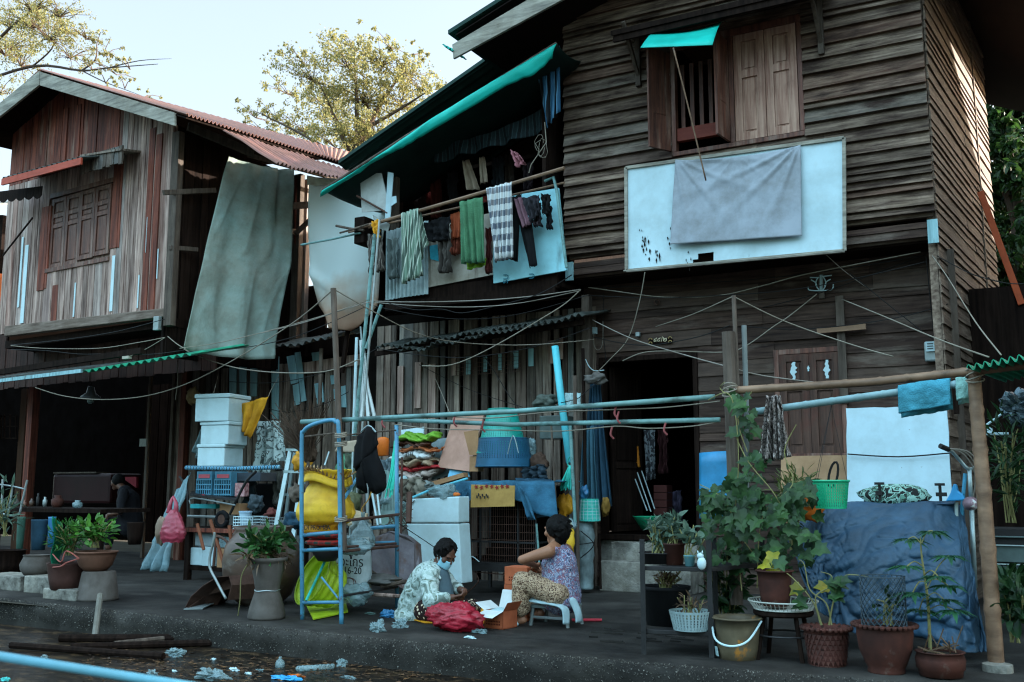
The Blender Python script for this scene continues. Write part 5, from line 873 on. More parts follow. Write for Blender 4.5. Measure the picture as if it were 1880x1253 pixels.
# ---------------------------------------------------------------- leaves
def leaf(mb, p, d, up, s, kind='oval', rnd=RND, curl=.25):
    d = Vector(d).normalized(); up = Vector(up); x = d.cross(up)
    if x.length < 1e-3: x = d.cross(Vector((1, 0, .3)))
    x.normalize(); n = x.cross(d).normalized()
    if kind == 'vine':
        out = [(.0, .0), (.32, -.1), (.55, .12), (.42, .32), (.5, .6), (.24, .62), (0, 1.0), (-.24, .62), (-.5, .6), (-.42, .32), (-.55, .12), (-.32, -.1)]
    elif kind == 'oval': out = [(0, 0), (.2, .25), (.24, .5), (.15, .8), (0, 1.), (-.15, .8), (-.24, .5), (-.2, .25)]
    elif kind == 'lance': out = [(0, 0), (.09, .3), (.1, .55), (0, 1.), (-.1, .55), (-.09, .3)]
    else: out = [(0, 0), (.3, .5), (0, 1.), (-.3, .5)]
    def pt(a, b): return p+(x*a+d*b+n*(abs(a)*curl-curl*.9*b*b))*s
    c = pt(0, .42); vs = [c]+[pt(a*rnd.uniform(.88, 1.12), b) for a, b in out]; k = len(out)
    mb.add(vs, [(0, 1+i, 1+(i+1) % k) for i in range(k)])
def rdir(r, zb=0.): 
    while 1:
        v = Vector((r.uniform(-1, 1), r.uniform(-1, 1), r.uniform(-1, 1)))
        if .1 < v.length < 1: v.z += zb; return v.normalized()
# the climbing vine
VN = thing('climbing_vine', 'broad-leaved climbing gourd vine covering the stakes right of the doorway', 'vine', V(1380, 1090, 7.35)); rv = random.Random(21)
mb = MB(); my = MB()
clumps = [(1330, 955, 42, 42, 26), (1395, 950, 70, 45, 36), (1450, 1000, 52, 40, 24), (1370, 890, 40, 24, 14), (1318, 900, 24, 20, 6), (1400, 1030, 55, 30, 17), (1340, 1005, 34, 28, 9), (1425, 960, 80, 80, 14), (1368, 770, 16, 40, 8), (1352, 728, 16, 12, 4), (1385, 845, 26, 14, 6), (1472, 910, 30, 30, 12), (1310, 925, 25, 20, 10)]
for cx, cy, rx, ry, n in clumps:
    for i in range(int(n*2.)):
        a, q = rv.uniform(0, 6.28), math.sqrt(rv.random()); Y = YF+rv.uniform(-.35, .3); p = V(cx+rx*q*math.cos(a), cy+ry*q*math.sin(a), Y); s = rv.uniform(.035, .12)
        leaf(mb, p, Vector((rv.uniform(-1, 1), rv.uniform(-.7, .1), rv.uniform(-1, .1))), Vector((rv.uniform(-.5, .5), -1+rv.uniform(-.2, .5), rv.uniform(.2, 1.))), s, 'vine', rv)
for x, y in ((1420, 1015), (1415, 1045), (1400, 1035), (1470, 1078), (1520, 1078)): leaf(my, V(x, y, 7.0), (rv.uniform(-1, 1), -.5, rv.uniform(-.6, .1)), (0, -1, .6), .095, 'vine', rv)
build(mb, 'foliage', LEAFV, VN); build(my, 'yellow_leaves', LEAFY, VN)
mb = MB()
for pts in ([(1362, 1085), (1350, 960), (1356, 850), (1350, 760), (1335, 722), (1300, 735)], [(1390, 1080), (1400, 950), (1455, 890), (1440, 830), (1462, 780)], [(1420, 1050), (1370, 1000), (1330, 920), (1285, 890)], [(1330, 722), (1322, 712), (1330, 702)], [(1350, 800), (1375, 850), (1420, 905), (1450, 960)], [(1380, 720), (1355, 770), (1372, 830)]):
    mb.tube(smoothpts([V(x, y, YF-.1+rv.uniform(-.1, .1)) for x, y in pts], 5), .0038, 5)
build(mb, 'stems', STEM, VN)
# feathery plant behind
def bushy(name, lab, cat, px, py, base_py, rx, ry, n, m, Y, kind='lance', s=(.05, .1), seed=1, group=None, stems=6, zb=.4, depth=.25, parent=None, stemm=None):
    r_ = random.Random(seed); b = V(px, base_py, Y); c = V(px, py, Y); sc = ppm(c); T = parent or thing(name, lab, cat, b, group); mb = MB(); ms = MB()
    for i in range(stems):
        a = r_.uniform(0, 6.28); q = r_.uniform(.2, .9); tip = c+Vector((rx/sc*q*math.cos(a), depth*q*math.sin(a), ry/sc*r_.uniform(-.1, .8))); ms.tube(smoothpts([b+Vector((r_.uniform(-.04, .04), r_.uniform(-.04, .04), 0)), (b+tip)/2+Vector((r_.uniform(-.04, .04), 0, .05)), tip], 3), .005, 5)
        for j in range(int(n/stems*.5)):
            t = r_.uniform(.35, 1); p = b*(1-t)+tip*t; leaf(mb, p, rdir(r_, zb), rdir(r_, 1), r_.uniform(*s), kind, r_)
    for i in range(int(n*.5)):
        d = rdir(r_); q = r_.random()**.4; p = c+Vector((d.x*rx/sc*q, d.y*depth*q, d.z*ry/sc*q)); leaf(mb, p, (d+rdir(r_, zb)).normalized(), rdir(r_, 1), r_.uniform(*s), kind, r_)
    build(mb, 'foliage', m, T); build(ms, 'stems', stemm or STEM, T); return T
bushy('fine_leaved_shrub', 'fine-leaved olive shrub growing right of the gourd vine', 'shrub', 1460, 900, 1010, 42, 40, 420, LEAFF, 8.0, 'lance', (.05, .11), 31, stems=14)
# patterned shirt hanging
one(cl(((1408, 728), (1432, 726), (1452, 838), (1398, 850)), YF+.2, nf=4, amp=.07, nu=44, nv=24, cr=.05), 'patterned_shirt', pattern('brown_leaf_print', '', blotch(('#2a211f', '#a3978f', '#3a2f2c', '#c2b7b0'), 9, 'magic', [.2, .42, .55, .68]), .9), 'brown and white leaf-patterned shirt hung from the bamboo rail', 'shirt', smooth=True, solid=.006)
# meter, hanger, number plate, insulator
MT = thing('electric_meter', 'grey electricity meter with white dial plate on the clapboard corner', 'electric meter', V(1712, 664, YW-.1)); mb = MB(); p = V(1712, 645, YW-.06); mb.box((p.x-.075, YW-.1, p.z-.11), (p.x+.07, YW-.03, p.z+.1)); build(mb, 'case', STEEL, MT, bevel=.02)
mb = MB().box((p.x-.055, YW-.125, p.z-.01), (p.x+.03, YW-.102, p.z+.09)); build(mb, 'dial_plate', WHITE, MT, bevel=.004); mb = MB()
for k in range(3): mb.box((p.x-.04, YW-.13, p.z+.015+k*.025), (p.x+.015, YW-.126, p.z+.023+k*.025))
build(mb, 'dial_marks', INKB, MT)
mb = MB().tube(smoothpts([p+Vector((.06, -.02, -.1)), p+Vector((.1, -.02, .0)), p+Vector((.09, -.02, .2)), p+Vector((.03, -.02, .24))], 5), .008, 6); build(mb, 'conduit', CABLE, MT)
HR = thing('coat_hanger_rack', 'white wire rack of curved hooks nailed on the dark clapboards', 'rack', V(1507, 540, YW-.06)); mb = MB(); c = V(1507, 521, YW-.06); s = ppm(c)
def px2(x, y): return V(x, y, YW-.06)
for pts in ([(1484, 527), (1486, 533), (1507, 534), (1527, 532), (1530, 522)], [(1489, 514), (1497, 519), (1500, 526)], [(1525, 513), (1517, 518), (1514, 526)], [(1487, 510), (1504, 510)], [(1510, 508), (1527, 506)], [(1504, 533), (1498, 524), (1499, 515), (1503, 509)], [(1511, 533), (1516, 524), (1515, 515), (1511, 508)], [(1506, 533), (1506, 505)], [(1509, 533), (1509, 505)]): mb.tube(smoothpts([px2(*q) for q in pts], 4), .0065, 5)
build(mb, 'wire_hooks', WHITE, HR); mb = MB().box((c.x-.03, YW-.05, c.z-.16), (c.x+.03, YW-.03, c.z+.1)); build(mb, 'back_plate', W_POLE, HR)
NP = thing('house_number_plate', 'small carved house number plate with Thai digits over the doorway', 'number plate', V(1212, 634, YW-.05)); mb = MB(); a, b = V(1190, 633, YW-.06), V(1235, 620, YW-.06)
mb.prism([(a.x+.02, YW-.06, a.z), (b.x-.02, YW-.06, a.z), (b.x, YW-.06, (a.z+b.z)/2), (b.x-.02, YW-.06, b.z), (a.x+.02, YW-.06, b.z), (a.x, YW-.06, (a.z+b.z)/2)], (0, .02, 0)); build(mb, 'plate', W_DARK, NP, bevel=.004)
text('house_number', '๔๔/๒', Vector(((a.x+b.x)/2, YW-.064, a.z+.022)), .085, mat('cream_paint', '#d8c9a6', .6, .1, 9), NP); mb = MB()
for sg, x in ((1, a.x+.03), (-1, b.x-.03)):
    for k in (0, 1): mb.tube([Vector((x-sg*.02*math.cos(t), YW-.065, (a.z+b.z)/2+(.022 if k else -.022)+.02*math.sin(t))) for t in [i*.4 for i in range(9)]], .005, 4)
build(mb, 'scroll_ornament', mat('old_gold_paint', '#a58a55', .5, .2, 9), NP)
one(rbox(1166, 610, 1174, 618, YW-.08, .05), 'junction_box', STEEL, 'small grey junction box left of the house number plate', 'junction box', bevel=.008)
one(rbox(1085, 601, 1094, 613, YW-.1, .05), 'switch_box', WHITE, 'small white switch box under the cable bundle at the house corner', 'switch box', bevel=.006)
one(MB().tube([V(1207, 556, YW-.03)+Vector((math.cos(t)*.03, -.02, math.sin(t)*.03)) for t in [i*.5 for i in range(14)]], .008, 6), 'iron_ring', RUST, 'small iron ring on the clapboards below the banner', 'ring')
one(rbox(1690, 686, 1701, 691, YW-.1, .03), 'white_clip', WHITE, 'tiny white clip below the electricity meter', 'clip')
# things inside the doorway
one(cl(((1155, 822), (1172, 820), (1176, 858), (1158, 862)), 11.6, nf=2, amp=.04), 'orange_cloth', mat('orange_cloth', '#b8701f', .9, .2, 8), 'dim orange cloth hanging inside the doorway', 'cloth', smooth=True, solid=.006)
one(cl(((1182, 790), (1202, 790), (1200, 880), (1186, 884)), 11.7, nf=2, amp=.04), 'grey_shirt', pattern('grey_mottled_cloth', '', blotch(('#2c2c30', '#6f7478', '#3c3c40'), 14), .9), 'mottled grey shirt hanging inside the doorway beside the orange cloth', 'shirt', smooth=True, solid=.006)
for i, (a, b) in enumerate((((1170, 868), (1195, 940)), ((1178, 865), (1202, 935)), ((1166, 880), (1188, 938)))): one(MB().tube([V(*a, 11.4), V(*b, 11.3)], .008, 6), 'leaning_broom', ALU, ('longest', 'rightmost', 'shortest')[i]+' pale broom handle leaning inside the doorway', 'broom', 'broom handles inside the doorway')
for k in range(4): one(rbox(1200, 891+k*14, 1224, 904+k*14, 11.5, .2), 'red_carton', mat('dull_red_carton', '#44221e', .8, .2, 6), ('topmost', 'second from top', 'third from top', 'lowest')[k]+' dull red carton in the stack inside the doorway', 'carton', 'cartons stacked inside the doorway', bevel=.004)
p = V(1190, 972, 11.2); one(MB().lathe([(.08, 0), (.17, .14), (.18, .15), (.16, .145), (.07, .02)], p, 22), 'green_basin', GREENP, 'dim green basin on the doorway threshold', 'basin', smooth=True)
# hanging basket
HB = thing('hanging_basket', 'bright green plastic basket hanging on wires in front of the plywood panel', 'basket', V(1524, 934, 7.4)); p = V(1526, 934, 7.4); s = ppm(p); mb = MB(); basket_walls(mb, p, 27/s, 33/s, 0, 50/s, n=44, rows=8, solid=(.06, .12), fill=.6); mb.lathe([(0.001, .003), (27/s, .003)], p, 24, cap0=False)
r_ = 33/s; mb.tube([p+Vector((r_*1.02*math.cos(t*PI/16), r_*1.02*math.sin(t*PI/16), 50/s)) for t in range(33)], .007, 6); build(mb, 'shell', GREENP, HB, solid=.003)
mb = MB(); top_ = V(1526, 745, 7.55)
for a in (.6, 2.7, 4.2): mb.tube([p+Vector((r_*math.cos(a), r_*math.sin(a), 50/s)), top_], .002, 4)
build(mb, 'hanging_wires', CABLED, HB); mb = MB().tube([V(1530, 872, 7.4)+Vector((math.cos(t)*.03+.02*math.sin(t), 0, math.sin(t)*.09)) for t in [i*.45 for i in range(15)]], .009, 5); one(mb, 'black_strap', CABLED, 'looped black strap sticking up out of the green hanging basket', 'strap')
one(lump(V(1486, 930, 8.0), (.1, .06, .11), 9, k=.4), 'orange_bag', ORANGEP, 'orange plastic bag behind the green hanging basket', 'bag', smooth=True)
# blue tarp over a motorbike, with bits on top
tl_ = [(1430, 978, 8.3), (1480, 950, 8.25), (1510, 928, 8.2), (1560, 921, 8.2), (1640, 925, 8.2), (1700, 921, 8.2), (1752, 921, 8.3), (1768, 935, 8.35)]
bl_ = [(1455, 1010, 7.9), (1500, 1120, 7.7), (1520, 1150, 7.6), (1560, 1160, 7.6), (1640, 1170, 7.55), (1720, 1185, 7.5), (1790, 1205, 7.45), (1812, 1200, 7.6)]
def tarpf(u, v):
    t = u*(len(tl_)-1); i = min(int(t), len(tl_)-2); f = t-i; a = [tl_[i][k]*(1-f)+tl_[i+1][k]*f for k in range(3)]; b = [bl_[i][k]*(1-f)+bl_[i+1][k]*f for k in range(3)]
    p = V(a[0], a[1], a[2])*(1-v)+V(b[0], b[1], b[2])*v; bul = .1*math.sin(PI*min(1, v*1.1)); rg = lambda a, b, c: max(0, 1-2.4*abs(noise.noise((a, b, c))))**3; r_ = -.05*rg(u*5+v*4, v*2.2-u*4, 1)-.03*rg(u*11+v*8, v*4-u*8, 4)-.008*rg(u*24-v*9, v*11-u*8, 7)-.005*rg(u*50+v*20, v*25-u*14, 3)-.07*math.sin(u*19+v*3)*v
    return p+Vector((.01*nz((u*9, v*9, 2)), -bul-r_*(.35+v)+.03, .02*nz((u*8, 1, v*5))))
TB = one(MB().grid(tarpf, 170, 100), 'blue_tarp', BLUETARP, 'crumpled blue tarpaulin draped over a parked motorbike', 'tarp', smooth=True, solid=.006)
one(MB().grid(lambda u, v: V(1508+244*u, 926, 8.25)+Vector((0, .5*v, -.05*v+.02*nz((u*8, v*3, 0)))), 20, 5), 'tarp_top_fold', BLUETARP, 'upper flap of blue tarpaulin lying back over the motorbike seat', 'tarp', smooth=True, solid=.006)
mb = MB(); c = V(1643, 912, 8.5); mb.ball(c, (.26, .1, .1), 20, 12, lambda d: 1+.2*nz(d*2, 1, 5)); one(mb, 'patterned_bag', pattern('green_black_print', '', blotch(('#181c1a', '#8fb6a8', '#26302b', '#5f8a78'), 16, 'noise', [.3, .45, .55, .62]), .7), 'black and pale green patterned bag on top of the blue tarpaulin', 'bag', smooth=True)
for i, (x, y) in enumerate(((1615, 900), (1726, 902))):
    mb = MB(); p = V(x, y, 8.4); mb.tube([p+Vector((0, 0, -.08)), p+Vector((0, 0, .06))], .012, 6); mb.box((p.x-.035, p.y-.02, p.z+.04), (p.x+.035, p.y+.02, p.z+.06)); mb.box((p.x-.03, p.y-.025, p.z-.04), (p.x+.045 if i else p.x+.02, p.y+.025, p.z-.01)); one(mb, 'tripod_head', IRON, ('small black clamp standing left of the patterned bag', 'black clamp fitting right of the patterned bag')[i], 'clamp')
BI = thing('bicycle', 'old bicycle seen by its handlebar, pink-grey saddle and cables behind the bamboo post', 'bicycle', V(1785, 1120, 8.2)); mb = MB()
mb.tube(smoothpts([V(1728, 820, 8.0), V(1745, 827, 8.05), V(1762, 845, 8.15), V(1780, 862, 8.2), V(1800, 850, 8.4)], 5), .013, 7); mb.tube([V(1780, 862, 8.2), V(1784, 935, 8.25)], .016, 7); mb.tube([V(1784, 930, 8.25), V(1790, 1080, 8.3)], .018, 7); build(mb, 'handlebar', ALU, BI, smooth=True)
mb = MB().tube([V(1726, 819, 7.98), V(1742, 826, 8.04)], .02, 8); build(mb, 'grip', IRON, BI)
mb = MB()
for dx in (0, 6, 11): mb.tube(smoothpts([V(1744, 824, 8.0), V(1770+dx, 835-dx*.3, 8.02), V(1790+dx, 870, 8.1), V(1786+dx, 920, 8.2)], 5), .005, 5)
build(mb, 'brake_cables', CABLE, BI)
mb = MB(); p = V(1782, 925, 8.0); mb.ball(p, (.055, .14, .05), 14, 10, lambda d: 1-.35*max(0, -d.y)); build(mb, 'saddle', mat('pinkish_grey_vinyl', '#8a7079', .6, .3, 9, stain='#c9ccca', stain_s=(14, 14, 14), stain_t=(.56, .6)), BI, smooth=True)
BS = thing('child_bicycle', 'small bicycle with a bright blue saddle beside the large white board', 'bicycle', V(1755, 1060, 8.3)); mb = MB(); p = V(1754, 915, 8.2)
prof = [V(1736, 921, 8.15), V(1772, 919, 8.15), V(1768, 908, 8.15), V(1758, 902, 8.15), V(1755, 889, 8.15), V(1750, 889, 8.15), V(1745, 905, 8.15)]; mb.prism(prof, (0, .1, 0)); build(mb, 'saddle', mat('bright_blue_vinyl', '#2f8fc4', .45, .1, 6, None, 0, .05, .4), BS, bevel=.02); mb = MB().tube([p+Vector((0, .05, -.03)), V(1758, 1060, 8.2)], .014, 7); build(mb, 'seat_post', ALU, BS); mb = MB().tube([V(1772, 870, 8.35), V(1765, 950, 8.3), V(1760, 1060, 8.3)], .014, 7); build(mb, 'frame_tube', mat('blue_paint', '#3f8fb0', .4, .1, 8), BS)
# flower pots
def pot(name, m, lab, px, pyb, pyt, wb, wt, Y, prof=None, rim=True, soil=True, cat='flower pot', group=None, smooth=True, n=32, parent=None, tilt=None):
    b = V(px, pyb, Y); s = ppm(b); h = (pyb-pyt)/s/1.0; rb, rt = wb/2/s, wt/2/s
    prof = prof or [(0, 1.), (.3, 1.04), (.75, 1.0), (1, 1.)]
    P_ = [((rb+(rt-rb)*z)*k, h*z) for z, k in prof]
    if rim: P_ += [(rt*1.08, h*.985), (rt*1.1, h*1.02), (rt*1.02, h*1.035)]
    P_ += [(rt*.9, h*.98), (rt*.86, h*.9)]
    T = thing(name, lab, cat, b, group); mb = MB().lathe(P_, b, n); build(mb, 'pot', m, T, smooth=smooth)
    if soil: mb = MB().lathe([(rt*.87, h*.9), (rt*.4, h*.94), (.001, h*.95)], b, 20, cap0=False); build(mb, 'soil', SOIL, T, smooth=True)
    return T, b, s, h, rt
SCALE_M = pattern('scaled_red_clay', '', lambda N, L, co: blotch(('#2f1b16', '#57312a'), 26, 'cell', [.2, .3])(N, L, co), .75, bump=.9, bs=60)
T1_, b, s, h, rt = pot('scaled_flower_pot', SCALE_M, 'reddish pot with fish-scale pattern under a bare twisted stem', 1520, 1228, 1155, 62, 80, 6.95)
mb = MB(); n = 26
for row in range(7):
    for i in range(n):
        a = 2*PI*(i+.5*(row % 2))/n; z = h*(.06+.125*row); r_ = (31+(40-31)*z/h)/s*1.03; c = b+Vector((r_*math.cos(a), r_*math.sin(a), z)); o = Vector((math.cos(a), math.sin(a), 0)); t_ = Vector((-math.sin(a), math.cos(a), 0)); w_ = PI*r_/n*.95
        mb.add([c-t_*w_+Vector((0, 0, h*.07)), c+o*.012-Vector((0, 0, h*.06)), c+t_*w_+Vector((0, 0, h*.07)), c+o*.004+Vector((0, 0, h*.09))], [(0, 1, 2, 3)])
build(mb, 'scale_relief', TERRA, T1_)
mb = MB()
for i in range(26): a = 2*PI*i/26; mb.ball(b+Vector((rt*1.1*math.cos(a), rt*1.1*math.sin(a), h*1.0)), .016, 6, 4)
build(mb, 'scalloped_rim', TERRA, T1_)
mb = MB(); ml = MB(); rq = random.Random(8); bt = b+Vector((0, 0, h*.93))
for pts in ([(1510, 1150), (1497, 1110), (1470, 1075), (1440, 1050), (1410, 1045)], [(1512, 1150), (1500, 1100), (1525, 1080), (1530, 1060), (1510, 1052)], [(1530, 1150), (1520, 1110), (1490, 1085), (1480, 1040), (1470, 1030)], [(1525, 1150), (1535, 1100), (1552, 1062), (1575, 1058), (1600, 1062)]): mb.tube(smoothpts([bt+(V(x, y, 6.95)-V(1520, 1160, 6.95)) for x, y in pts], 5), [.006-.004*i/(len(pts)*5-5) for i in range((len(pts)-1)*5+1)], 5)
for x, y in ((1535, 1080), (1545, 1088), (1552, 1075), (1530, 1068), (1470, 1085), (1462, 1100), (1478, 1110), (1528, 1090), (1540, 1070)): leaf(ml, V(x, y, 6.9), (rq.uniform(-1, 1), -.4, rq.uniform(-.5, .5)), (0, -1, 1), .1, 'vine', rq)
pl_ = thing('bare_vine_plant', 'bare twisting plant with a few round leaves growing in the scaled pot', 'plant', bt); build(mb, 'stems', STEM, pl_); build(ml, 'leaves', LEAFV, pl_)
T2_, b, s, h, rt = pot('flower_pot', TERRA, 'largest terracotta pot with a cylinder of wire mesh standing in it', 1628, 1236, 1150, 68, 102, 6.85, prof=[(0, .95), (.05, .96), (.12, .9), (.2, .98), (.5, 1.1), (.8, 1.05), (.93, 1.), (1, .98)])
mb = MB()
for i in range(34): a = 2*PI*i/34; mb.ball(b+Vector((rt*1.1*math.cos(a), rt*1.1*math.sin(a), h*1.0)), .015, 6, 4)
build(mb, 'scalloped_rim', TERRA, T2_)
mb = MB(); r_ = 40/s; z0, z1 = h*.95, h*.95+92/s; n = 22
for i in range(n):
    for sg in (1, -1): a0 = 2*PI*i/n; mb.tube([b+Vector((r_*math.cos(a0+sg*t*1.9), r_*math.sin(a0+sg*t*1.9), z0+(z1-z0)*t)) for t in [j/10 for j in range(11)]], .0025, 4)
for z in (z0, z1): mb.tube([b+Vector((r_*math.cos(t*PI/14), r_*math.sin(t*PI/14), z)) for t in range(29)], .004, 4)
one(mb, 'wire_mesh_cylinder', mat('dark_wire', '#3d4a52', .6, .2, 9, bump=0), 'cylinder of diamond wire mesh standing in the largest terracotta pot', 'wire mesh')
bushy('seedling', 'small dark seedling inside the wire mesh cylinder', 'plant', 1628, 1110, 1148, 22, 18, 40, LEAFD, 6.9, 'oval', (.04, .08), 5)
T3_, b, s, h, rt = pot('flower_pot', TERRA, 'low terracotta pot at the right end of the row, paler at its foot', 1728, 1240, 1198, 84, 80, 6.85, prof=[(0, .9), (.25, .95), (.3, 1.02), (.7, 1.08), (1, .98)])
mb = MB(); rq = random.Random(14)
for i in range(14): a = rq.uniform(0, 6.28); p = b+Vector((math.cos(a)*rt*.7, math.sin(a)*rt*.7, h*1.0)); mb.tube([p, p+Vector((rq.uniform(-.14, .14), rq.uniform(-.1, .1), rq.uniform(.02, .16)))], .005, 4)
one(mb, 'dry_twigs', DRYLEAF, 'dry twigs and leaf ribs sticking out of the low terracotta pot', 'twigs')
# papaya-like plant with divided leaves
PY = thing('young_papaya', 'tall thin plant with umbrella leaves growing from the low terracotta pot', 'plant', V(1715, 1195, 6.95)); mb = MB(); ms = MB(); rp_ = random.Random(5); st_ = [V(1708, 1195, 6.95), V(1703, 1100, 6.95), V(1692, 1020, 6.95), V(1690, 985, 6.95)]; ms.tube(smoothpts(st_, 5), [.012-.0006*i for i in range(16)], 6)
for hx, hy, sx, sy in ((1692, 1000, 1668, 990), (1692, 998, 1712, 975), (1694, 1040, 1665, 1040), (1698, 1055, 1722, 1058), (1699, 1068, 1676, 1088), (1703, 1080, 1742, 1020), (1703, 1095, 1732, 1100), (1702, 1100, 1688, 1120), (1700, 1070, 1740, 1075), (1705, 1120, 1750, 1120)):
    a = V(hx, hy, 6.95); c = V(sx, sy, 6.95+rp_.uniform(-.2, .2)); ms.tube(smoothpts([a, (a+c)/2+Vector((0, 0, .03)), c], 3), .004, 4)
    for k in range(9):
        t = k/9*6.28; d = Vector((math.cos(t), math.sin(t)*.8, -.15+.2*rp_.random())); leaf(mb, c, d, (0, 0, 1), rp_.uniform(.1, .17), 'lance', rp_, .3)
        for q in (.4, .65): leaf(mb, c+d*.08*q, d+Vector((-d.y, d.x, 0))*.7, (0, 0, 1), .06, 'lance', rp_); leaf(mb, c+d*.08*q, d-Vector((-d.y, d.x, 0))*.7, (0, 0, 1), .06, 'lance', rp_)
build(mb, 'leaves', mat('papaya_leaf', '#356b45', .5, 0, 9, '#1f4a33', .3, .1, .35, trans=.3), PY); build(ms, 'stem', STEM, PY)
# bucket, stool with tray and pot
BK, b, s, h, rt = pot('paint_bucket', mat('stained_tan_bucket', '#6c5f49', .6, 0, 5, '#4d4332', 0, .1, .35, stain='#c07a22', stain_s=(5, 5, 3), stain_t=(.6, .68)), 'tan plastic bucket with orange paint stains and a wire handle', 1356, 1213, 1137, 66, 86, 6.9, cat='bucket')
mb = MB().tube(smoothpts([b+Vector((-rt*1.08, -.02, h*.97)), b+Vector((-rt*.7, -rt*.95, h*.55)), b+Vector((0, -rt*1.15, h*.42)), b+Vector((rt*.7, -rt*.95, h*.55)), b+Vector((rt*1.08, -.02, h*.97))], 6), .007, 6); build(mb, 'handle', WHITE, BK)
mb = MB().prism([b+Vector((-rt*.83, -rt*.42, h*.12)), b+Vector((-rt*.66, -rt*.62, h*.12)), b+Vector((-rt*.7, -rt*.66, h*.34)), b+Vector((-rt*.87, -rt*.45, h*.34))], (-.003, -.004, 0)); build(mb, 'torn_label', WHITEC, BK)
SO = thing('plant_stool', 'dark round stool carrying a potted gourd plant on a wire tray', 'stool', V(1440, 1220, 7.05)); c = V(1438, 1121, 7.05); s = ppm(c); mb = MB().lathe([(.19, -.03), (.2, -.02), (.2, 0), (.001, .0)], c, 24); build(mb, 'seat', W_DARK, SO)
for i in range(4): a = .8+i*PI/2; mb = MB().tube([c+Vector((.15*math.cos(a), .15*math.sin(a), -.03)), Vector((c.x+.21*math.cos(a), c.y+.21*math.sin(a), 0))], .016, 7); build(mb, 'leg', W_DARK, SO)
mb = MB().tube([Vector((c.x+.19*math.cos(t*PI/12), c.y+.19*math.sin(t*PI/12), .16)) for t in range(25)], .007, 5); build(mb, 'ring', IRON, SO)
mb = MB(); c2 = c+Vector((0, 0, .012))
for z, r_ in ((0, .19), (.055, .23)): mb.tube([c2+Vector((r_*math.cos(t*PI/16), r_*math.sin(t*PI/16), z)) for t in range(33)], .006, 5)
for i in range(48): a = 2*PI*i/48; mb.tube([c2+Vector((.19*math.cos(a), .19*math.sin(a), 0)), c2+Vector((.23*math.cos(a), .23*math.sin(a), .055))], .003, 4)
mb.lathe([(.001, .0), (.19, .0)], c2, 24, cap0=False); one(mb, 'wire_tray', mat('pale_wire', '#a9aca3', .5, .2, 9), 'round pale wire tray on top of the dark stool', 'tray')
pot('flower_pot', TERRA, 'terracotta pot standing in the wire tray on the dark stool', 1424, 1112, 1050, 48, 64, 7.02)
# shelf rack with plants
SR = thing('angle_iron_rack', 'low dark angle-iron rack with two shelves of potted plants', 'rack', V(1250, 1205, 7)); fl_, fr_ = VG(1184, 1202), VG(1308, 1208); bl2, br2 = fl_+Vector((.32, .62, 0)), fr_+Vector((.2, .62, 0)); zt_ = V(1180, 990, fl_.y).z; z1_, z2_ = V(1240, 1042, fl_.y).z, V(1240, 1160, fl_.y).z
for p in (fl_, fr_, bl2, br2):
    mb = MB().box((p.x-.018, p.y-.018, 0), (p.x+.018, p.y-.013, zt_)).box((p.x-.018, p.y-.0129, 0), (p.x-.013, p.y+.018, zt_))
    for k in range(14): z = .04+k*.055; mb.box((p.x-.006, p.y-.0195, z), (p.x+.004, p.y-.0181, z+.022))
    build(mb, 'post', IRON, SR)
for z in (z1_, z2_): mb = MB().prism([fl_+_Z*z, fr_+_Z*z, br2+_Z*z, bl2+_Z*z], (0, 0, -.03)); build(mb, 'shelf', IRON, SR, bevel=.004)
rk = 'pots on the iron rack'
def rp(px, Yo, z): p = V(px, 1100, fl_.y+Yo); return Vector((p.x, fl_.y+Yo, z))
def rackpot(name, m, lab, px, Yo, z, rb, rt_, h, cat='flower pot', soil=True):
    b = rp(px, Yo, z+.002); T = thing(name, lab, cat, b, rk); mb = MB().lathe([(rb, 0), (rt_*.98, h*.9), (rt_*1.06, h*.92), (rt_*1.06, h), (rt_*.92, h), (rt_*.88, h*.85)], b, 24); build(mb, 'pot', m, T, smooth=True)
    if soil: mb = MB().lathe([(rt_*.9, h*.86), (.001, h*.9)], b, 18, cap0=False); build(mb, 'soil', SOIL, T)
    return b+Vector((0, 0, h*.9))
def sprout(lab, name, base, n, L, m, kind, seed, spread=.5, s=(.08, .12), upr=1.):
    r_ = random.Random(seed); T = thing(name, lab, 'plant', base); ml = MB(); ms = MB()
    for i in range(n):
        a = r_.uniform(0, 6.28); tip = base+Vector((math.cos(a)*spread*L*r_.random(), math.sin(a)*spread*L*r_.random(), L*r_.uniform(.5, 1)*upr)); st = base+Vector((r_.uniform(-.05, .05), r_.uniform(-.05, .05), -.01)); ms.tube([st, tip], .004, 4)
        for k in range(5): t = r_.uniform(.5, 1); leaf(ml, st*(1-t)+tip*t, rdir(r_, .5), rdir(r_, 1), r_.uniform(*s), kind, r_)
    build(ml, 'leaves', m, T); build(ms, 'stems', STEM, T); return T
b = rackpot('plastic_trough', IRON, 'dark round pot with upright leafy cuttings, upper shelf left end', 1212, .25, z1_, .12, .14, .08)
sprout('upright grey-green cuttings on the left of the upper rack shelf', 'cuttings', b, 26, .24, LEAFG, 'lance', 3, .6, (.08, .14))
b = rackpot('flower_pot', TERRA, 'small reddish pot in the middle of the upper rack shelf', 1240, .2, z1_, .06, .075, .15); sprout('light green sprouts in the small reddish pot on the rack', 'seedling', b, 10, .2, LEAFG, 'oval', 4, .5, (.06, .1))
b = rackpot('yogurt_tub', mat('blue_grey_tub', '#6fa6b0', .5, .1, 9, bump=0), 'small pale blue tub at the right of the upper rack shelf', 1268, .12, z1_, .03, .04, .075); sprout('broad-leaved seedling above the pale blue tub on the rack', 'seedling', b, 8, .22, LEAFG, 'oval', 6, .7, (.07, .12))
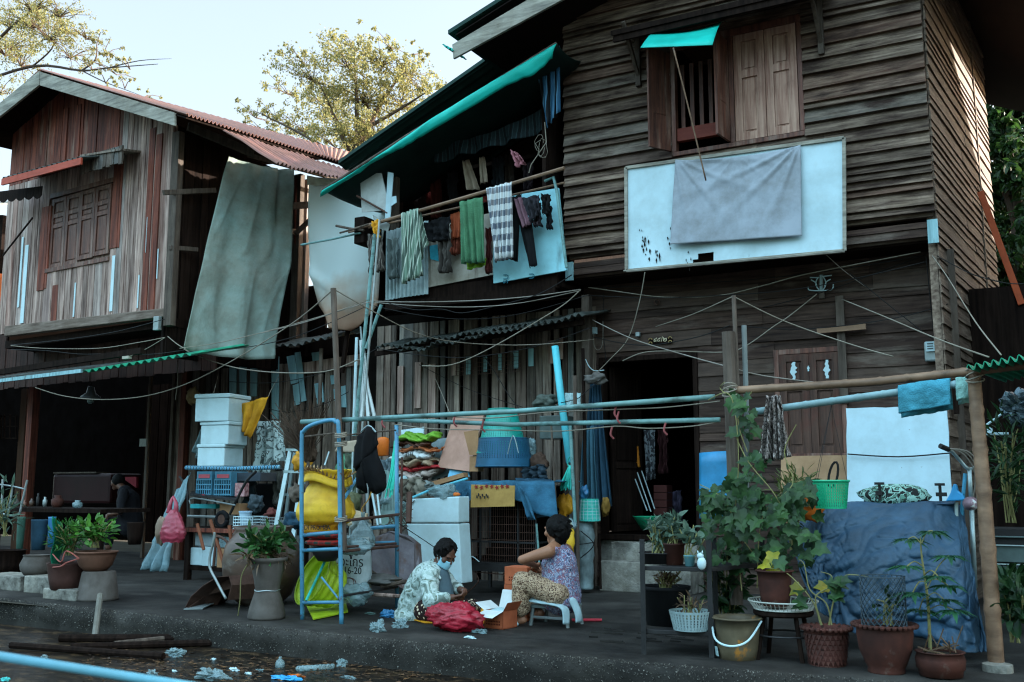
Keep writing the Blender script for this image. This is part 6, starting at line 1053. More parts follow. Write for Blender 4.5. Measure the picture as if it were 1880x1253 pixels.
b = rackpot('black_bucket', BLACKC, 'wide black pot of dry succulents on the lower rack shelf', 1222, .3, z2_, .14, .17, .27); sprout('dry pinkish succulent stalks in the wide black pot', 'succulent', b, 34, .13, DRYLEAF, 'lance', 7, 1., (.04, .08))
p = rp(1268, .12, z2_+.003); mb = MB(); basket_walls(mb, p, .12, .15, 0, .13, n=36, rows=6, solid=(.06, .12), fill=.55); mb.lathe([(.001, .004), (.12, .004)], p, 20, cap0=False); one(mb, 'plastic_basket', mat('pale_grey_basket', '#8fa3a4', .5, .15, 9, bump=0), 'pale grey plastic basket at the right of the lower rack shelf', 'basket', rk, solid=.003)
sprout('short dry plant in the pale grey basket on the rack', 'plant', p+Vector((0, 0, .08)), 12, .16, DRYLEAF, 'lance', 9, .8, (.04, .08))
mb = MB(); c = rp(1290, .05, z1_+.05); c.z -= .02; mb.ball(c, (.032, .03, .045), 12, 8); mb.ball(c+Vector((-.008, 0, .05)), (.024, .022, .022), 10, 8); mb.prism([c+Vector((-.028, -.01, .066)), c+Vector((-.014, -.01, .068)), c+Vector((-.024, -.01, .088))], (0, .008, 0)); mb.prism([c+Vector((0, -.01, .068)), c+Vector((.014, -.01, .066)), c+Vector((.01, -.01, .088))], (0, .008, 0)); one(mb, 'figurine', WHITE, 'small white cat-shaped ornament on the right end of the rack', 'ornament', smooth=True)
bushy('leafy_clump', 'dark leafy clump filling the gap behind the bucket and rack', 'plant', 1335, 1060, 1180, 40, 60, 260, LEAFD, 7.6, 'oval', (.06, .12), 33, stems=12)
# plants and drawers at the right edge
bushy('leafy_plant', 'dark broad-leaved plant at the right edge above the drawers', 'plant', 1856, 840, 960, 40, 90, 300, LEAFD, 8.6, 'lance', (.08, .16), 12, stems=12, depth=.5)
bushy('leafy_plant', 'dark bushy plant at the right edge beside the bamboo post foot', 'plant', 1864, 1095, 1180, 30, 45, 200, LEAFD, 7.6, 'oval', (.07, .14), 13, stems=10, depth=.4)
DR = thing('drawer_unit', 'grey plastic drawer unit at the right edge behind the bamboo post', 'drawers', V(1850, 1110, 9)); mb = rbox(1822, 972, 1900, 1115, 9, .5); build(mb, 'body', IRON, DR)
for y0, y1 in ((985, 988), (1003, 1033), (1040, 1100)): mb = rbox(1826, y0, 1898, y1, 8.97, .029); build(mb, 'drawer', mat('grey_green_plastic', '#5a6a68', .5, .15, 6), DR, bevel=.006)
for y in (1002, 1037): mb = rbox(1824, y-1, 1898, y+1, 8.95, .02); build(mb, 'drawer_lip', mat('pale_lip', '#a9bab8', .5, .1, 6, bump=0), DR)
WSn = thing('wire_shelf', 'small white wall shelf with bits on it at the right edge', 'shelf', V(1845, 800, 8.8)); mb = MB().tube([V(1808, 797, 8.8), V(1852, 797, 8.8)], .012, 6).tube([V(1808, 783, 8.8), V(1851, 752, 8.8)], .009, 6); build(mb, 'rail', WHITE, WSn); mb = rbox(1812, 785, 1822, 796, 8.78, .06); build(mb, 'white_cup', WHITE, WSn)
one(lump(V(1868, 748, 8.7), (.12, .1, .12), 3, k=.7), 'silver_foil', mat('silver_foil', '#4f5f66', .25, .3, 20, None, 0, .5, .5, .6), 'crumpled silver foil among the leaves at the right edge', 'foil', smooth=False)
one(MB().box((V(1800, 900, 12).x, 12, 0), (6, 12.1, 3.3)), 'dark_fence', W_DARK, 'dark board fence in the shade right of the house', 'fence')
mb = MB(); mb.bar(V(1800, 353, 12), V(1876, 560, 12), .07, .07); mb2 = one(mb, 'orange_beam', mat('orange_steel', '#b4512c', .6, .2, 6), 'slanted orange-red steel beam propped up right of the house', 'beam', bevel=.005)
one(MB().lathe([(.09, 0), (.09, .05), (.001, .05)], VG(1832, 1233)+Vector((0, 0, -.005)), 14), 'post_foot', CONC, 'small concrete pad under the bamboo post', 'footing')
# ================================================================ BLUE FRAME AND THE THINGS ON IT
FR = thing('bed_frame', 'rusting blue tubular steel frame standing at the walkway edge hung with sacks', 'steel frame', V(625, 1140, 7.1)); Y1, Y2 = 6.95, 8.1
mb = MB().tube(smoothpts([VG(555, 1138)*1.0, V(554, 1000, Y1), V(554, 815, Y1), V(558, 792, Y1), V(575, 780, Y1), V(606, 772, Y1), V(617, 776, Y1), V(622, 795, Y1), V(625, 1000, Y1), Vector((V(627, 1145, Y1).x, Y1, 0))], 6), .019, 9); build(mb, 'end_hoop', STEELB, FR, smooth=True)
x2a, x2b = V(665, 1060, Y2), V(730, 1060, Y2)
mb = MB().tube([Vector((x2b.x, Y2, 0)), V(728, 780, Y2)], .02, 9); build(mb, 'post', STEELB, FR, smooth=True); mb = MB().tube([Vector((x2a.x, Y2, 0)), V(663, 1010, Y2), V(665, 985, Y2), V(672, 971, Y2), V(727, 966, Y2)], .018, 9); build(mb, 'rear_hoop', STEELB, FR, smooth=True)
for p, q, r_, m, nm in (((557, 983), (624, 977), .017, STEELB, 'rail'), ((556, 1011), (625, 1008), .016, STEELB, 'rail'), ((556, 1107), (626, 1106), .015, STEELB, 'rail')):
    build(MB().tube([V(*p, Y1), V(*q, Y1)], r_, 8), nm, m, FR, smooth=True)
build(MB().tube([V(560, 802, Y1), V(622, 795, Y1)], .008, 6), 'string_rail', W_POLE, FR); build(MB().tube([V(666, 998, Y2), V(729, 996, Y2)], .015, 7), 'rail', STEELB, FR)
build(MB().tube([V(630, 957, Y1), V(732, 945, Y2)], .014, 7), 'side_rail', RUST, FR); build(MB().tube([V(626, 1013, Y1), V(730, 1003, Y2)], .014, 7), 'side_rail', RUST, FR); build(MB().tube([V(632, 1005, Y1+.1), V(728, 998, Y2)], .012, 7), 'side_rail', RUST, FR)
build(MB().tube([V(626, 1095, Y1), V(730, 1078, Y2)], .011, 7), 'lower_brace', IRON, FR); build(MB().tube([V(562, 1103, Y1), V(598, 1028, Y1+.3)], .012, 7), 'brace', mat('turquoise_steel', '#2ca79b', .5, .2, 9), FR); build(MB().tube([V(590, 1060, Y1), V(622, 1100, Y1)], .009, 7), 'brace', STEELB, FR)
build(MB().tube([V(633, 914, Y1+.1), V(657, 876, Y2)], .016, 8), 'prop', STEELB, FR)
build(MB().tube([V(625, 800, Y1), V(728, 790, Y2)], .007, 6), 'string_rail', W_POLE, FR)
for y, lab_ in ((796, 'upper pale string tie binding the grey pole to the blue frame'), (812, 'second pale string tie just below the upper tie on the blue frame'), (950, 'white tie binding the grey pole halfway down the blue frame')):
    mb = MB()
    for k in range(3): c = V(626, y+k*3, Y1-.02); mb.tube([c+Vector((math.cos(t)*.05, math.sin(t)*.05, .01*math.sin(t))) for t in [j*.55 for j in range(13)]], .006, 5)
    one(mb, 'rope_tie', ROPE, lab_, 'rope', 'string ties on the blue frame')
# yellow sack, lettered sack, cushion, pot
def sackf(c, rx, ry, h, seed, prof, n=40, m=30, fold=.12):
    c = Vector(c)
    def fn(u, v):
        a = 2*PI*u; t = v*(len(prof)-1); i = min(int(t), len(prof)-2); f = t-i; f = f*f*(3-2*f); k = prof[i]*(1-f)+prof[i+1]*f; d = Vector((math.cos(a), math.sin(a), 0))
        k *= 1+fold*.4*noise.noise((d.x*2.2, d.y*2.2+v*1.2, seed))+fold*.35*abs(noise.noise((d.x*4+v*4, d.y*4, v*5+seed)))+fold*.3*math.sin(a*7+seed+4*v)*max(0, v-.55)
        return c+Vector((d.x*rx*k, d.y*ry*k, h*v+.015*nz((d.x*3, d.y*3, v*3), 1, seed)))
    return MB().grid(fn, n, m)
YS = 7.3; b = V(597, 968, YS); s = ppm(b)
SK = thing('yellow_sack', 'bulging yellow woven sack with a frayed striped rim on the blue frame', 'sack', b); build(sackf(b, 54/s, .2, 104/s, 3, [.6, .98, 1.08, 1.02, .9, .74, .6, .76, .9], fold=.25), 'sack', YELSACK, SK, smooth=True, solid=.004)
mb = MB(); tp_ = b+Vector((.02, 0, 104/s))
for i in range(44):
    a = 2*PI*i/44; d = Vector((math.cos(a), math.sin(a), 0)); p = tp_+Vector((d.x*46/s, d.y*.19, -.04+.025*math.sin(3*a)-.03*d.x)); mb.add([p-Vector((-d.y, d.x, 0))*.016, p+Vector((-d.y, d.x, 0))*.008, p+d*.05+Vector((0, 0, .045)), p+d*.05+Vector((-.014, 0, .02))], [(0, 1, 2, 3)])
build(mb, 'frayed_rim', mat('cream_fringe', '#d8bf8a', .8, 0, 60, '#7a2f22', .5, .2), SK); mb = MB().grid(lambda u, v: tp_+Vector((math.cos(2*PI*u)*(45+3*v)/s, math.sin(2*PI*u)*(.185+.015*v), -.05-.07*v+.02*math.sin(6*PI*u)-.03*math.cos(2*PI*u))), 40, 3); build(mb, 'turned_cuff', YELSACK, SK, smooth=True, solid=.006)
b2 = V(593, 990, YS+.02); PS = thing('lettered_sack', 'folded orange-yellow sack with black lettering under the bulging yellow sack', 'sack', b2); mb = lump(V(592, 968, YS), (.2, .14, .1), 11, k=.3); build(mb, 'sack', ORASACK, PS, smooth=True); text('lettering', 'DI PROMEA', V(582, 973, YS-.17), .058, INKB, PS, (1, 0, .02))
CU = thing('plaid_cushion', 'folded red and green plaid cushion lying on the rail of the blue frame', 'cushion', V(590, 1004, 7.05)); pm = pattern('red_green_plaid', '', stripes(('#1d3f38', '#b02a26', '#7c1f22'), 'X', 2.6, .2, ('Z', 9, '#20302c', '#c2362c')), .9, bs=60)
for k in range(2): p = V(590, 1003-k*13, 7.08); mb = MB().ball(p+Vector((0, .05, .03)), (.17, .13, .034), 24, 10, lambda d: 1/max(abs(d.x)**4+abs(d.y)**4+abs(d.z)**2, .4)**.25); build(mb, 'fold', pm, CU, smooth=True)
one(MB().lathe([(.001, 0), (.08, .01), (.13, .08), (.14, .13), (.12, .13)], V(600, 1032, 7.2), 20), 'dark_pan', IRON, 'dark round pan hanging under the plaid cushion', 'pan', smooth=True)
FSK = thing('fertiliser_sack', 'white woven fertiliser sack with dark Thai print behind the blue frame', 'sack', V(635, 1105, 7.75)); b = V(640, 1105, 7.75); s = ppm(b); build(sackf(b, 44/s, .17, 118/s, 8, [.85, 1, 1.02, 1, .95, .98]), 'sack', mat('white_woven_sack', '#b9c8ca', .7, 0, 4, '#98a8aa', 0, .3, .25, bscale=12, bdist=.03), FSK, smooth=True)
for s_, x, y, h_ in (('ปุ๋ย', 648, 1020, .13), ('อะโกร', 645, 1040, .12), ('16-20', 647, 1054, .09)): text('lettering', s_, V(x, y, 7.56), h_, INKB, FSK)
text('lettering', '★ ★ ★', V(613, 1035, 7.57), .06, mat('red_ink', '#8c3a34', .7, .1, 5, bump=0), FSK, (.05, 0, -1), (1, 0, 0)); text('lettering', '16-20-0-15', V(613, 1066, 7.57), .05, INKB, FSK, (.05, 0, -1), (1, 0, 0))
mb = MB(); c = V(641, 1071, 7.55)
for k in (1, .7): mb.tube([c+Vector((.08*k*math.cos(t), -.0, .05*k*math.sin(t)+(.01 if k < 1 else 0))) for t in [j*.5 for j in range(14)]], .004, 4)
build(mb, 'printed_emblem', mat('brown_ink', '#5d3a30', .7, .1, 5, bump=0), FSK)
# lime broken basin
LB = thing('lime_basin', 'broken lime green plastic basin lying tipped under the blue frame', 'basin', VG(580, 1135)); b = VG(583, 1132)+Vector((0, .12, .03)); mb = MB(); ax = Vector((-.35, -.75, .42)).normalized()
def lb(u, v):
    a = 2*PI*u; r_ = .17+.085*v+.008*math.sin(v*PI*7); M = Vector((0, 0, 1)).rotation_difference(ax).to_matrix(); k = .0
    p = M @ Vector((r_*math.cos(a), r_*math.sin(a), .26*v-.05)); return b+Vector((-.05, .12, .2))+p
build(MB().grid(lb, 40, 18), 'shell', LIME, LB, smooth=True, solid=.006); M = Vector((0, 0, 1)).rotation_difference(ax).to_matrix(); mb = MB().add([b+Vector((-.05, .12, .2))+M @ Vector((.17*math.cos(2*PI*i/24), .17*math.sin(2*PI*i/24), -.045)) for i in range(24)], [tuple(range(24))]); build(mb, 'bottom', LIME, LB)
mb = MB().prism([VG(563, 1118)+_Z*.02, VG(575, 1141)+_Z*.01, VG(639, 1127)+_Z*.01, VG(634, 1112)+_Z*.03, VG(600, 1110)+_Z*.02], (0, 0, .012)); build(mb, 'broken_side', LIME, LB)
mb = MB().tube([b+Vector((-.05, .12, .2))+M @ Vector((.257*math.cos(t*PI/16), .257*math.sin(t*PI/16), .21)) for t in range(33)], .009, 6); build(mb, 'rim', mat('dark_lime', '#8ea526', .5, .2, 6), LB)
# grey padded cover, hanging white bag, black shirt, brooms and rods
mb = MB(); pts = [V(690, 985, 8.2), V(714, 975, 8.2), V(745, 985, 8.3), V(764, 1000, 8.4), V(766, 1040, 8.4), V(758, 1092, 8.2), V(720, 1072, 8.0), V(673, 1042, 7.9), V(680, 1012, 8.0)]
one(mb.prism(pts[::-1], (0, .1, 0)), 'padded_cover', mat('stained_grey_padding', '#77757a', .9, 0, 6, '#575259', 0, .4, .2, stain='#5a4438', stain_s=(5, 5, 3), stain_t=(.5, .66)), 'stained grey padded cover leaning behind the blue frame', 'cover', bevel=.02)
build_wb = thing('white_bag', 'knotted white plastic bag hanging inside the blue frame', 'bag', V(665, 1010, 7.8)); build(sackf(V(665, 1012, 7.8), .13, .1, .36, 5, [.7, 1, 1., .8, .4, .12, .16]), 'bag', CLEARBAG, build_wb, smooth=True, solid=.003); build(MB().tube(smoothpts([V(668, 947, 7.8), V(664, 935, 7.8), V(676, 918, 7.8), V(682, 903, 7.8)], 4), .006, 5), 'orange_tie', mat('ochre_string', '#c09040', .8, .1, 9, bump=0), build_wb)
one(lump(V(655, 1003, 7.4), (.2, .13, .07), 21, k=.5), 'white_plastic', CLEARBAG, 'crumpled white plastic lying on the rusty rails of the blue frame', 'plastic', smooth=True)
BSH = thing('black_shirt', 'black long-sleeved shirt hanging from the lower grey-green pipe', 'shirt', V(678, 905, 7.3)); outl = [(678, 784), (668, 790), (653, 815), (649, 838), (648, 858), (656, 865), (660, 850), (658, 895), (672, 906), (680, 868), (683, 905), (696, 908), (709, 895), (700, 850), (694, 818), (697, 815), (690, 795), (684, 786)]
cc = (676, 845); mb = MB(); ptsF = []
for i in range(len(outl)):
    a, b_ = outl[i], outl[(i+1) % len(outl)]
    for t in (0, .5): ptsF.append((a[0]*(1-t)+b_[0]*t, a[1]*(1-t)+b_[1]*t))
rings = 5; vs = []
for k in range(rings+1):
    f = k/rings
    for x, y in ptsF: X, Yp = cc[0]+(x-cc[0])*f, cc[1]+(y-cc[1])*f; vs.append(V(X, Yp, 7.28)+Vector((0, -.07*(1-f**2)+.03*math.sin(X*.35)*f, 0)))
n = len(ptsF); mb.add(vs, [(k*n+i, k*n+(i+1) % n, (k+1)*n+(i+1) % n, (k+1)*n+i) for k in range(rings) for i in range(n)]); build(mb, 'shirt', BLACKC, BSH, smooth=True, solid=.02)
build(MB().tube(smoothpts([V(663, 793, 7.28), V(677, 782, 7.28), V(690, 794, 7.28)], 4), .008, 6), 'hanger', ALU, BSH)
for a, b_, r_, m, lab in (((672, 795), (676, 1000), .018, STEEL, 'upright steel tube behind the black shirt'), ((683, 905), (694, 965), .012, WHITE, 'white slat below the black shirt hem, left one'), ((690, 880), (699, 962), .01, WHITE, 'thinner white slat below the black shirt hem'), ((648, 830), (642, 1000), .012, ALU, 'pale aluminium tube left of the black shirt'), ((604, 830), (596, 855), .01, ALU, 'short pale stick poking from the yellow sack'), ((752, 905), (750, 960), .03, RUST, 'rusty dark post beside the white foam slabs'), ((738, 840), (736, 1000), .012, RUST, 'thin rusty rod behind the right blue post')):
    one(MB().tube([V(*a, 8.4), V(*b_, 8.3)], r_, 7), 'rod', m, lab, 'rod')
mb = MB()
for i in range(9): mb.box((V(702+i*2.6, 900, 8.5).x, 8.5, V(700, 943, 8.5).z), (V(703.6+i*2.6, 900, 8.5).x, 8.52, V(700, 862+i, 8.5).z))
mb.box((V(700, 940, 8.5).x, 8.49, V(700, 946, 8.5).z), (V(728, 940, 8.5).x, 8.54, V(700, 938, 8.5).z)); one(mb, 'louvre_slats', mat('dirty_glass_slats', '#8fa8a4', .3, .2, 9), 'bundle of dirty grey-green slats right of the black shirt', 'slats')
mb = MB(); rb_ = random.Random(2); p0 = V(566, 848, 8.3); 
for i in range(150): a = rb_.uniform(-1, .8); L = rb_.uniform(.3, .75); d = Vector((a*.75-.25, rb_.uniform(-.3, .3), 1)).normalized(); mb.tube([p0+Vector((rb_.uniform(-.04, .04), 0, rb_.uniform(0, .05))), p0+d*L*.5, p0+d*L+Vector((a*.06, 0, -.03))], .0042, 3)
TBm = thing('twig_broom', 'upturned twig broom with spreading dark bristles left of the blue frame', 'broom', V(566, 960, 8.3)); build(mb, 'bristles', mat('dark_twig', '#4a3a2e', .9, .3, 9, bump=0), TBm); build(MB().tube([p0, V(560, 960, 8.3)], .018, 7), 'handle', W_POLE, TBm)
one(MB().ball(V(567, 832, 8.35), (.1, .07, .1), 14, 10, lambda d: 1+.3*nz(d*3)), 'twig_bundle', mat('dark_twig', '#4a3a2e'), 'dense knot of dark twigs at the base of the upturned broom', 'twigs')
one(lump(V(555, 845, 8.8), (.12, .05, .1), 17, k=.6), 'orange_rag', ORASACK, 'yellow-orange rag behind the twig broom', 'rag', smooth=True)
one(sackf(V(645, 870, 9.2), .2, .12, .22, 4, [1, 1.05, .9, .6]), 'green_sack', mat('dull_green_sack', '#4f8a6a', .7, .2, 5, bump=.3), 'dull green sack behind the blue frame', 'sack', smooth=True); one(MB().prism([V(612, 830, 9.1), V(655, 832, 9.1), V(654, 808, 9.1), V(622, 812, 9.1)][::-1], (0, .2, 0)), 'wood_block', mat('cream_wood', '#b3a08a', .8, .2, HG3), 'cream split log lying above the dull green sack', 'log', bevel=.02)
# ladder
LD = thing('step_ladder', 'pale aluminium step ladder standing behind the brown clay jar', 'ladder', V(535, 1000, 9.3)); YL = 9.3
for a, b_ in (((534, 826), (503, 990)), ((560, 830), (537, 1000))): build(MB().bar(V(*a, YL), V(*b_, YL-.25), .06, .025, up=(1, 0, 0)), 'side_rail', ALU, LD)
for y, x0, x1 in ((826, 528, 560), (866, 524, 553), (908, 516, 547), (957, 506, 542)): build(MB().bar(V(x0, y, YL-.05), V(x1, y+1, YL-.05), .028, .07), 'step', ALU, LD)
for a, b_ in (((540, 832), (520, 985)), ((566, 840), (552, 1000))): build(MB().bar(V(*a, YL+.35), V(*b_, YL+.6), .04, .025, up=(1, 0, 0)), 'rear_leg', ALU, LD)
# grey floral cover
one(cl(((474, 774), (514, 773), (526, 870), (466, 872)), 10.3, nf=3, amp=.06, cr=.05), 'patterned_cover', pattern('grey_scribble_print', '', blotch(('#5d6a68', '#9fb0ad', '#3f4846', '#a9bab8'), 7, 'noise', [.3, .42, .55, .6]), .8), 'grey cover printed with dark loops behind the foam boxes', 'cover', smooth=True, solid=.006)
# ================================================================ LEFT: cart, foam boxes, crates
YC = 9.6
r4 = random.Random(4)
def foam(px, pyb, w_, h_, dpt, rot, lab):
    b = V(px, pyb, YC+.2); s = ppm(b); w, h, d = w_/s, h_/s, dpt; T = thing('foam_box', lab, 'foam box', b, 'white foam boxes stacked on the handcart'); M = Matrix.Rotation(rot, 3, 'Z')
    def bx(z0, z1, g): return [b+M @ Vector((x*(w/2+g), y*(d/2+g), z)) for z in (z0, z1) for x, y in ((-1, -1), (1, -1), (1, 1), (-1, 1))]
    F_ = [(3, 2, 1, 0), (4, 5, 6, 7), (0, 1, 5, 4), (1, 2, 6, 5), (2, 3, 7, 6), (3, 0, 4, 7)]
    build(MB().add(bx(0, h*.84, 0), F_), 'box', FOAM, T, bevel=.012); build(MB().add(bx(h*.845, h, .012), F_), 'lid', FOAM, T, bevel=.012)
foam(404, 857, 58, 40, .42, .17, 'lowest white foam box of the stack on the handcart')
foam(411, 818, 60, 42, .42, .15, 'middle white foam box of the stack with a rusty lid edge')
foam(408, 776, 70, 50, .5, .2, 'topmost and largest white foam box of the stack')
one(cl(((443, 742), (492, 728), (458, 806), (446, 792)), YC+.3, nf=2, amp=.04), 'yellow_flag_sack', ORASACK, 'yellow sack corner pulled up by a string beside the foam boxes', 'sack', smooth=True, solid=.005)
one(cl(((373, 780), (382, 778), (368, 850), (356, 830)), YC+.4, nf=2, amp=.03), 'pale_plastic_sheet', CLEARBAG, 'pale plastic sheet hanging behind the left of the foam boxes', 'sheet', smooth=True, solid=.004)
one(lump(V(441, 800, YC+.5), (.06, .05, .12), 9, k=.5), 'blue_black_bag', DKCLOTH, 'dark blue bag under the yellow sack corner', 'bag', smooth=True)
CT = thing('handcart', 'black steel handcart with a blue checked handle bar and small wheel', 'handcart', V(430, 970, YC)); ck = pattern('blue_check_wrap', '', stripes(('#16303f', '#8fc3d3', '#2f6f8f'), 'X', 5.5, .1), .6)
build(MB().tube([V(342, 859, YC-.15), V(430, 861, YC-.15), V(512, 858, YC-.15)], .028, 10), 'padded_handle', ck, CT, smooth=True); build(MB().tube([V(505, 862, YC-.15), V(518, 862, YC-.1)], .022, 8), 'handle_end', IRON, CT)
build(MB().tube(smoothpts([V(470, 866, YC-.15), V(450, 888, YC-.15), V(422, 945, YC-.15)], 5), .018, 7), 'side_bar', IRON, CT); build(MB().tube(smoothpts([V(330, 875, YC-.1), V(343, 900, YC-.15), V(346, 945, YC-.15)], 5), .016, 7), 'side_bar', IRON, CT)
mb = MB().prism([V(348, 911, YC-.2), V(432, 921, YC-.2), V(436, 914, YC+.3), V(352, 905, YC+.3)], (0, 0, .025)); build(mb, 'deck', IRON, CT); mb = MB().tube(smoothpts([V(349, 925, YC-.2), V(356, 915, YC-.2), V(432, 928, YC-.2)], 4), .01, 6).tube([V(345, 948, YC-.2), V(420, 950, YC-.2)], .016, 6); build(mb, 'under_frame', STEEL, CT)
p = V(408, 954, YC-.25); build(MB().tube([p+Vector((.085*math.cos(t*PI/10), 0, .085*math.sin(t*PI/10))) for t in range(21)], .03, 8), 'wheel_tyre', BLACKC, CT, smooth=True); build(MB().lathe([(.001, -.02), (.06, -.02), (.065, .02), (.001, .02)], p, 14, ax=(0, 1, 0)), 'wheel_hub', RUST, CT)
for i, (x0, x1) in enumerate(((360, 387), (393, 423))):
    bb = thing('plastic_crate', ('left', 'right')[i]+' small blue latticed crate with red print on the handcart deck', 'crate', V((x0+x1)/2, 912, YC), 'blue crates on the handcart'); mb = MB(); A, B = V(x0, 911, YC), V(x1, 913, YC); H_ = V(x0, 866, YC).z-A.z; w_ = B.x-A.x
    for k in range(4):
        z = A.z+H_*(.04+.2*k); mb.box((A.x, YC-.005, z), (B.x, YC+.008, z+H_*.05))
    for k in range(8): x = A.x+w_*k/7; mb.box((x-.006, YC-.0035, A.z), (x+.006, YC+.006, A.z+H_*.7))
    mb.box((A.x, YC, A.z+H_*.7), (B.x, YC+.012, A.z+H_)); mb.box((A.x-.0, YC+.0135, A.z), (A.x+.008, YC+.3, A.z+H_)); mb.box((B.x-.008, YC+.0135, A.z), (B.x, YC+.3, A.z+H_)); mb.box((A.x+.009, YC+.29, A.z), (B.x-.009, YC+.3, A.z+H_)); mb.box((A.x+.009, YC+.014, A.z), (B.x-.009, YC+.289, A.z+.01)); build(mb, 'lattice', mat('grey_blue_crate', '#4f88a0', .5, .2, 9), bb)
    build(MB().box((A.x+w_*.15, YC-.008, A.z+H_*.73), (B.x-w_*.12, YC-.0005, A.z+H_*.88)), 'red_print', mat('faded_red_print', '#c9606a', .6, .2, 20), bb)
    build(MB().box((A.x+.012, YC+.06, A.z+.02), (B.x-.012, YC+.25, A.z+H_*.5)), 'dark_content', BLACKC, bb)
one(MB().ball(V(373, 911, YC-.12), (.03, .03, .02), 10, 7), 'red_bowl', mat('red_plastic', '#c2303c', .4, .1, 9, bump=0), 'small red round thing at the foot of the left blue crate', 'bowl', smooth=True)
one(rbox(424, 868, 478, 884, YC+.1, .3), 'dark_crate', mat('dark_grey_crate', '#39424a', .6, .2, 12), 'dark grey plastic crate behind the handcart bar', 'crate', bevel=.006)
one(rbox(431, 887, 449, 912, YC+.02, .08), 'pink_packet', mat('pink_packet', '#c9a2a0', .6, .2, 25, '#7c2f38'), 'small pink packet standing by the handcart bar', 'packet', bevel=.004)
one(rbox(455, 888, 505, 962, YC+.55, .45), 'dark_cabinet', BLACKC, 'dark cabinet standing behind the handcart', 'cabinet', bevel=.01)
one(rbox(403, 925, 440, 945, YC-.05, .2), 'brown_box', CARD, 'small brown wooden box behind the handcart wheel', 'box', bevel=.004)
one(rbox(349, 926, 396, 934, YC+.05, .2), 'turquoise_tray', mat('turquoise_tray', '#2fa7ac', .5, .1, 9), 'flat turquoise tray under the handcart deck', 'tray', bevel=.004)
YT = 9.2; TBl = thing('work_bench', 'low dark wooden bench under the handcart with a lower shelf', 'bench', V(400, 1050, YT)); a, b_ = V(333, 968, YT), V(560, 966, YT); build(MB().box((a.x, YT, a.z-.06), (b_.x, YT+.8, a.z)), 'bench_top', W_DARK, TBl, bevel=.006); a2 = V(333, 1044, YT); build(MB().box((a.x+.04, YT+.05, a2.z-.02), (b_.x-.3, YT+.7, a2.z+.03)), 'shelf', W_DARK, TBl)
for x in (a.x+.05, b_.x-.08):
    for y in (YT+.02, YT+.7): build(MB().box((x, y, 0), (x+.07, y+.07, a.z-.061)), 'leg', W_DARK, TBl)
build(MB().box((a.x+.02, YT-.03, a.z-.055), (b_.x-.5, YT-.002, a.z-.005)), 'red_edge', W_RED, TBl)
for i, (x0, y0, x1, y1, m, lab, nm) in enumerate(((346, 1006, 371, 1038, FOAM, 'small white foam box on the bench shelf', 'foam_box'), (371, 1004, 392, 1040, WHITE, 'narrower white box beside the small foam box on the shelf', 'box'), (358, 978, 392, 1003, mat('grey_crate', '#8d999b', .5, .2, 30, None), 'grey latticed crate above the small foam box', 'crate'), (398, 1008, 424, 1044, CARD, 'brown printed carton on the bench shelf', 'carton'), (402, 986, 424, 1006, CLEARBAG, 'pale plastic bundle above the brown carton', 'bundle'))):
    one(rbox(x0, y0, x1, y1, YT+.06, .3), nm, m, lab, 'box' if i < 2 else nm, bevel=.008)
WBk = thing('wire_basket', 'pale plastic basket holding a blue and white tub on the bench', 'basket', V(450, 972, YT-.1)); mb = MB(); A, B = V(428, 971, YT-.1), V(463, 970, YT-.1); H_ = V(428, 949, YT-.1).z-A.z
for k in range(5): z = A.z+H_*k/4; mb.tube([(A.x, YT-.1, z), (B.x, YT-.1, z), (B.x, YT+.15, z), (A.x, YT+.15, z), (A.x, YT-.1, z)], .005, 5)
for k in range(9): x = A.x+(B.x-A.x)*k/8; mb.tube([(x, YT-.1, A.z), (x, YT-.1, A.z+H_)], .004, 4)
build(mb, 'grid', WHITE, WBk)
p = V(450, 968, YT+.02); one(MB().lathe([(.06, 0), (.075, .17), (.082, .172), (.082, .19), (.001, .192)], p, 20), 'tub', mat('blue_white_tub', '#5b92bd', .4, 0, (1, 1, 5), '#c4d6da', 0, .05, .4), 'blue and white lidded tub standing in the pale basket', 'tub', smooth=False)
mb = MB(); A, B = V(478, 972, YT), V(520, 970, YT); H_ = V(478, 950, YT).z-A.z
for k in range(5): z = A.z+H_*k/4; mb.tube([(A.x, YT, z), (B.x, YT, z)], .004, 4)
for k in range(14): x = A.x+(B.x-A.x)*k/13; mb.tube([(x, YT, A.z), (x, YT, A.z+H_)], .003, 4)
one(mb, 'wire_grid', mat('grey_wire', '#8f9a9a', .5, .2, 9, bump=0), 'grey wire dish rack right of the blue and white tub', 'dish rack')
# pale plastic sheet and pink bag at the left
one(cl(((322, 905), (350, 868), (305, 1050), (258, 1046)), [9.2, 9.3, 8.6, 8.5], nf=3, amp=.06, cr=.05), 'plastic_sheet', mat('pale_blue_plastic_sheet', '#64838a', .45, .2, 4, None, 0, .4, .4, bscale=16, bdist=.03), 'pale blue-grey plastic sheet draped down from the handcart to the ground', 'sheet', smooth=True, solid=.006)
PB = thing('pink_bag', 'pink plastic carrier bag full of things hanging from the handcart', 'bag', V(316, 995, 8.2)); build(sackf(V(316, 996, 8.2), .15, .1, .36, 6, [.8, 1.02, 1.05, .98, .86, .7, .5, .3], fold=.5), 'bag', PINKBAG, PB, smooth=True)
for dx in (-6, 6): build(MB().tube(smoothpts([V(316+dx, 942, 8.2), V(318+dx*.9, 926, 8.2), V(318, 912, 8.25)], 4), [.035-.0028*i for i in range(9)], 7), 'handle', PINKBAG, PB, smooth=True)
one(lump(V(296, 973, 8.35), (.07, .06, .16), 4, k=.3), 'beige_bag', mat('beige_plastic', '#8a7564', .5, .2, 6), 'beige bag hanging behind the pink carrier bag', 'bag', smooth=True)
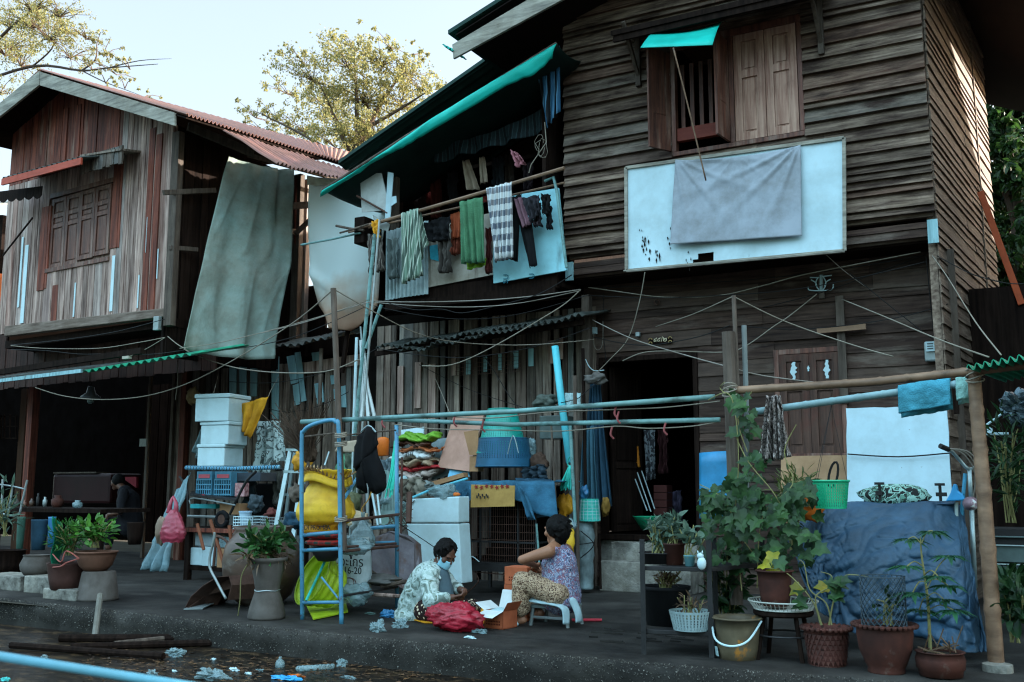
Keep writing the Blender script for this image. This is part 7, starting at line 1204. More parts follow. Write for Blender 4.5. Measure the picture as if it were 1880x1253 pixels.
# clay jar, hourglass pot, scoop, wheelbarrow bits
b = VG(478, 1108); b = Vector((V(478, 1108, 7.75).x, 7.75, 0)); s = ppm(b); h = 1.0*(1108-968)/s; JR = thing('water_jar', 'big brown glazed clay water jar behind the hourglass pot', 'jar', b); build(MB().lathe([(.2, 0), (.3, h*.12), (.37, h*.35), (.385, h*.55), (.36, h*.75), (.29, h*.9), (.27, h*.95), (.3, h), (.26, h*.99), (.25, h*.9)], b, 40), 'jar', GLAZE, JR, smooth=True)
build(MB().lathe([(.25, h*.93), (.001, h*.94)], b, 20, cap0=False), 'dark_lid', W_DARK, JR)
HG = thing('hourglass_pot', 'grey waisted pot shaped like a drum with a leafy plant', 'flower pot', VG(489, 1135)); b = VG(489, 1136); s = ppm(b); build(MB().lathe([(.155, 0), (.165, .02), (.15, .1), (.112, .22), (.105, .25), (.108, .27), (.12, .34), (.148, .47), (.152, .49), (.17, .5), (.172, .53), (.14, .52), (.135, .45)], b, 36), 'pot', CLAYG, HG, smooth=True); build(MB().lathe([(.14, .49), (.001, .5)], b, 20, cap0=False), 'soil', SOIL, HG)
build(MB().tube([b+Vector((.109*math.cos(t*PI/12), .109*math.sin(t*PI/12), .245+.004*math.sin(t))) for t in range(25)], .005, 5), 'wire_band', STEEL, HG)
bushy('potted_plant', 'bushy green plant growing in the waisted grey pot', 'plant', 487, 1000, 1035, 38, 30, 240, LEAFL if 0 else leafmat('mid_green_leaf', '#3f6f35', '#274a26'), 6.95, 'oval', (.07, .13), 41, stems=12)
bushy('dry_grass', 'drooping dry leaves round the rim of the waisted grey pot', 'plant', 487, 1022, 1035, 34, 12, 110, DRYLEAF, 6.9, 'lance', (.08, .14), 42, stems=6, zb=-.3)
one(MB().tube(smoothpts([V(455, 1035, 6.9), V(443, 1060, 6.9), V(441, 1100, 6.9), VG(437, 1131)], 5), .005, 5), 'trailing_twig', STEM, 'thin dry twig trailing from the waisted pot to the ground', 'stem')
SCP = thing('metal_scoop', 'large rusty metal scoop with a bent steel handle lying on the walkway', 'scoop', VG(395, 1120)); arc = [(337, 1121), (350, 1096), (372, 1076), (398, 1060), (420, 1058), (425, 1075), (418, 1102)]
mb = MB(); o = VG(400, 1112)+Vector((0, .05, .0)); pf = [V(x, y, 7.15) for x, y in arc]; pb_ = [p+Vector((.12, .3, .0)) for p in pf]; ce = VG(398, 1116)
mb.add([*pf, *pb_], [(i, i+1, len(pf)+i+1, len(pf)+i) for i in range(len(pf)-1)]); k = len(mb.v); mb.add([VG(337, 1121), VG(412, 1106)]+[p+Vector((.05, .15, 0)) for p in pf[1:6]], [(0, 1, 6, 5, 4, 3, 2)]); build(mb, 'scoop', RUST, SCP, solid=.006)
mb = MB().prism([VG(337, 1121)+_Z*.004, VG(372, 1120)+_Z*.004, VG(414, 1104)+_Z*.03, VG(408, 1098)+_Z*.03], (0, 0, .01)); build(mb, 'flat_lip', STEEL, SCP); build(MB().tube(smoothpts([V(415, 1100, 7.1), V(398, 1068, 7.1), V(384, 1035, 7.1), V(393, 990, 7.1), V(394, 978, 7.1)], 5), .013, 7), 'bent_handle', STEEL, SCP, smooth=True)
build(MB().tube([V(374, 1010, 7.1), V(362, 962, 7.1)], .016, 7), 'wooden_grip', mat('reddish_handle', '#7d4a33', .7, .2, VG3), SCP)
for a, b_, lab in (((386, 955), (418, 1058), 'rusty brown tool handle leaning left of the clay jar'), ((421, 965), (436, 1085), 'second brown tool handle leaning against the clay jar')): one(MB().tube([V(*a, 7.5), V(*b_, 7.5)], .018, 7), 'tool_handle', mat('reddish_handle', '#7d4a33'), lab, 'tool')
one(MB().tube(smoothpts([V(430, 1045, 7.5), V(420, 1000, 7.5), V(400, 985, 7.5), V(396, 1000, 7.5), V(392, 1040, 7.5)], 5), .014, 7), 'bent_frame', RUST, 'bent rusty chair frame in front of the bench shelf', 'frame')
# planters at the far left
for x0, x1, y0, y1, Y, m, lab in ((-40, 36, 1057, 1097, 7.35, CONC, 'leftmost pale concrete block at the walkway edge'), (43, 96, 1059, 1098, 7.3, CONC, 'second pale concrete block from the left under the clay pot'), (78, 140, 1082, 1102, 7.0, CONC, 'dark low slab supporting the net-wrapped planter')):
    xm = (x0+x1)/2; a, b_ = V(x0, (y0+y1)/2, Y), V(x1, (y0+y1)/2, Y); one(MB().box((a.x, Y, -.005), (b_.x, Y+.4, max(.08, V(xm, y0, Y).z))), 'concrete_block', m, lab, 'concrete block', 'concrete blocks at the walkway edge', bevel=.012)
zb_ = V(66, 1057, 7.4).z
def latpot(name, m, lab, px, py, Y, prof, sc, cat='flower pot', plant=None):
    b = V(px, py, Y); T = thing(name, lab, cat, b); build(MB().lathe([(r_*sc, z*sc) for r_, z in prof], b, 32), 'pot', m, T, smooth=True); build(MB().lathe([(prof[-1][0]*sc*.97, prof[-1][1]*sc), (.001, prof[-1][1]*sc*1.03)], b, 18, cap0=False), 'soil', SOIL, T); return b
latpot('clay_pot', CLAYG, 'squat brownish clay pot on the second concrete block', 65, 1056, 7.5, [(.7, 0), (.95, .35), (1.0, .7), (.8, 1.15), (.78, 1.25), (.85, 1.3), (.74, 1.28), (.7, 1.1)], .17)
b = latpot('upturned_bucket', CLAYG, 'dark grey upturned bucket under the wide brown bowl pot', 179, 1101, 7.2, [(.95, 0), (.93, .1), (.75, 1.25), (.7, 1.3), (.3, 1.3), (.1, 1.3)], .22, 'bucket')
b = latpot('bowl_pot', mat('brown_clay_bowl', '#6f4d3e', .75, .3, 6, bump=.2), 'wide brown clay bowl pot with yellow-green seedlings on the upturned bucket', 175, 1048, 7.2, [(.6, 0), (.9, .3), (1.1, .85), (1.14, 1.0), (1.2, 1.02), (1.2, 1.1), (1.1, 1.1), (1.05, .9)], .18)
bushy('seedlings', 'yellow-green seedlings growing in the wide brown bowl pot', 'plant', 172, 975, 1006, 26, 22, 150, LEAFL, 7.2, 'oval', (.07, .12), 51, stems=14)
bushy('leafy_herbs', 'dense green herbs in the net-wrapped planter at the left', 'plant', 128, 985, 1020, 28, 30, 300, leafmat('herb_leaf', '#3f7a34', '#2a5528'), 7.15, 'lance', (.07, .12), 52, stems=16)
for k in range(5): pass
latpot('plant_trough', mat('dark_reddish_pot', '#4a302a', .7, .3, 6), 'dark pot wrapped with green net and pink tape at the left', 122, 1082, 7.15, [(.75, 0), (.85, .5), (.98, 1.25), (1.0, 1.3), (.9, 1.28), (.86, 1.1)], .21)
one(MB().grid(lambda u, v: V(97+16*u+2*math.sin(v*9), 1078-130*v*(1-.1*u), 7.0+.2*u)+Vector((0, .02*math.sin(v*12), 0)), 8, 20), 'green_net', mat('green_shade_net', '#158a6a', .7, .2, (60, 60, 60), None, 0, .2, .2, trans=.3), 'bright green net strip standing round the dark pot at the left', 'net', smooth=True, solid=.004)
mb = MB()
for y0, y1 in ((1018, 1032), (1042, 1040)): mb.tube(smoothpts([V(97, y0, 6.95), V(112, y1, 6.9), V(122, 1012+(y0-1018)*.9, 6.92), V(145, 1026, 6.95)], 5), .007, 5)
one(mb, 'pink_tape', mat('salmon_tape', '#a0574d', .6, .2, 9, bump=0), 'salmon pink tape tied round the net-wrapped pot', 'tape')
PT = [(12, 1050, 'dark pot with tall dry stems at the left edge of the photo', 40)]
b = latpot('flower_pot', W_DARK, 'dark pot with tall dry stems at the left edge', 10, 1052, 7.9, [(.8, 0), (1, .5), (1.05, 1.3), (1.15, 1.35), (1.0, 1.3), (.9, 1.2)], .2)
bushy('tall_stems', 'tall dry greenish stems in the dark pot at the left edge', 'plant', 8, 940, 985, 14, 60, 90, LEAFG, 7.9, 'lance', (.1, .2), 53, stems=10)
CHR = thing('upturned_stool', 'upturned pale metal stool with its legs in the air at the left', 'stool', V(30, 950, 8.4))
for a, b_ in (((5, 880), (3, 945)), ((25, 878), (17, 940)), ((50, 882), (36, 944))): build(MB().tube([V(*a, 8.4), V(*b_, 8.4)], .014, 7), 'leg', STEEL, CHR)
build(MB().tube(smoothpts([V(0, 890, 8.4), V(22, 893, 8.4), V(44, 898, 8.4)], 4), .01, 6), 'stretcher', STEEL, CHR); build(MB().tube(smoothpts([V(2, 943, 8.4), V(20, 947, 8.4), V(36, 942, 8.4), V(40, 920, 8.4)], 4), .014, 6), 'seat_edge', STEEL, CHR)
# inside the dark ground floor
TBD = thing('dark_table', 'dark low table crowded with bowls under the left house', 'table', V(60, 1040, 8.8)); a, b_ = V(-30, 932, 8.9), V(185, 935, 8.9); build(MB().box((a.x, 8.9, a.z-.05), (b_.x, 9.7, a.z)), 'table_top', W_DARK, TBD)
for x in (a.x+.2, b_.x-.1): build(MB().box((x, 8.95, 0), (x+.06, 9.01, a.z-.051)), 'leg', W_DARK, TBD)
for i, (x, y, w_, h_, m, lab) in enumerate(((58, 930, 8, 14, GLAZE, 'small brown bottle on the dark table'), (69, 930, 6, 24, IRON, 'tall dark bottle with pale neck on the dark table'), (82, 931, 8, 18, STEEL, 'steel cup on the dark table'), (105, 932, 22, 22, TERRA, 'orange-brown bowl on the dark table'), (30, 930, 10, 14, CLAYG, 'grey jar on the dark table beside the stool'), (45, 931, 8, 12, W_SHUT, 'reddish jar on the dark table'), (142, 933, 18, 14, CLEARBAG, 'crumpled pale plastic at the right end of the dark table'))):
    b = V(x, y, 9.1); s = ppm(b); one(MB().lathe([(w_*.35/s, 0), (w_*.5/s, h_*.3/s), (w_*.5/s, h_*.65/s), (w_*.25/s, h_*.8/s), (w_*.28/s, h_/s)], b, 14, cap1=True), 'jar' if i != 3 else 'bowl', m, lab, 'container', smooth=True)
SF = thing('red_chest', 'dark red chest standing in the shade of the left house', 'chest', V(150, 950, 12)); mb = rbox(95, 870, 202, 925, 12, .7); build(mb, 'body', mat('dark_red_paint', '#2c0d0f', .5, .3, 4, bump=.05), SF, bevel=.05); build(rbox(98, 867, 176, 869.5, 11.98, .3), 'top_edge', W_POLE, SF)
one(MB().prism([V(222, 876, 12.1), V(250, 896, 12.1), V(250, 876, 12.1)][::-1], (0, .05, 0)), 'red_flag_cloth', mat('dull_red_cloth', '#7c2730', .8, .2, 6), 'dull red triangular cloth in the shade beside the red chest', 'cloth')
LM = thing('hanging_lamp', 'dim grey enamel lamp hanging in the dark ground floor', 'lamp', V(166, 735, 10.8)); p = V(166, 732, 10.8); build(MB().lathe([(.16, 0), (.15, .03), (.07, .09), (.05, .18), (.02, .2)], p, 20, cap1=True), 'shade', mat('grey_enamel', '#6e7478', .4, .1, 8), LM, smooth=True); build(MB().tube([p+Vector((0, 0, .2)), p+Vector((0, 0, .75))], .006, 5), 'cord', CABLED, LM); build(MB().ball(p+Vector((0, 0, -.04)), .05, 10, 8), 'bulb', CLEARBAG, LM)
one(rbox(256, 806, 268, 820, 10.9, .02), 'wall_notice', mat('grey_notice', '#85867f', .7, .3, 30), 'small grey square notice on the dark post', 'notice')
one(rbox(125, 660, 135, 668, 9.2, .05), 'wall_socket', mat('beige_plastic_box', '#a9a294', .6, .1, 9), 'small beige socket box under the left house floor', 'socket'); one(rbox(224, 654, 236, 659, 9.0, .05), 'junction_box', mat('beige_plastic_box', '#a9a294'), 'flat pale box lying on the green porch sheet', 'junction box')
one(MB().box((LC.x-.1, LC.y-.12, VL(303, 608).z), (LC.x-.0, LC.y-.06, VL(303, 583).z)), 'insulator_bracket', STEEL, 'grey cable bracket at the lower corner of the gabled house', 'bracket', bevel=.006)
one(lump(V(355, 727, 11.3), (.13, .06, .12), 19, k=.6), 'straw_hat', mat('straw_tan', '#a08a63', .9, .3, 20), 'crushed tan straw hat hanging on a post above the foam boxes', 'hat', smooth=True)
for x0, x1, y0, y1, m, lab, nm in ((55, 85, 955, 1010, DKCLOTH, 'dark printed bin bag under the dark table', 'bag'), (86, 100, 950, 1005, BLUEP, 'blue plastic bucket just left of the green net', 'bucket'), (28, 42, 950, 1020, mat('dull_green_can', '#40665a', .6, .2, 6), 'dull green can under the left end of the dark table', 'can'), (232, 262, 960, 1000, W_DARK, 'dark round basket in the shade near the pale plastic sheet', 'basket')):
    b = V((x0+x1)/2, y1, 8.3); s = ppm(b); w_ = (x1-x0)/2/s; h_ = (y1-y0)/s; one(MB().lathe([(w_*.75, 0), (w_*.9, h_*.4), (w_, h_*.95), (w_*1.04, h_), (w_*.9, h_*.98)], b, 20, cap1=True), nm, m, lab, nm, smooth=True)
one(MB().grid(lambda u, v: VL(-30+36*u, 502+80*v, .4)+Vector((0, -.05*math.sin(u*5), 0)), 8, 10), 'orange_cloth', mat('bright_orange_cloth', '#d8622a', .9, .2, 6), 'bright orange cloth hanging beyond the left edge of the gabled house', 'cloth', smooth=True, solid=.006)
FN = thing('neighbour_shed', 'brown shed with a tin roof beyond the left edge of the gabled house', 'shed', VL(-30, 600, 1.5)); a, b_ = VL(-120, 395, 1.2), VL(6, 395, 1.2); build(MB().prism([Vector((a.x, a.y, 0)), Vector((b_.x, b_.y, 0)), b_, a], LN*.1), 'wall', W_DARK, FN); build(MB().prism([a+_Z*.05-LN*.5, b_+_Z*.05-LN*.5, b_+_Z*.6+LN*1.5, a+_Z*.6+LN*1.5], (0, 0, .04)), 'roof', TIN, FN)
one(MB().bar(VL(5, 470, -.2), VL(60, 400, -.2), .02, .02), 'thin_rod', W_DARK, 'thin dark rod slanting across the left end of the gable wall', 'rod')
# ================================================================ PEOPLE
def cap_(mb, a, b, ra, rb, n=14):
    a, b = Vector(a), Vector(b); mb.tube([a, b], [ra, rb], n); mb.ball(a, ra*.999, n, 8); mb.ball(b, rb*.999, n, 8)
def chain(mb, pts, rs):
    for i in range(len(pts)-1): cap_(mb, pts[i], pts[i+1], rs[i], rs[i+1])
def skin(mb, name, m, parent, vox=.008, it=4, disp=0., ds=.05):
    o = build(mb, name, m, parent, smooth=True)
    r_ = o.modifiers.new('r', 'REMESH'); r_.mode = 'VOXEL'; r_.voxel_size = vox; r_.use_smooth_shade = True
    s_ = o.modifiers.new('s', 'SMOOTH'); s_.iterations = it; s_.factor = .5
    if disp:
        t = bpy.data.textures.new(name+'_folds', 'CLOUDS'); t.noise_scale = ds; d = o.modifiers.new('d', 'DISPLACE'); d.texture = t; d.strength = disp; d.mid_level = .5; d.texture_coords = 'LOCAL'
    return o
def hand(mb, w, d, nrm, curl=.9, s=1., side=1):        # w wrist, d pointing direction, nrm the palm's inner side
    d = Vector(d).normalized(); nrm = Vector(nrm); nrm = (nrm-d*nrm.dot(d)).normalized(); x = d.cross(nrm).normalized()*side; w = Vector(w)
    for i in range(4):
        k = w+d*(.088-.006*abs(i-1.2))*s+x*(.03-.02*i)*s; cap_(mb, w+d*.02*s+x*(.018-.012*i)*s, k, .013*s, .0115*s, 8); L = (.075, .083, .077, .06)[i]*s; c = curl*(1+.12*i); p1 = k+(d*math.cos(c*.6)+nrm*math.sin(c*.6))*L*.45; p2 = p1+(d*math.cos(c*1.5)+nrm*math.sin(c*1.5))*L*.32; p3 = p2+(d*math.cos(c*2.1)+nrm*math.sin(c*2.1))*L*.25
        chain(mb, [k, p1, p2, p3], [.0098*s, .009*s, .0082*s, .007*s])
    t0 = w+d*.028*s+x*.026*s; t1 = t0+(x*.7+d*.6+nrm*.4).normalized()*.038*s; t2 = t1+(d*.75+nrm*.55-x*.1).normalized()*.03*s; chain(mb, [t0, t1, t2], [.0125*s, .0105*s, .0085*s])
def head(mb, c, f, up, s=1.):                          # face direction f
    f = Vector(f).normalized(); up = Vector(up); up = (up-f*up.dot(f)).normalized(); x = f.cross(up); R3 = Matrix((x, f, up)).transposed(); c = Vector(c)
    def W(a, b, z): return c+R3 @ Vector((a, b, z))*s
    n0 = len(mb.v); mb.ball((0, 0, 0), (.072, .092, .105), 20, 14); 
    for i in range(n0, len(mb.v)):
        v = mb.v[i]; t = max(0, -v.z/.105); v.x *= 1-.25*t; v.y = v.y*(1-.12*t)+.012*t; mb.v[i] = c+R3 @ v*s
    cap_(mb, W(0, .075, -.075), W(0, .07, -.09), .026*s, .022*s, 10)          # chin
    cap_(mb, W(0, .088, .015), W(0, .107, -.022), .008*s, .0125*s, 8)         # nose
    for sg in (-1, 1):
        cap_(mb, W(sg*.012, .094, -.028), W(sg*.01, .098, -.028), .008*s, .007*s, 6)
        cap_(mb, W(sg*.02, .083, -.055), W(0, .092, -.054), .006*s, .008*s, 6); cap_(mb, W(sg*.018, .081, -.066), W(0, .088, -.067), .006*s, .008*s, 6)
        cap_(mb, W(sg*.045, .078, .03), W(sg*.018, .09, .028), .009*s, .009*s, 6)  # brow
        cap_(mb, W(sg*.072, -.008, .015), W(sg*.07, .0, -.03), .014*s, .009*s, 8); # ear
        mb.ball(W(sg*.045, .06, -.02), .026*s, 8, 6)
    return W
def eyes(W, T, s=1.):
    m = mat('eye_dark', '#16100d', .3, .1, 9, bump=0)
    for sg in (-1, 1): mb = MB().ball(W(sg*.03, .082, .012), (.011*s, .007*s, .0065*s), 10, 6); build(mb, 'eye', m, T, smooth=True)
# ---- the woman on the stool, seen from behind her left shoulder
LW = thing('person', 'woman in a floral sleeveless top and leopard-print trousers sitting on a low stool', 'person', V(1000, 1148, 7.7)); mb = MB()
pel, che, nek, hed = V(1030, 1088, 7.78), V(1027, 1035, 7.76), V(1022, 1003, 7.74), V(1020, 974, 7.74)
lsh, rsh = V(1008, 1013, 7.58), V(1040, 1010, 7.93); lel, lwr = V(958, 1028, 7.5), V(985, 1040, 7.88); rel, rwr = V(1003, 1050, 8.12), V(968, 1045, 8.0)
lhp, lkn, lan, lto = V(1022, 1092, 7.66), V(957, 1066, 7.56), V(957, 1136, 7.6), V(934, 1146, 7.56); rhp, rkn, ran, rto = V(1025, 1088, 7.9), V(967, 1064, 7.88), V(990, 1124, 7.86), V(968, 1132, 7.9)
chain(mb, [pel, (pel+che)/2, che, (che+nek)/2, nek, hed], [.15, .135, .135, .1, .052, .05]); chain(mb, [lsh, nek, rsh], [.05, .06, .05]); chain(mb, [lsh, (lsh+lel)/2, lel, lwr], [.054, .046, .036, .024]); chain(mb, [rsh, rel, rwr], [.052, .038, .025])
for h_, k_, a_, t_ in ((lhp, lkn, lan, lto), (rhp, rkn, ran, rto)): chain(mb, [h_, k_, k_*.55+a_*.45, a_], [.095, .058, .052, .03]); chain(mb, [a_+Vector((.02, 0, -.01)), t_], [.032, .022]); 
for i in range(5): q = lto+Vector((-.008, -.03+.015*i, -.006)); cap_(mb, q+Vector((.03, 0, .004)), q+Vector((-.012+.004*i, 0, -.003)), .0085, .007, 6)
fd = Vector((-.93, .3, -.12)); hand(mb, lwr, (-.5, .8, .1), (.3, .2, -.9), .8, 1., 1); hand(mb, rwr, (-.8, -.4, .1), (0, .2, -.9), .8, 1., -1); Wl = head(mb, hed, fd, (0, 0, 1)); skin(mb, 'body', SKIN, LW, .0065, 3)
eyes(Wl, LW)
mb = MB(); chain(mb, [pel+Vector((0, 0, -.02)), (pel+che)/2, che, V(1026, 1020, 7.76)], [.172, .158, .152, .115]); chain(mb, [lsh+Vector((.03, .04, .01)), V(1024, 1018, 7.74), rsh+Vector((-.03, -.04, .01))], [.032, .09, .032]); mb.ball(pel+Vector((0, -.02, -.06)), (.18, .17, .1), 16, 10)
skin(mb, 'floral_top', pattern('blue_floral_print', '', blotch(('#343a56', '#9ca3b6', '#565d7c', '#8a6c7a', '#742a38', '#adb4c4'), 30, 'noise', [.3, .38, .46, .53, .585, .63]), .85), LW, .008, 4, .018, .05)
mb = MB()
for h_, k_, a_ in ((lhp, lkn, lan), (rhp, rkn, ran)): chain(mb, [h_, k_, k_*.75+a_*.25, k_*.28+a_*.72], [.112, .078, .082, .075])
skin(mb, 'leopard_trousers', pattern('leopard_print', '', blotch(('#3a241b', '#a3886c', '#b9a48a', '#4d3325'), 55, 'noise', [.3, .44, .53, .57]), .85), LW, .008, 4, .02, .05)
mb = MB(); mb.ball(hed+Vector((.022, -.005, .03)), (.1, .102, .105), 18, 12); mb.ball(hed+Vector((.08, -.02, -.005)), (.065, .08, .085), 14, 10); mb.ball(hed+Vector((.05, 0, -.07)), (.05, .07, .06), 12, 8); rh_ = random.Random(6)
for i in range(90):
    a = rh_.uniform(0, 6.28); e = rh_.uniform(-.6, 1.4); d = Vector((math.cos(a)*math.cos(e), math.sin(a)*math.cos(e), math.sin(e)))
    if d.x < -.45 and d.z < .5: continue
    p = hed+Vector((.025, -.005, .03))+d*.097; cap_(mb, p, p+(d*.25+Vector((.7, 0, -.45))).normalized()*.05, .011, .004, 5)
skin(mb, 'hair', HAIR, LW, .008, 2, .012, .02)
mb = MB().tube([lto+Vector((.1, -.03, .0)), lto+Vector((.05, 0, .045)), lto+Vector((.02, .035, .0))], .014, 6); build(mb, 'sandal_strap', WHITE, LW, smooth=True); mb = MB().prism([lto+Vector((-.03, -.04, -.028)), lto+Vector((.14, -.035, -.03)), lto+Vector((.14, .035, -.03)), lto+Vector((-.03, .045, -.028))], (0, 0, .012)); build(mb, 'sandal_sole', W_DARK, LW)
SL = thing('low_stool', 'low steel-legged stool with a grey rag seat under the seated woman', 'stool', V(1022, 1148, 7.78)); st = V(1020, 1104, 7.78); mb = MB().box((st.x-.17, 7.64, st.z-.05), (st.x+.17, 7.95, st.z-.02)); build(mb, 'seat', mat('grey_seat', '#8b9a9b', .6, .2, 8), SL, bevel=.012)
for dx in (-.15, .15):
    for y in (7.66, 7.93): build(MB().tube([Vector((st.x+dx, y, st.z-.05)), Vector((st.x+dx*1.15, y, .0))], .016, 7), 'leg', STEEL, SL)
build(MB().tube([Vector((st.x-.16, 7.66, .07)), Vector((st.x+.16, 7.66, .07))], .012, 6), 'stretcher', STEEL, SL)
RG = [V(970, 1104, 7.58), V(990, 1108, 7.55), V(1015, 1112, 7.55), V(1034, 1120, 7.55), V(1037, 1147, 7.55)]
mb = MB(); P5 = smoothpts(RG, 6); mb.grid(lambda u, v: P5[min(int(u*(len(P5)-1)+.5), len(P5)-1)]+Vector((.03*(v-.5)*(u > .6), .0+.12*v*(1-.6*u), .02*math.sin(PI*v)*(1-u)+.006*nz((u*9, v*5, 2)))), len(P5)-1, 6); build(mb, 'rag', mat('pale_blue_rag', '#a3bcc0', .9, .25, 9, None, 0, .4), SL, smooth=True, solid=.012)
mb = MB().grid(lambda u, v: V(1043+14*math.sin(u*1.7), 1102+42*u, 7.66)+Vector((.05*v*(1-.4*u), .05*v, .02*math.sin(PI*v)*(1-u))), 10, 4); build(mb, 'rag', mat('pale_blue_rag', '#a3bcc0'), SL, smooth=True, solid=.012)
# ---- the man sitting cross-legged on a mat
MN = thing('person', 'man in a pale mottled jacket and face mask sitting cross-legged on a yellow mat', 'person', V(790, 1140, 7.5)); mb = MB()
pel, che, nek, hed = V(772, 1118, 7.6), V(789, 1065, 7.56), V(803, 1038, 7.53), V(818, 1017, 7.5)
rsh, lsh = V(789, 1058, 7.36), V(806, 1050, 7.74); rel, rwr = V(790, 1103, 7.26), V(832, 1097, 7.34); lel, lwr = V(832, 1080, 7.8), V(850, 1084, 7.5)
rhp, rkn, ran = V(782, 1122, 7.48), V(855, 1126, 7.26), V(830, 1138, 7.62); lhp, lkn, lan = V(782, 1118, 7.72), V(868, 1117, 7.85), V(850, 1136, 7.45)
chain(mb, [pel, che, nek, hed], [.14, .13, .055, .05]); chain(mb, [rsh, nek, lsh], [.055, .06, .055]); chain(mb, [rsh, rel, rwr], [.055, .04, .026]); chain(mb, [lsh, lel, lwr], [.055, .04, .026])
for h_, k_, a_ in ((rhp, rkn, ran), (lhp, lkn, lan)): chain(mb, [h_, k_, a_], [.09, .058, .035]); cap_(mb, a_, a_+Vector((.02, .12 if a_ is ran else -.1, -.01)), .034, .024)
hand(mb, rwr, (.85, .35, .15), (.1, .3, .8), 1., 1., -1); hand(mb, lwr, (.4, -.6, -.65), (-.6, -.4, .1), 1., 1., 1); fd = Vector((.82, -.28, -.62)); Wm = head(mb, hed, fd, (.45, -.1, .9)); skin(mb, 'body', SKIND, MN, .0065, 3); eyes(Wm, MN)
mb = MB(); chain(mb, [pel+Vector((-.02, 0, 0)), (pel+che)/2+Vector((-.03, 0, .01)), che+Vector((-.015, 0, 0)), V(800, 1043, 7.54)], [.19, .172, .158, .08]); chain(mb, [rsh, V(800, 1043, 7.54), lsh], [.078, .085, .078]); chain(mb, [rsh, rel, rel*.35+rwr*.65], [.082, .068, .056]); chain(mb, [lsh, lel, lel*.4+lwr*.6], [.08, .064, .05]); mb.ball(pel+Vector((-.04, -.02, -.06)), (.19, .2, .1), 16, 10)
skin(mb, 'mottled_jacket', pattern('pale_camouflage', '', blotch(('#66736b', '#93a39c', '#a8b6b1', '#7d8c83', '#595d4e'), 11, 'noise', [.3, .4, .5, .6, .68]), .85), MN, .008, 4, .03, .06)
mb = MB(); cap_(mb, V(798, 1047, 7.44), V(808, 1062, 7.38), .018, .012, 8); cap_(mb, V(806, 1042, 7.6), V(816, 1060, 7.6), .018, .012, 8); cap_(mb, V(792, 1040, 7.5), V(797, 1047, 7.44), .022, .018, 8); cap_(mb, V(792, 1040, 7.5), V(806, 1042, 7.62), .022, .018, 8); skin(mb, 'collar', mat('pale_collar', '#b5c3bd', .85, .2, 12), MN, .007, 2)
mb = MB(); chain(mb, [V(806, 1062, 7.48), V(812, 1100, 7.46)], [.1, .11]); skin(mb, 'inner_shirt', mat('blue_grey_shirt', '#4d6068', .9, .2, 8), MN, .01, 3)
mb = MB()
for h_, k_, a_ in ((rhp, rkn, ran), (lhp, lkn, lan)): chain(mb, [h_, k_, k_*.35+a_*.65], [.108, .078, .06])
chain(mb, [rkn, lkn], [.06, .06]); skin(mb, 'dotted_sarong', pattern('cream_dotted_cloth', '', blotch(('#cbb79a', '#2b1a18', '#241413'), 30, 'cell', [.2, .34, .6]), .9), MN, .008, 4, .015, .05)
mb = MB(); n0 = 0; mb.ball(Wm(0, -.02, .035), (.088, .105, .095), 18, 12); mb.ball(Wm(0, -.06, -.02), (.075, .06, .08), 14, 10)
rh_ = random.Random(3)
for i in range(90):
    a = rh_.uniform(0, 6.28); e = rh_.uniform(.1, 1.4); d = Vector((math.cos(a)*math.cos(e), math.sin(a)*math.cos(e), math.sin(e))); p = Wm(0, -.02, .035)+Vector((d.x*.085, d.y*.095, d.z*.09)); cap_(mb, p, p+(d*.3+Vector((.4, -.3, -.75))).normalized()*.045, .012, .005, 5)
skin(mb, 'hair', HAIR, MN, .0065, 1, .012, .02)
mb = MB().grid(lambda u, v: Wm((u-.5)*.14*(1-.0*v), .112-.075*abs(2*u-1)**1.8-.012*abs(v-.45), -.012-.085*v*(1-.12*abs(2*u-1))), 16, 8); build(mb, 'face_mask', mat('light_blue_mask', '#8fc4d4', .8, .08, 9, None, 0, .1, .2), MN, smooth=True, solid=.004)
mb = MB()
for sg in (-1, 1): mb.tube([Wm(sg*.068, .045, -.02), Wm(sg*.078, .0, .01), Wm(sg*.076, -.012, -.02), Wm(sg*.06, .035, -.075)], .0025, 5)
build(mb, 'ear_loop', WHITE, MN); one(MB().ball((rwr+lwr)/2+Vector((.06, 0, .03)), (.02, .012, .014), 10, 6), 'small_part', WHITE, 'tiny white piece held between the hands of the masked man', 'small part')
# ---- figure in the dark
DP = thing('person', 'person in dark clothes sitting in the deep shade under the left house', 'person', V(230, 985, 11.0)); mb = MB(); pel, che, nek, hed = V(240, 965, 11), V(236, 920, 11), V(226, 898, 11), V(215, 886, 11); chain(mb, [pel, che, nek, hed], [.16, .15, .06, .055]); chain(mb, [V(228, 905, 10.8), V(222, 940, 10.7), V(200, 945, 10.75)], [.06, .045, .03]); chain(mb, [V(238, 905, 11.2), V(224, 945, 11.3), V(200, 948, 11.1)], [.06, .045, .03]); chain(mb, [pel, V(200, 960, 10.8), V(200, 1005, 10.8)], [.1, .065, .045]); chain(mb, [pel, V(200, 958, 11.2), V(198, 1005, 11.2)], [.1, .065, .045]); hand(mb, V(200, 945, 10.75), (-.8, 0, -.4), (.2, .8, -.2), .7); hand(mb, V(200, 948, 11.1), (-.8, 0, -.4), (.2, -.8, -.2), .7); Wd = head(mb, hed, (-.95, -.1, -.2), (0, 0, 1)); skin(mb, 'body', SKIND, DP, .01, 3); eyes(Wd, DP)
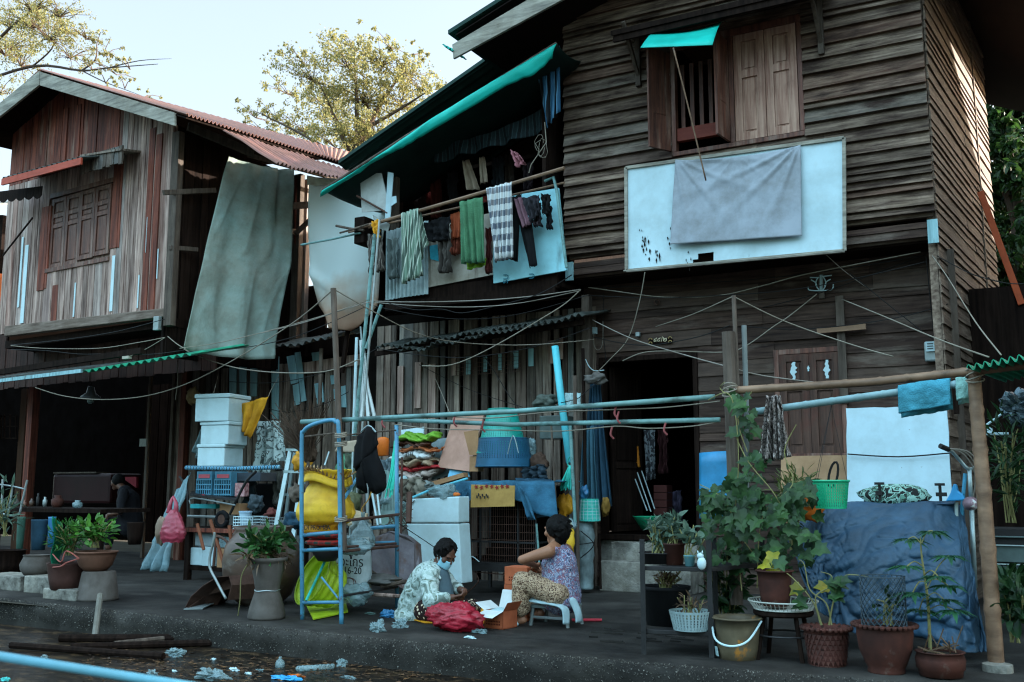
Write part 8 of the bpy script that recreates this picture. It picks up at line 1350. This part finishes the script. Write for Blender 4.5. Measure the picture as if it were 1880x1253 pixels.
mb = MB(); chain(mb, [pel, che, V(230, 905, 11)], [.19, .18, .12]); chain(mb, [V(228, 905, 10.8), V(222, 938, 10.7)], [.075, .06]); chain(mb, [V(238, 905, 11.2), V(224, 943, 11.3)], [.075, .06]); chain(mb, [pel, V(200, 960, 10.8), V(200, 995, 10.8)], [.12, .085, .07]); chain(mb, [pel, V(200, 958, 11.2), V(198, 995, 11.2)], [.12, .085, .07]); skin(mb, 'dark_clothes', mat('near_black_cloth', '#1b1a1f', .9, .3, 9), DP, .012, 4); mb = MB().ball(hed+Vector((.03, 0, .04)), (.1, .1, .1), 14, 10); build(mb, 'hair', HAIR, DP, smooth=True)
# ---- mat, red bag, cartons
one(MB().prism([VG(738, 1134)+_Z*.006, VG(780, 1146)+_Z*.006, VG(925, 1147)+_Z*.006, VG(940, 1120)+_Z*.006, VG(800, 1110)+_Z*.006], (0, 0, .006)), 'yellow_mat', mat('yellow_orange_mat', '#d8941f', .7, .15, 8), 'yellow-orange mat spread on the walkway under the masked man', 'mat')
one(MB().ball(V(832, 1134, 7.1)+Vector((0, 0, .01)), (.22, .14, .095), 60, 34, lambda d: 1+.2*nz(d*2, 1, 3)+.2*max(0, 1-2.5*abs(nz(d*2.6, 1, 8)))**2+.1*max(0, 1-3*abs(nz(d*5.5, 1, 2)))**2+(.35*d.x*max(0, -d.z+.3) if d.x > 0 else 0)), 'red_bag', REDP, 'crumpled crimson plastic bag lying in front of the masked man', 'bag', smooth=True)
def carton_px(name, lab, p0, w_, d_, h_, rot, m, flaps=False, txt=None):
    b = p0; T = thing(name, lab, 'carton', b, None if flaps else 'orange cartons beside the woman'); M = Matrix.Rotation(rot, 3, 'Z')
    def q(x, y, z): return b+M @ Vector((x*w_/2, y*d_/2, z*h_))
    mb = MB(); F4 = [(-1, -1), (1, -1), (1, 1), (-1, 1)]
    if flaps:
        for i in range(4): a, c = F4[i], F4[(i+1) % 4]; A, B = q(*a, 0), q(*c, 0); A2, B2 = q(*a, 1), q(*c, 1); n = (b+_Z*h_/2-(A+B2)/2); n.z = 0; n = n.normalized()*.006; mb.prism([A, B, B2, A2], n)
        mb.prism([q(*f, .02) for f in F4], (0, 0, .006)); build(mb, 'walls', m, T); fm_ = mat('carton_white_inside', '#c2c9c8', .85, .08, 5)
        for pts, out in (((F4[2], F4[3]), Vector((0, .35, .95))), ((F4[1], F4[2]), Vector((.5, -.1, .7))), ((F4[3], F4[0]), Vector((-.85, -.1, .55))), ((F4[0], F4[1]), Vector((0, -.95, -.25)))):
            A, B = q(*pts[0], 1.0), q(*pts[1], 1.0); o_ = M @ out*(.15 if abs(out.y) > .3 else .1); mb = MB().prism([A, B, B+o_, A+o_], (M @ Vector((.004, .004, .004)))); build(mb, 'flap', fm_ if out.x <= 0 else m, T)
        build(MB().ball(q(0, 0, .9), (w_*.42, d_*.42, .03), 16, 8, lambda d: 1+.3*nz(d*3, 1, 2)), 'white_liner', WHITEC, T, smooth=True)
    else: build(mb.add([q(*f, 0) for f in F4]+[q(*f, 1) for f in F4], [(3, 2, 1, 0), (4, 5, 6, 7), (0, 1, 5, 4), (1, 2, 6, 5), (2, 3, 7, 6), (3, 0, 4, 7)]), 'box', m, T, bevel=.004)
    c = b+M @ Vector((0, -d_/2-.003, h_*.45)); ORGx = mat('dark_brown_print', '#6b3120', .8, .1, 9, bump=0); mb = MB()
    for k in range(2): 
        for i in range(6 if not flaps else 9): x = (-.3+.1*i if not flaps else -.38+.085*i)*w_; z = -.012-.022*k; mb.prism([c+M @ Vector((x, 0, z)), c+M @ Vector((x+w_*.05, 0, z)), c+M @ Vector((x+w_*.05, 0, z+.012)), c+M @ Vector((x, 0, z+.012))], M @ Vector((0, .002, 0)))
    build(mb, 'print_blocks', ORGx, T); return T
p = VG(906, 1156); carton_px('open_carton', 'small open orange-brown carton with white flaps in front of the red bag', p+Vector((0, .12, .003)), .19, .2, .14, -.12, CARDO, True)
b = VG(944, 1141)+Vector((0, .1, .003))
for k in range(3): carton_px('orange_carton', ('lowest', 'middle', 'topmost')[k]+' of the three orange cartons stacked left of the woman', b+Vector((.004*k, .003*k, .152*k)), .22, .2, .15, .05, CARDO)
# ================================================================ CABLES AND TRASH
CB_ = 'cables and lines strung along the houses'
r_c = random.Random(15)
for i, (a, b, sg, Y0, Y1_, w_) in enumerate((((20, 640), (340, 645), 8, 9.4, 9.2, 'under the left house above the porch'), ((345, 645), (680, 560), 22, 9.2, 9.4, 'from the tarp foot to the balcony corner'), ((420, 700), (690, 640), 26, 10.5, 10, 'across the pale blue shed boards'), ((440, 730), (640, 720), 30, 10.8, 10.5, 'low across the shed boards'), ((690, 640), (1085, 600), 34, 10, 10.4, 'below the rusty awning'), ((680, 560), (1080, 540), 34, 9.9, 10.3, 'lowest below the balcony'), ((1080, 545), (1700, 480), 26, 10.6, 10.6, 'under the banner board'), ((1090, 620), (1340, 600), 22, 10.6, 9, 'over the doorway toward the stake'), ((1370, 600), (1740, 560), 18, 10.7, 10.7, 'across the clapboards above the lower shutters'), ((1560, 500), (1740, 640), 6, 10.7, 10.8, 'down the clapboards to the meter'), ((1700, 470), (1715, 620), 2, 10.7, 10.8, 'straight down to the electricity meter'), ((1720, 470), (1880, 520), 14, 10.4, 10, 'from the house corner to the right edge'), ((880, 640), (960, 760), 3, 10.6, 10.2, 'down the plank wall to the baskets'), ((1030, 740), (1110, 690), 10, 10, 10.5, 'from the cyan pipe to the cloth knot'))):
    one(MB().tube(smoothpts([V(a[0]+(b[0]-a[0])*t, a[1]+(b[1]-a[1])*t+sg*4*t*(1-t)+r_c.uniform(-2, 2), Y0+(Y1_-Y0)*t) for t in (0, .2, .4, .6, .8, 1)], 4), .005, 5), 'cable', CABLED, 'thin black wire '+w_, 'cable', CB_, smooth=True)
for lab, m, r_, pts in (
    ('long thick cable sweeping from the dark left room up to the tarp foot', ROPE, .011, [(65, 712, 9.2), (120, 728, 9.2), (190, 734, 9.2), (270, 727, 9.2), (350, 702, 9.2), (440, 655, 9), (540, 592, 8), (612, 532, 7)]),
    ('pale rope running from the tarp corner across the shed to the steel pole', ROPE, .012, [(338, 642, 9.3), (380, 660, 9.3), (440, 677, 9.3), (520, 685, 9.2), (600, 682, 9), (660, 660, 8.8)]),
    ('thin line from the top of the grey pole to the tin awning', ROPE, .009, [(614, 532, 7), (690, 575, 7.6), (760, 610, 8.2), (820, 626, 9), (900, 633, 9.6), (985, 633, 10), (1090, 624, 10.6)]),
    ('upper of the two cables along the balcony floor', CABLE, .011, [(672, 553, 10), (760, 555, 10), (880, 552, 10), (980, 544, 10), (1066, 532, 10.3)]),
    ('lower of the two cables along the balcony floor', CABLE, .009, [(678, 555, 10), (770, 562, 10), (870, 564, 10), (960, 556, 10), (1066, 534, 10.3)]),
    ('sagging loop of cable below the balcony', CABLED, .01, [(710, 556, 10), (760, 569, 10), (810, 568, 10), (850, 575, 10), (920, 560, 10), (990, 540, 10), (1050, 505, 10.3)]),
    ('pale cable dropping from the house corner toward the awning', ROPE, .011, [(1066, 532, 10.3), (1040, 556, 10.2), (1000, 582, 10), (900, 640, 10), (830, 670, 10), (775, 672, 10)]),
    ('slanting line from the grey pole to the left tarp foot', ROPE, .008, [(330, 640, 9), (400, 630, 9), (500, 606, 9), (600, 578, 8.8), (675, 552, 8.6)]),
    ('second slanting line just under the first beside the tarp', CABLE, .008, [(480, 612, 9), (560, 592, 9), (640, 566, 8.8), (690, 552, 8.6)]),
    ('cable looping along the dark band under the banner', ROPE, .01, [(1080, 528, 10.7), (1130, 535, 10.7), (1220, 546, 10.7), (1320, 543, 10.7), (1400, 525, 10.7), (1470, 506, 10.7), (1560, 488, 10.7), (1690, 463, 10.7)]),
    ('thin dark cable just above the looping cable under the banner', CABLED, .008, [(1085, 530, 10.8), (1250, 522, 10.8), (1400, 512, 10.8), (1560, 492, 10.8), (1690, 470, 10.8)]),
    ('third cable converging on the white rack and the house corner', CABLED, .008, [(1400, 565, 10.85), (1500, 540, 10.85), (1600, 505, 10.85), (1700, 468, 10.85)]),
    ('cord hanging from the banner frame to the cloth knot by the doorway', ROPE, .009, [(1184, 500, 10.3), (1175, 550, 10.4), (1154, 620, 10.5), (1120, 660, 10.5), (1090, 690, 10.5)]),
    ('white cord over the doorway running up to the wire rack', ROPE, .01, [(1143, 663, 10.7), (1180, 648, 10.7), (1230, 645, 10.7), (1330, 647, 10.7), (1370, 635, 10.7), (1420, 600, 10.7), (1450, 580, 10.7), (1500, 540, 10.8)]),
    ('left line tied to the top of the tallest stake', ROPE, .008, [(1204, 600, 10.5), (1270, 578, 9.2), (1345, 545, 7.6)]),
    ('right line from the tallest stake down past the lower shutters', ROPE, .008, [(1347, 545, 7.6), (1440, 590, 8), (1560, 632, 8.2), (1640, 655, 8.2)]),
    ('line from the corner of the house across the doorway to the stubby post', CABLE, .009, [(1088, 588, 10.5), (1160, 622, 9.8), (1250, 650, 8.8), (1330, 672, 7.7), (1400, 690, 7.8), (1510, 704, 8)]),
    ('pale line from the wall above the lower shutters to the green canopy', ROPE, .009, [(1546, 550, 10.8), (1620, 580, 9.8), (1720, 622, 8.4), (1815, 656, 7.2)]),
    ('line dropping from the house corner to the green canopy', ROPE, .008, [(1712, 470, 10.4), (1740, 510, 9.8), (1790, 590, 8.2), (1838, 652, 7)]),
    ('line from the banner corner to the wall post', CABLE, .007, [(1512, 464, 10.3), (1550, 498, 10.6), (1590, 528, 10.9)]),
    ('small white hooked cord above the cloth knot by the doorway', WHITE, .009, [(1075, 660, 10.7), (1082, 674, 10.7), (1092, 681, 10.7), (1109, 680, 10.7)]),
    ('loop of cable hanging from the white switch box', CABLE, .006, [(1090, 612, 10.85), (1090, 632, 10.85), (1097, 643, 10.85), (1106, 632, 10.85), (1107, 590, 10.85)]),
    ('vertical dark cable on the clapboards left of the doorway', CABLED, .007, [(1108, 540, 10.9), (1108, 610, 10.9), (1113, 665, 10.9)]),
    ('upper clothes line just above the lower grey-green pipe', ROPE, .008, [(700, 770, 7.3), (800, 765, 7.3), (900, 768, 7.3), (1000, 758, 7.3), (1140, 752, 7.3), (1225, 748, 7.3), (1322, 737, 7.3)]),
    ('lower clothes line just below the lower grey-green pipe', ROPE, .008, [(720, 779, 7.3), (800, 788, 7.3), (920, 790, 7.3), (1030, 792, 7.3), (1130, 783, 7.3), (1190, 787, 7.3), (1270, 783, 7.3), (1322, 774, 7.3)]),
    ('guy line from the white foam slabs to the wire cage', CABLED, .007, [(733, 962, 8.2), (790, 1000, 8.6), (845, 1038, 9.2)]),
    ('thin cable under the left house from corner to corner', ROPE, .009, [(20, 635, 9.2), (80, 640, 9.2), (180, 640, 9.2), (250, 630, 9.2), (303, 620, 9.3)]),
    ('upper thin cable under the left house floor', CABLED, .009, [(20, 634, 9.3), (110, 625, 9.3), (210, 610, 9.3), (303, 586, 9.3)]),
    ('short cord from the left house corner down to the green sheet', ROPE, .008, [(303, 620, 9.3), (270, 640, 9.2), (235, 656, 9.0)]),
    ('short cord from the left house corner to the tarp foot', ROPE, .01, [(308, 618, 9.3), (325, 632, 9.2), (342, 642, 9.2)]),
    ('cord hanging straight down in the dark left room', CABLE, .008, [(326, 665, 9.6), (326, 700, 9.6), (322, 735, 9.6)]),
    ('short string holding up the yellow sack corner', ROPE, .008, [(493, 728, 9.9), (498, 716, 10.4), (513, 690, 11.4)]),
    ('string from the topmost foam box to the shed eave', ROPE, .007, [(392, 722, 10), (398, 700, 10.4), (404, 672, 11)]),
    ('string slanting across the plank wall to the pinkish cardboard', ROPE, .007, [(799, 695, 10.6), (812, 725, 10.3), (828, 765, 10)]),
    ('long dim wire slanting across the plank wall', CABLED, .007, [(770, 670, 10.8), (860, 715, 10.7), (960, 748, 10.6)])):
    one(MB().tube(smoothpts([V(*p) for p in pts], 5), r_*.62, 5), 'cable', m, lab, 'cable', CB_, smooth=True)
mb = MB()
for x, y in ((1131, 752), (1136, 762), (1124, 790), (1222, 783), (888, 778), (704, 770), (836, 768)): mb.tube(smoothpts([V(x, y-6, 7.28), V(x-3, y+8, 7.26), V(x+3, y+16, 7.27)], 4), .008, 5)
one(mb, 'cloth_ties', mat('faded_red_tie', '#8c4b4b', .8, .2, 9, bump=0), 'small faded red cloth ties knotted along the walkway pipes', 'ties')
# walkway litter
def scrap(px, py, z, rx, ry, rz, m, lab, seed, name='plastic_scrap', cat='litter'):
    c = VG(px, py, z); k_ = 1. if z == 0 else .75; return one(MB().ball(c+Vector((0, 0, rz*.45)), (rx*k_, ry*k_, rz*k_), 22, 13, lambda d: .72+.5*nz(d*1.6, 1, seed)+.55*max(0, 1-3*abs(nz(d*2.2, 1, seed+3)))**2), name, m, lab, cat, smooth=False)
scrap(713, 1133, 0, .09, .07, .04, BLUEP, 'crumpled pale blue plastic strips on the walkway left of the man', 1); scrap(693, 1160, 0, .07, .05, .06, CLEARBAG, 'larger crumpled clear bag near the walkway edge', 2); scrap(735, 1153, 0, .06, .05, .05, CLEARBAG, 'smaller crumpled clear bag near the walkway edge, right of another', 3); scrap(856, 1153, 0, .08, .05, .025, CLEARBAG, 'flat clear plastic scrap left of the open carton', 4); scrap(881, 1162, 0, .07, .04, .02, CLEARBAG, 'clear plastic scrap in front of the open carton', 5); scrap(862, 1172, 0, .05, .02, .01, WHITE, 'white paper scrap on the walkway below the open carton', 6); scrap(680, 1128, 0, .06, .03, .012, mat('dull_green_scrap', '#5f7a74'), 'dull green flat scrap on the walkway', 7)
one(MB().tube([VG(1050, 1142)+_Z*.015, VG(1105, 1142)+_Z*.015], .012, 7), 'red_stick', mat('pinkish_red_plastic', '#c23a48', .5, .1, 9, bump=0), 'bright red stick lying on the walkway right of the stool', 'stick')
mb = MB(); rw = random.Random(9)
for i in range(26):
    a = VG(rw.uniform(1060, 1300), rw.uniform(1155, 1180)); mb.prism([a, a+Vector((rw.uniform(.05, .2), rw.uniform(-.03, .03), 0)), a+Vector((rw.uniform(.02, .12), rw.uniform(.03, .08), 0))], (0, 0, .012))
one(mb, 'broken_concrete', PAVE, 'broken flakes of concrete on the walkway behind the rack', 'rubble', kind='stuff')
one(MB().tube([V(184, 1092, 6.7), V(174, 1170, 6.45)], .028, 8), 'wooden_stake', mat('pale_old_wood', '#716e66', .8, .3, VG3), 'pale wooden stake standing in the water against the walkway edge', 'stake')
for i, (x0, y0, x1, y1, r_, m, lab) in enumerate(((110, 1172, 330, 1172, .035, W_DARK, 'dark log lying along the foot of the walkway edge'), (130, 1188, 400, 1180, .03, W_DARK, 'second dark log floating nearest the walkway edge'), (20, 1185, 300, 1205, .028, W_DARK, 'lowest dark bamboo floating at the left'), (210, 1182, 325, 1170, .022, W_POLE, 'short paler floating pole among dark logs'))):
    a, b = VG(x0, y0, -.19), VG(x1, y1, -.19); one(MB().tube([a, (a+b)/2, b], r_, 8), 'floating_log', m, lab, 'log', 'logs floating by the walkway')
scrap(344, 1171, -.18, .05, .04, .04, mat('dull_green_scrap', '#5f7a74'), 'dull green floating lump at the end of the logs', 11)
for i, (x, y, rx, ry, rz, m, lab) in enumerate(((322, 1205, .13, .09, .05, CLEARBAG, 'largest crumpled clear bag floating left of the middle'), (82, 1210, .05, .04, .025, CLEARBAG, 'small clear plastic bag floating at the far left'), (392, 1212, .03, .02, .012, WHITE, 'small white foam bit floating below the clear bag'), (390, 1248, .18, .1, .06, CLEARBAG, 'big pale plastic bag floating at the bottom edge of the photo'), (280, 1240, .06, .04, .03, CLEARBAG, 'pale bag beside the boat rail'), (430, 1232, .06, .03, .02, WHITE, 'white wrapper floating right of the big pale bag'), (455, 1239, .04, .025, .015, WHITE, 'white foam chip floating beside a wrapper'), (477, 1233, .05, .03, .015, CLEARBAG, 'clear wrapper floating below the plastic bottle'), (525, 1249, .16, .04, .03, mat('bright_blue_bag', '#3aa0d8', .4, .15, 9), 'bright blue plastic strip floating at the bottom edge'), (545, 1242, .1, .02, .012, ORANGEP, 'thin orange strip floating above the blue plastic'), (627, 1224, .06, .05, .05, CLEARBAG, 'crumpled clear plastic floating right of the transparent tray'), (320, 1234, .03, .02, .012, WHITE, 'white chip floating left of the wrapper'), (640, 1246, .08, .03, .015, CLEARBAG, 'faint wrapper floating at the bottom right of the trash'), (10, 1250, .05, .04, .02, mat('cyan_scrap', '#4fc3c0'), 'cyan scrap floating at the bottom left corner'), (505, 1245, .04, .03, .012, WHITE, 'little white scrap beside the blue strip'))):
    scrap(x, y, -.22, rx, ry, rz, m, lab, i+20, 'floating_scrap')
p = VG(514, 1226, -.22); one(MB().lathe([(.035, 0), (.036, .04), (.03, .06), (.012, .075), (.012, .09), (.001, .091)], p-_Z*.01, 14), 'plastic_bottle', CLEARBAG, 'clear plastic bottle bobbing neck up in the water', 'bottle', smooth=True)
mb = MB(); a, b = VG(548, 1228, -.2), VG(610, 1224, -.2)
for k in range(9): t = k/8; p = a*(1-t)+b*t; mb.ball(p, (.016, .03, .022), 8, 6)
mb.tube([a+Vector((0, 0, -.005)), b+Vector((0, 0, -.005))], .025, 8); one(mb, 'ribbed_tray', CLEARBAG, 'clear ribbed plastic tray floating below the walkway edge', 'tray', smooth=True)
mb = MB(); rl = random.Random(77)
for i in range(1300):
    x, y = rl.uniform(150, 900), rl.triangular(1190, 1262, 1230); p = VG(x, y, -.216)
    if p.y > ledge_y(p.x)-.03: continue
    s = rl.uniform(.01, .035); a = rl.uniform(0, 6.28); d = Vector((math.cos(a), math.sin(a), 0)); e = Vector((-d.y, d.x, 0)); z = rl.uniform(0, .012); mb.add([p+_Z*z-d*s, p+_Z*(z+rl.uniform(-.004, .008))+e*s*.35, p+_Z*z+d*s, p+_Z*z-e*s*.35], [(0, 1, 2, 3)])
one(mb, 'floating_leaves', mat('floating_dead_leaf', '#6b4b2a', .7, 0, 3, '#35251a', .6, .1, .3), 'brown dead leaves floating on the canal', 'leaf litter', kind='stuff')
a, b = V(-60, 1196, 1.25), V(330, 1258, 1.35); RAIL = thing('boat_rail', 'pale blue painted rail of the boat in front, out of focus', 'rail', (b.x, b.y, -.22)); build(MB().tube([a, b, b+(b-a)*1.2], .009, 10), 'rail_tube', mat('light_blue_paint', '#66a3b5', .4, .05, 6, bump=0), RAIL, smooth=True)
build(MB().tube([b+(b-a)*.8, b+(b-a)*.8+Vector((0, 0, -.5))], .009, 8), 'rail_post', mat('light_blue_paint', '#66a3b5'), RAIL)
# ================================================================ TREES
def tree(name, lab, base, trunk_pts, limbs, clumps, Y, m, n, s, seed, kind='oval', spread=2.5, group=None, r0=.35):
    r_ = random.Random(seed); T = thing(name, lab, 'tree', base, group); mt = MB(); mc = MB()
    mt.tube(smoothpts([base]+[V(x, y, Y) for x, y in trunk_pts], 4), [r0*(1-.7*i/(len(trunk_pts)*4)) for i in range(len(trunk_pts)*4+1)], 9); build(mt, 'trunk', BARK, T, smooth=True)
    ml = MB()
    for pts, r1 in limbs:
        q = smoothpts([V(x, y, Y+dy) for x, y, dy in pts], 4); ml.tube(q, [r1*(1-.85*i/(len(q)-1)) for i in range(len(q))], 6)
    tot = sum(c[2]*c[3] for c in clumps)
    for cx, cy, rx, ry in clumps:
        c = V(cx, cy, Y+r_.uniform(-spread, spread)*.6); sc = ppm(c); k = int(n*rx*ry/tot); nsub = max(3, int(k/26)); subs = []
        for j in range(nsub):
            d = rdir(r_); q = r_.random()**.45; subs.append((c+Vector((d.x*rx/sc*q, d.y*spread*q*.8, d.z*ry/sc*q)), r_.uniform(.3, .8)*min(rx, ry)/sc*.55))
            if j % 2 == 0: ml.tube([c+Vector((0, 0, -.2)), (c+subs[-1][0])/2+Vector((0, 0, -.05)), subs[-1][0]], [.014, .01, .005], 4)
        for i in range(k):
            p0, rr_ = subs[r_.randrange(nsub)]; d = rdir(r_); p = p0+d*rr_*r_.random()**.5; leaf(mc, p, rdir(r_, -.4), rdir(r_, .6), r_.uniform(*s), kind, r_)
    build(ml, 'limbs', BARK, T); build(mc, 'crown', m, T); return T
Yt = 27
c_ = [(575, 140, 48, 40), (640, 115, 55, 42), (700, 110, 50, 38), (755, 130, 38, 38), (600, 190, 65, 45), (670, 180, 70, 50), (735, 185, 45, 45), (560, 235, 45, 30), (640, 240, 60, 40), (510, 215, 30, 20), (470, 208, 34, 16), (530, 165, 28, 20), (560, 110, 20, 16), (780, 160, 25, 22), (690, 240, 50, 35), (480, 230, 25, 14), (650, 80, 30, 14), (720, 80, 22, 14), (760, 90, 18, 12), (620, 265, 40, 25)]
tree('tree', 'airy sunlit tree standing behind the gap between the two roofs', Vector((V(650, 500, Yt).x, Yt, -.03)), [(640, 420), (650, 300), (665, 220)], [([(650, 300, 0), (620, 230, -.5), (590, 160, -1)], .14), ([(660, 260, 0), (700, 190, .5), (740, 130, 1)], .14), ([(655, 280, 0), (655, 190, 0), (650, 100, 0)], .12), ([(640, 300, 0), (560, 250, 0), (480, 210, 0)], .1), ([(665, 240, 0), (735, 200, 0), (790, 165, 0)], .09)], c_, Yt, LEAFT, 22000, (.06, .13), 1, 'diamond')
Yt = 17
c_ = [(20, 40, 45, 40), (90, 60, 50, 35), (130, 95, 40, 25), (40, 110, 40, 35), (160, 60, 26, 22), (190, 90, 30, 18), (215, 125, 26, 14), (110, 20, 45, 25), (0, 160, 30, 30), (195, 140, 20, 12), (240, 115, 18, 10), (60, 10, 60, 22), (10, 90, 30, 30), (170, 115, 22, 12), (265, 165, 9, 8), (-60, 60, 60, 60), (60, 40, 60, 40), (20, 80, 40, 40), (120, 50, 40, 30), (230, 150, 16, 10)]
tree('tree', 'sunlit tree reaching over the roof of the left gabled house, with bare twigs', Vector((V(-160, 500, Yt).x, Yt, -.03)), [(-150, 400), (-120, 250), (-60, 160)], [([(-60, 160, 0), (60, 122, 0), (150, 130, 0), (200, 125, 0), (290, 118, 0)], .05), ([(60, 122, 0), (95, 90, 0), (110, 50, 0), (150, 20, 0)], .03), ([(150, 130, 0), (175, 110, 0), (178, 80, 0), (185, 60, 0)], .03), ([(200, 125, 0), (255, 112, 0), (315, 108, 0)], .02), ([(150, 130, 0), (190, 150, 0), (230, 165, 0), (270, 180, 0)], .02), ([(-60, 160, 0), (0, 70, 0), (60, 20, 0), (100, -20, 0)], .07)], c_, Yt, LEAFT, 15000, (.035, .08), 2, 'diamond', 1.2, None, .3)
Yt = 21
c_ = [(1830, 230, 45, 55), (1870, 300, 40, 60), (1820, 330, 30, 50), (1850, 410, 45, 60), (1880, 480, 40, 60), (1830, 470, 30, 50), (1920, 250, 50, 80), (1930, 420, 60, 90), (1860, 540, 50, 50), (1795, 270, 14, 50), (1840, 560, 40, 40), (1870, 610, 50, 50), (1835, 500, 30, 40), (1900, 330, 40, 80), (1850, 200, 40, 30)]
tree('tree', 'dense deep green tree behind the right corner of the timber house', Vector((V(1880, 600, Yt).x, Yt, -.03)), [(1875, 560), (1870, 420), (1865, 300)], [([(1870, 420, 0), (1830, 300, 0), (1815, 220, 0)], .1), ([(1868, 350, 0), (1900, 260, 0), (1930, 180, 0)], .1)], c_, Yt, LEAFB, 15000, (.12, .24), 3, 'oval', 1.6, None, .25)

# unseen block added right of the frame, its profile shaped to shade the side wall
NB = thing('added_shade_block', 'unseen timber-clad block added outside the picture to shade the clapboard side wall', 'house', Vector((4.5, 14, 0)))
build(MB().prism([(2.6, 8.5, 0), (2.6, 21, 0), (2.6, 21, 4.4), (2.6, 17, 5.7), (2.6, 14.5, 8.2), (2.6, 8.5, 8.2)], (4, 0, 0)), 'wall', W_CLAPL, NB)
build(MB().prism([(2.3, 8.2, 8.22), (2.3, 14.4, 8.22), (2.3, 14.4, 8.34), (2.3, 8.2, 8.34)], (4.6, 0, 0)), 'roof', DARKROOF, NB)
# ================================================================ CAMERA, LIGHT
cam = bpy.data.cameras.new('camera'); co = bpy.data.objects.new('camera', cam); COL.objects.link(co)
co.location = EYE; co.rotation_euler = (math.radians(90)+PITCH, 0, YAW)
cam.sensor_width = 36; cam.lens = F/1880*36; cam.clip_start = .05; cam.clip_end = 2000
cam.dof.use_dof = True; cam.dof.focus_distance = 9.5; cam.dof.aperture_fstop = 5.6
scene.camera = co
w = bpy.data.worlds.new('World'); scene.world = w; w.use_nodes = True; N = w.node_tree.nodes; L = w.node_tree.links
SUN_EL, SUN_AZ = 17., 42.                                    # azimuth of the sun, degrees from +X towards +Y
sky = N.new('ShaderNodeTexSky'); sky.sky_type = 'NISHITA'; sky.sun_disc = False; sky.sun_elevation = math.radians(SUN_EL); sky.sun_rotation = math.radians(90-SUN_AZ)
sky.air_density = 1.; sky.dust_density = 3.5; sky.ozone_density = 1.5
mx = N.new('ShaderNodeMix'); mx.data_type = 'RGBA'; mx.blend_type = 'MULTIPLY'; mx.inputs[0].default_value = 1; mx.inputs[7].default_value = (1.12, 1.03, .92, 1)
L.new(sky.outputs[0], mx.inputs[6]); hz_ = N.new('ShaderNodeMix'); hz_.data_type = 'RGBA'; hz_.inputs[0].default_value = .45; hz_.inputs[7].default_value = (1.3, 1.42, 1.42, 1); L.new(mx.outputs[2], hz_.inputs[6]); 
tc = N.new('ShaderNodeTexCoord'); sx = N.new('ShaderNodeSeparateXYZ'); L.new(tc.outputs['Generated'], sx.inputs[0]); mr = N.new('ShaderNodeMapRange'); mr.inputs[1].default_value = -.5; mr.inputs[2].default_value = .35; mr.inputs[3].default_value = 1.; mr.inputs[4].default_value = 0.; L.new(sx.outputs['Y'], mr.inputs[0])   # sky gain added behind the camera to brighten the fronts facing it
br = N.new('ShaderNodeMix'); br.data_type = 'RGBA'; br.blend_type = 'MULTIPLY'; br.inputs[7].default_value = (3.5, 4.25, 4.35, 1); L.new(mr.outputs[0], br.inputs[0]); L.new(hz_.outputs[2], br.inputs[6]); 
my = N.new('ShaderNodeMapRange'); mz = N.new('ShaderNodeMapRange'); mm = N.new('ShaderNodeMath'); mm.operation = 'MULTIPLY'
for q, k, a, b in ((my, 'Y', .1, -.25), (mz, 'Z', .55, .2)): q.inputs[1].default_value = b; q.inputs[2].default_value = a; q.inputs[3].default_value = 1; q.inputs[4].default_value = 0; L.new(sx.outputs[k], q.inputs[0])
L.new(my.outputs[0], mm.inputs[0]); L.new(mz.outputs[0], mm.inputs[1])          # low part of that sky darkened to deepen shade; no far bank is built
dk = N.new('ShaderNodeMix'); dk.data_type = 'RGBA'; dk.blend_type = 'MULTIPLY'; dk.inputs[7].default_value = (.14, .16, .15, 1); L.new(mm.outputs[0], dk.inputs[0]); L.new(br.outputs[2], dk.inputs[6]); L.new(dk.outputs[2], N['Background'].inputs[0]); N['Background'].inputs[1].default_value = .12
sd = Vector((math.cos(math.radians(SUN_EL))*math.cos(math.radians(SUN_AZ)), math.cos(math.radians(SUN_EL))*math.sin(math.radians(SUN_AZ)), math.sin(math.radians(SUN_EL))))
sl = bpy.data.lights.new('sun', 'SUN'); sl.energy = 3.8; sl.angle = math.radians(.5); sl.color = (1, .93, .82)
so = bpy.data.objects.new('sun', sl); COL.objects.link(so); so.rotation_euler = sd.to_track_quat('Z', 'Y').to_euler(); so.location = (0, 0, 20)
vs_ = scene.view_settings; vs_.view_transform = 'Standard'; vs_.look = 'None'; vs_.gamma = 1; vs_.exposure = 2.4
scene.cycles.use_denoising = True; scene.cycles.filter_width = 1.2; scene.cycles.sample_clamp_indirect = 3.
scene.cycles.max_bounces = 6; scene.cycles.diffuse_bounces = 2; scene.cycles.transparent_max_bounces = 8
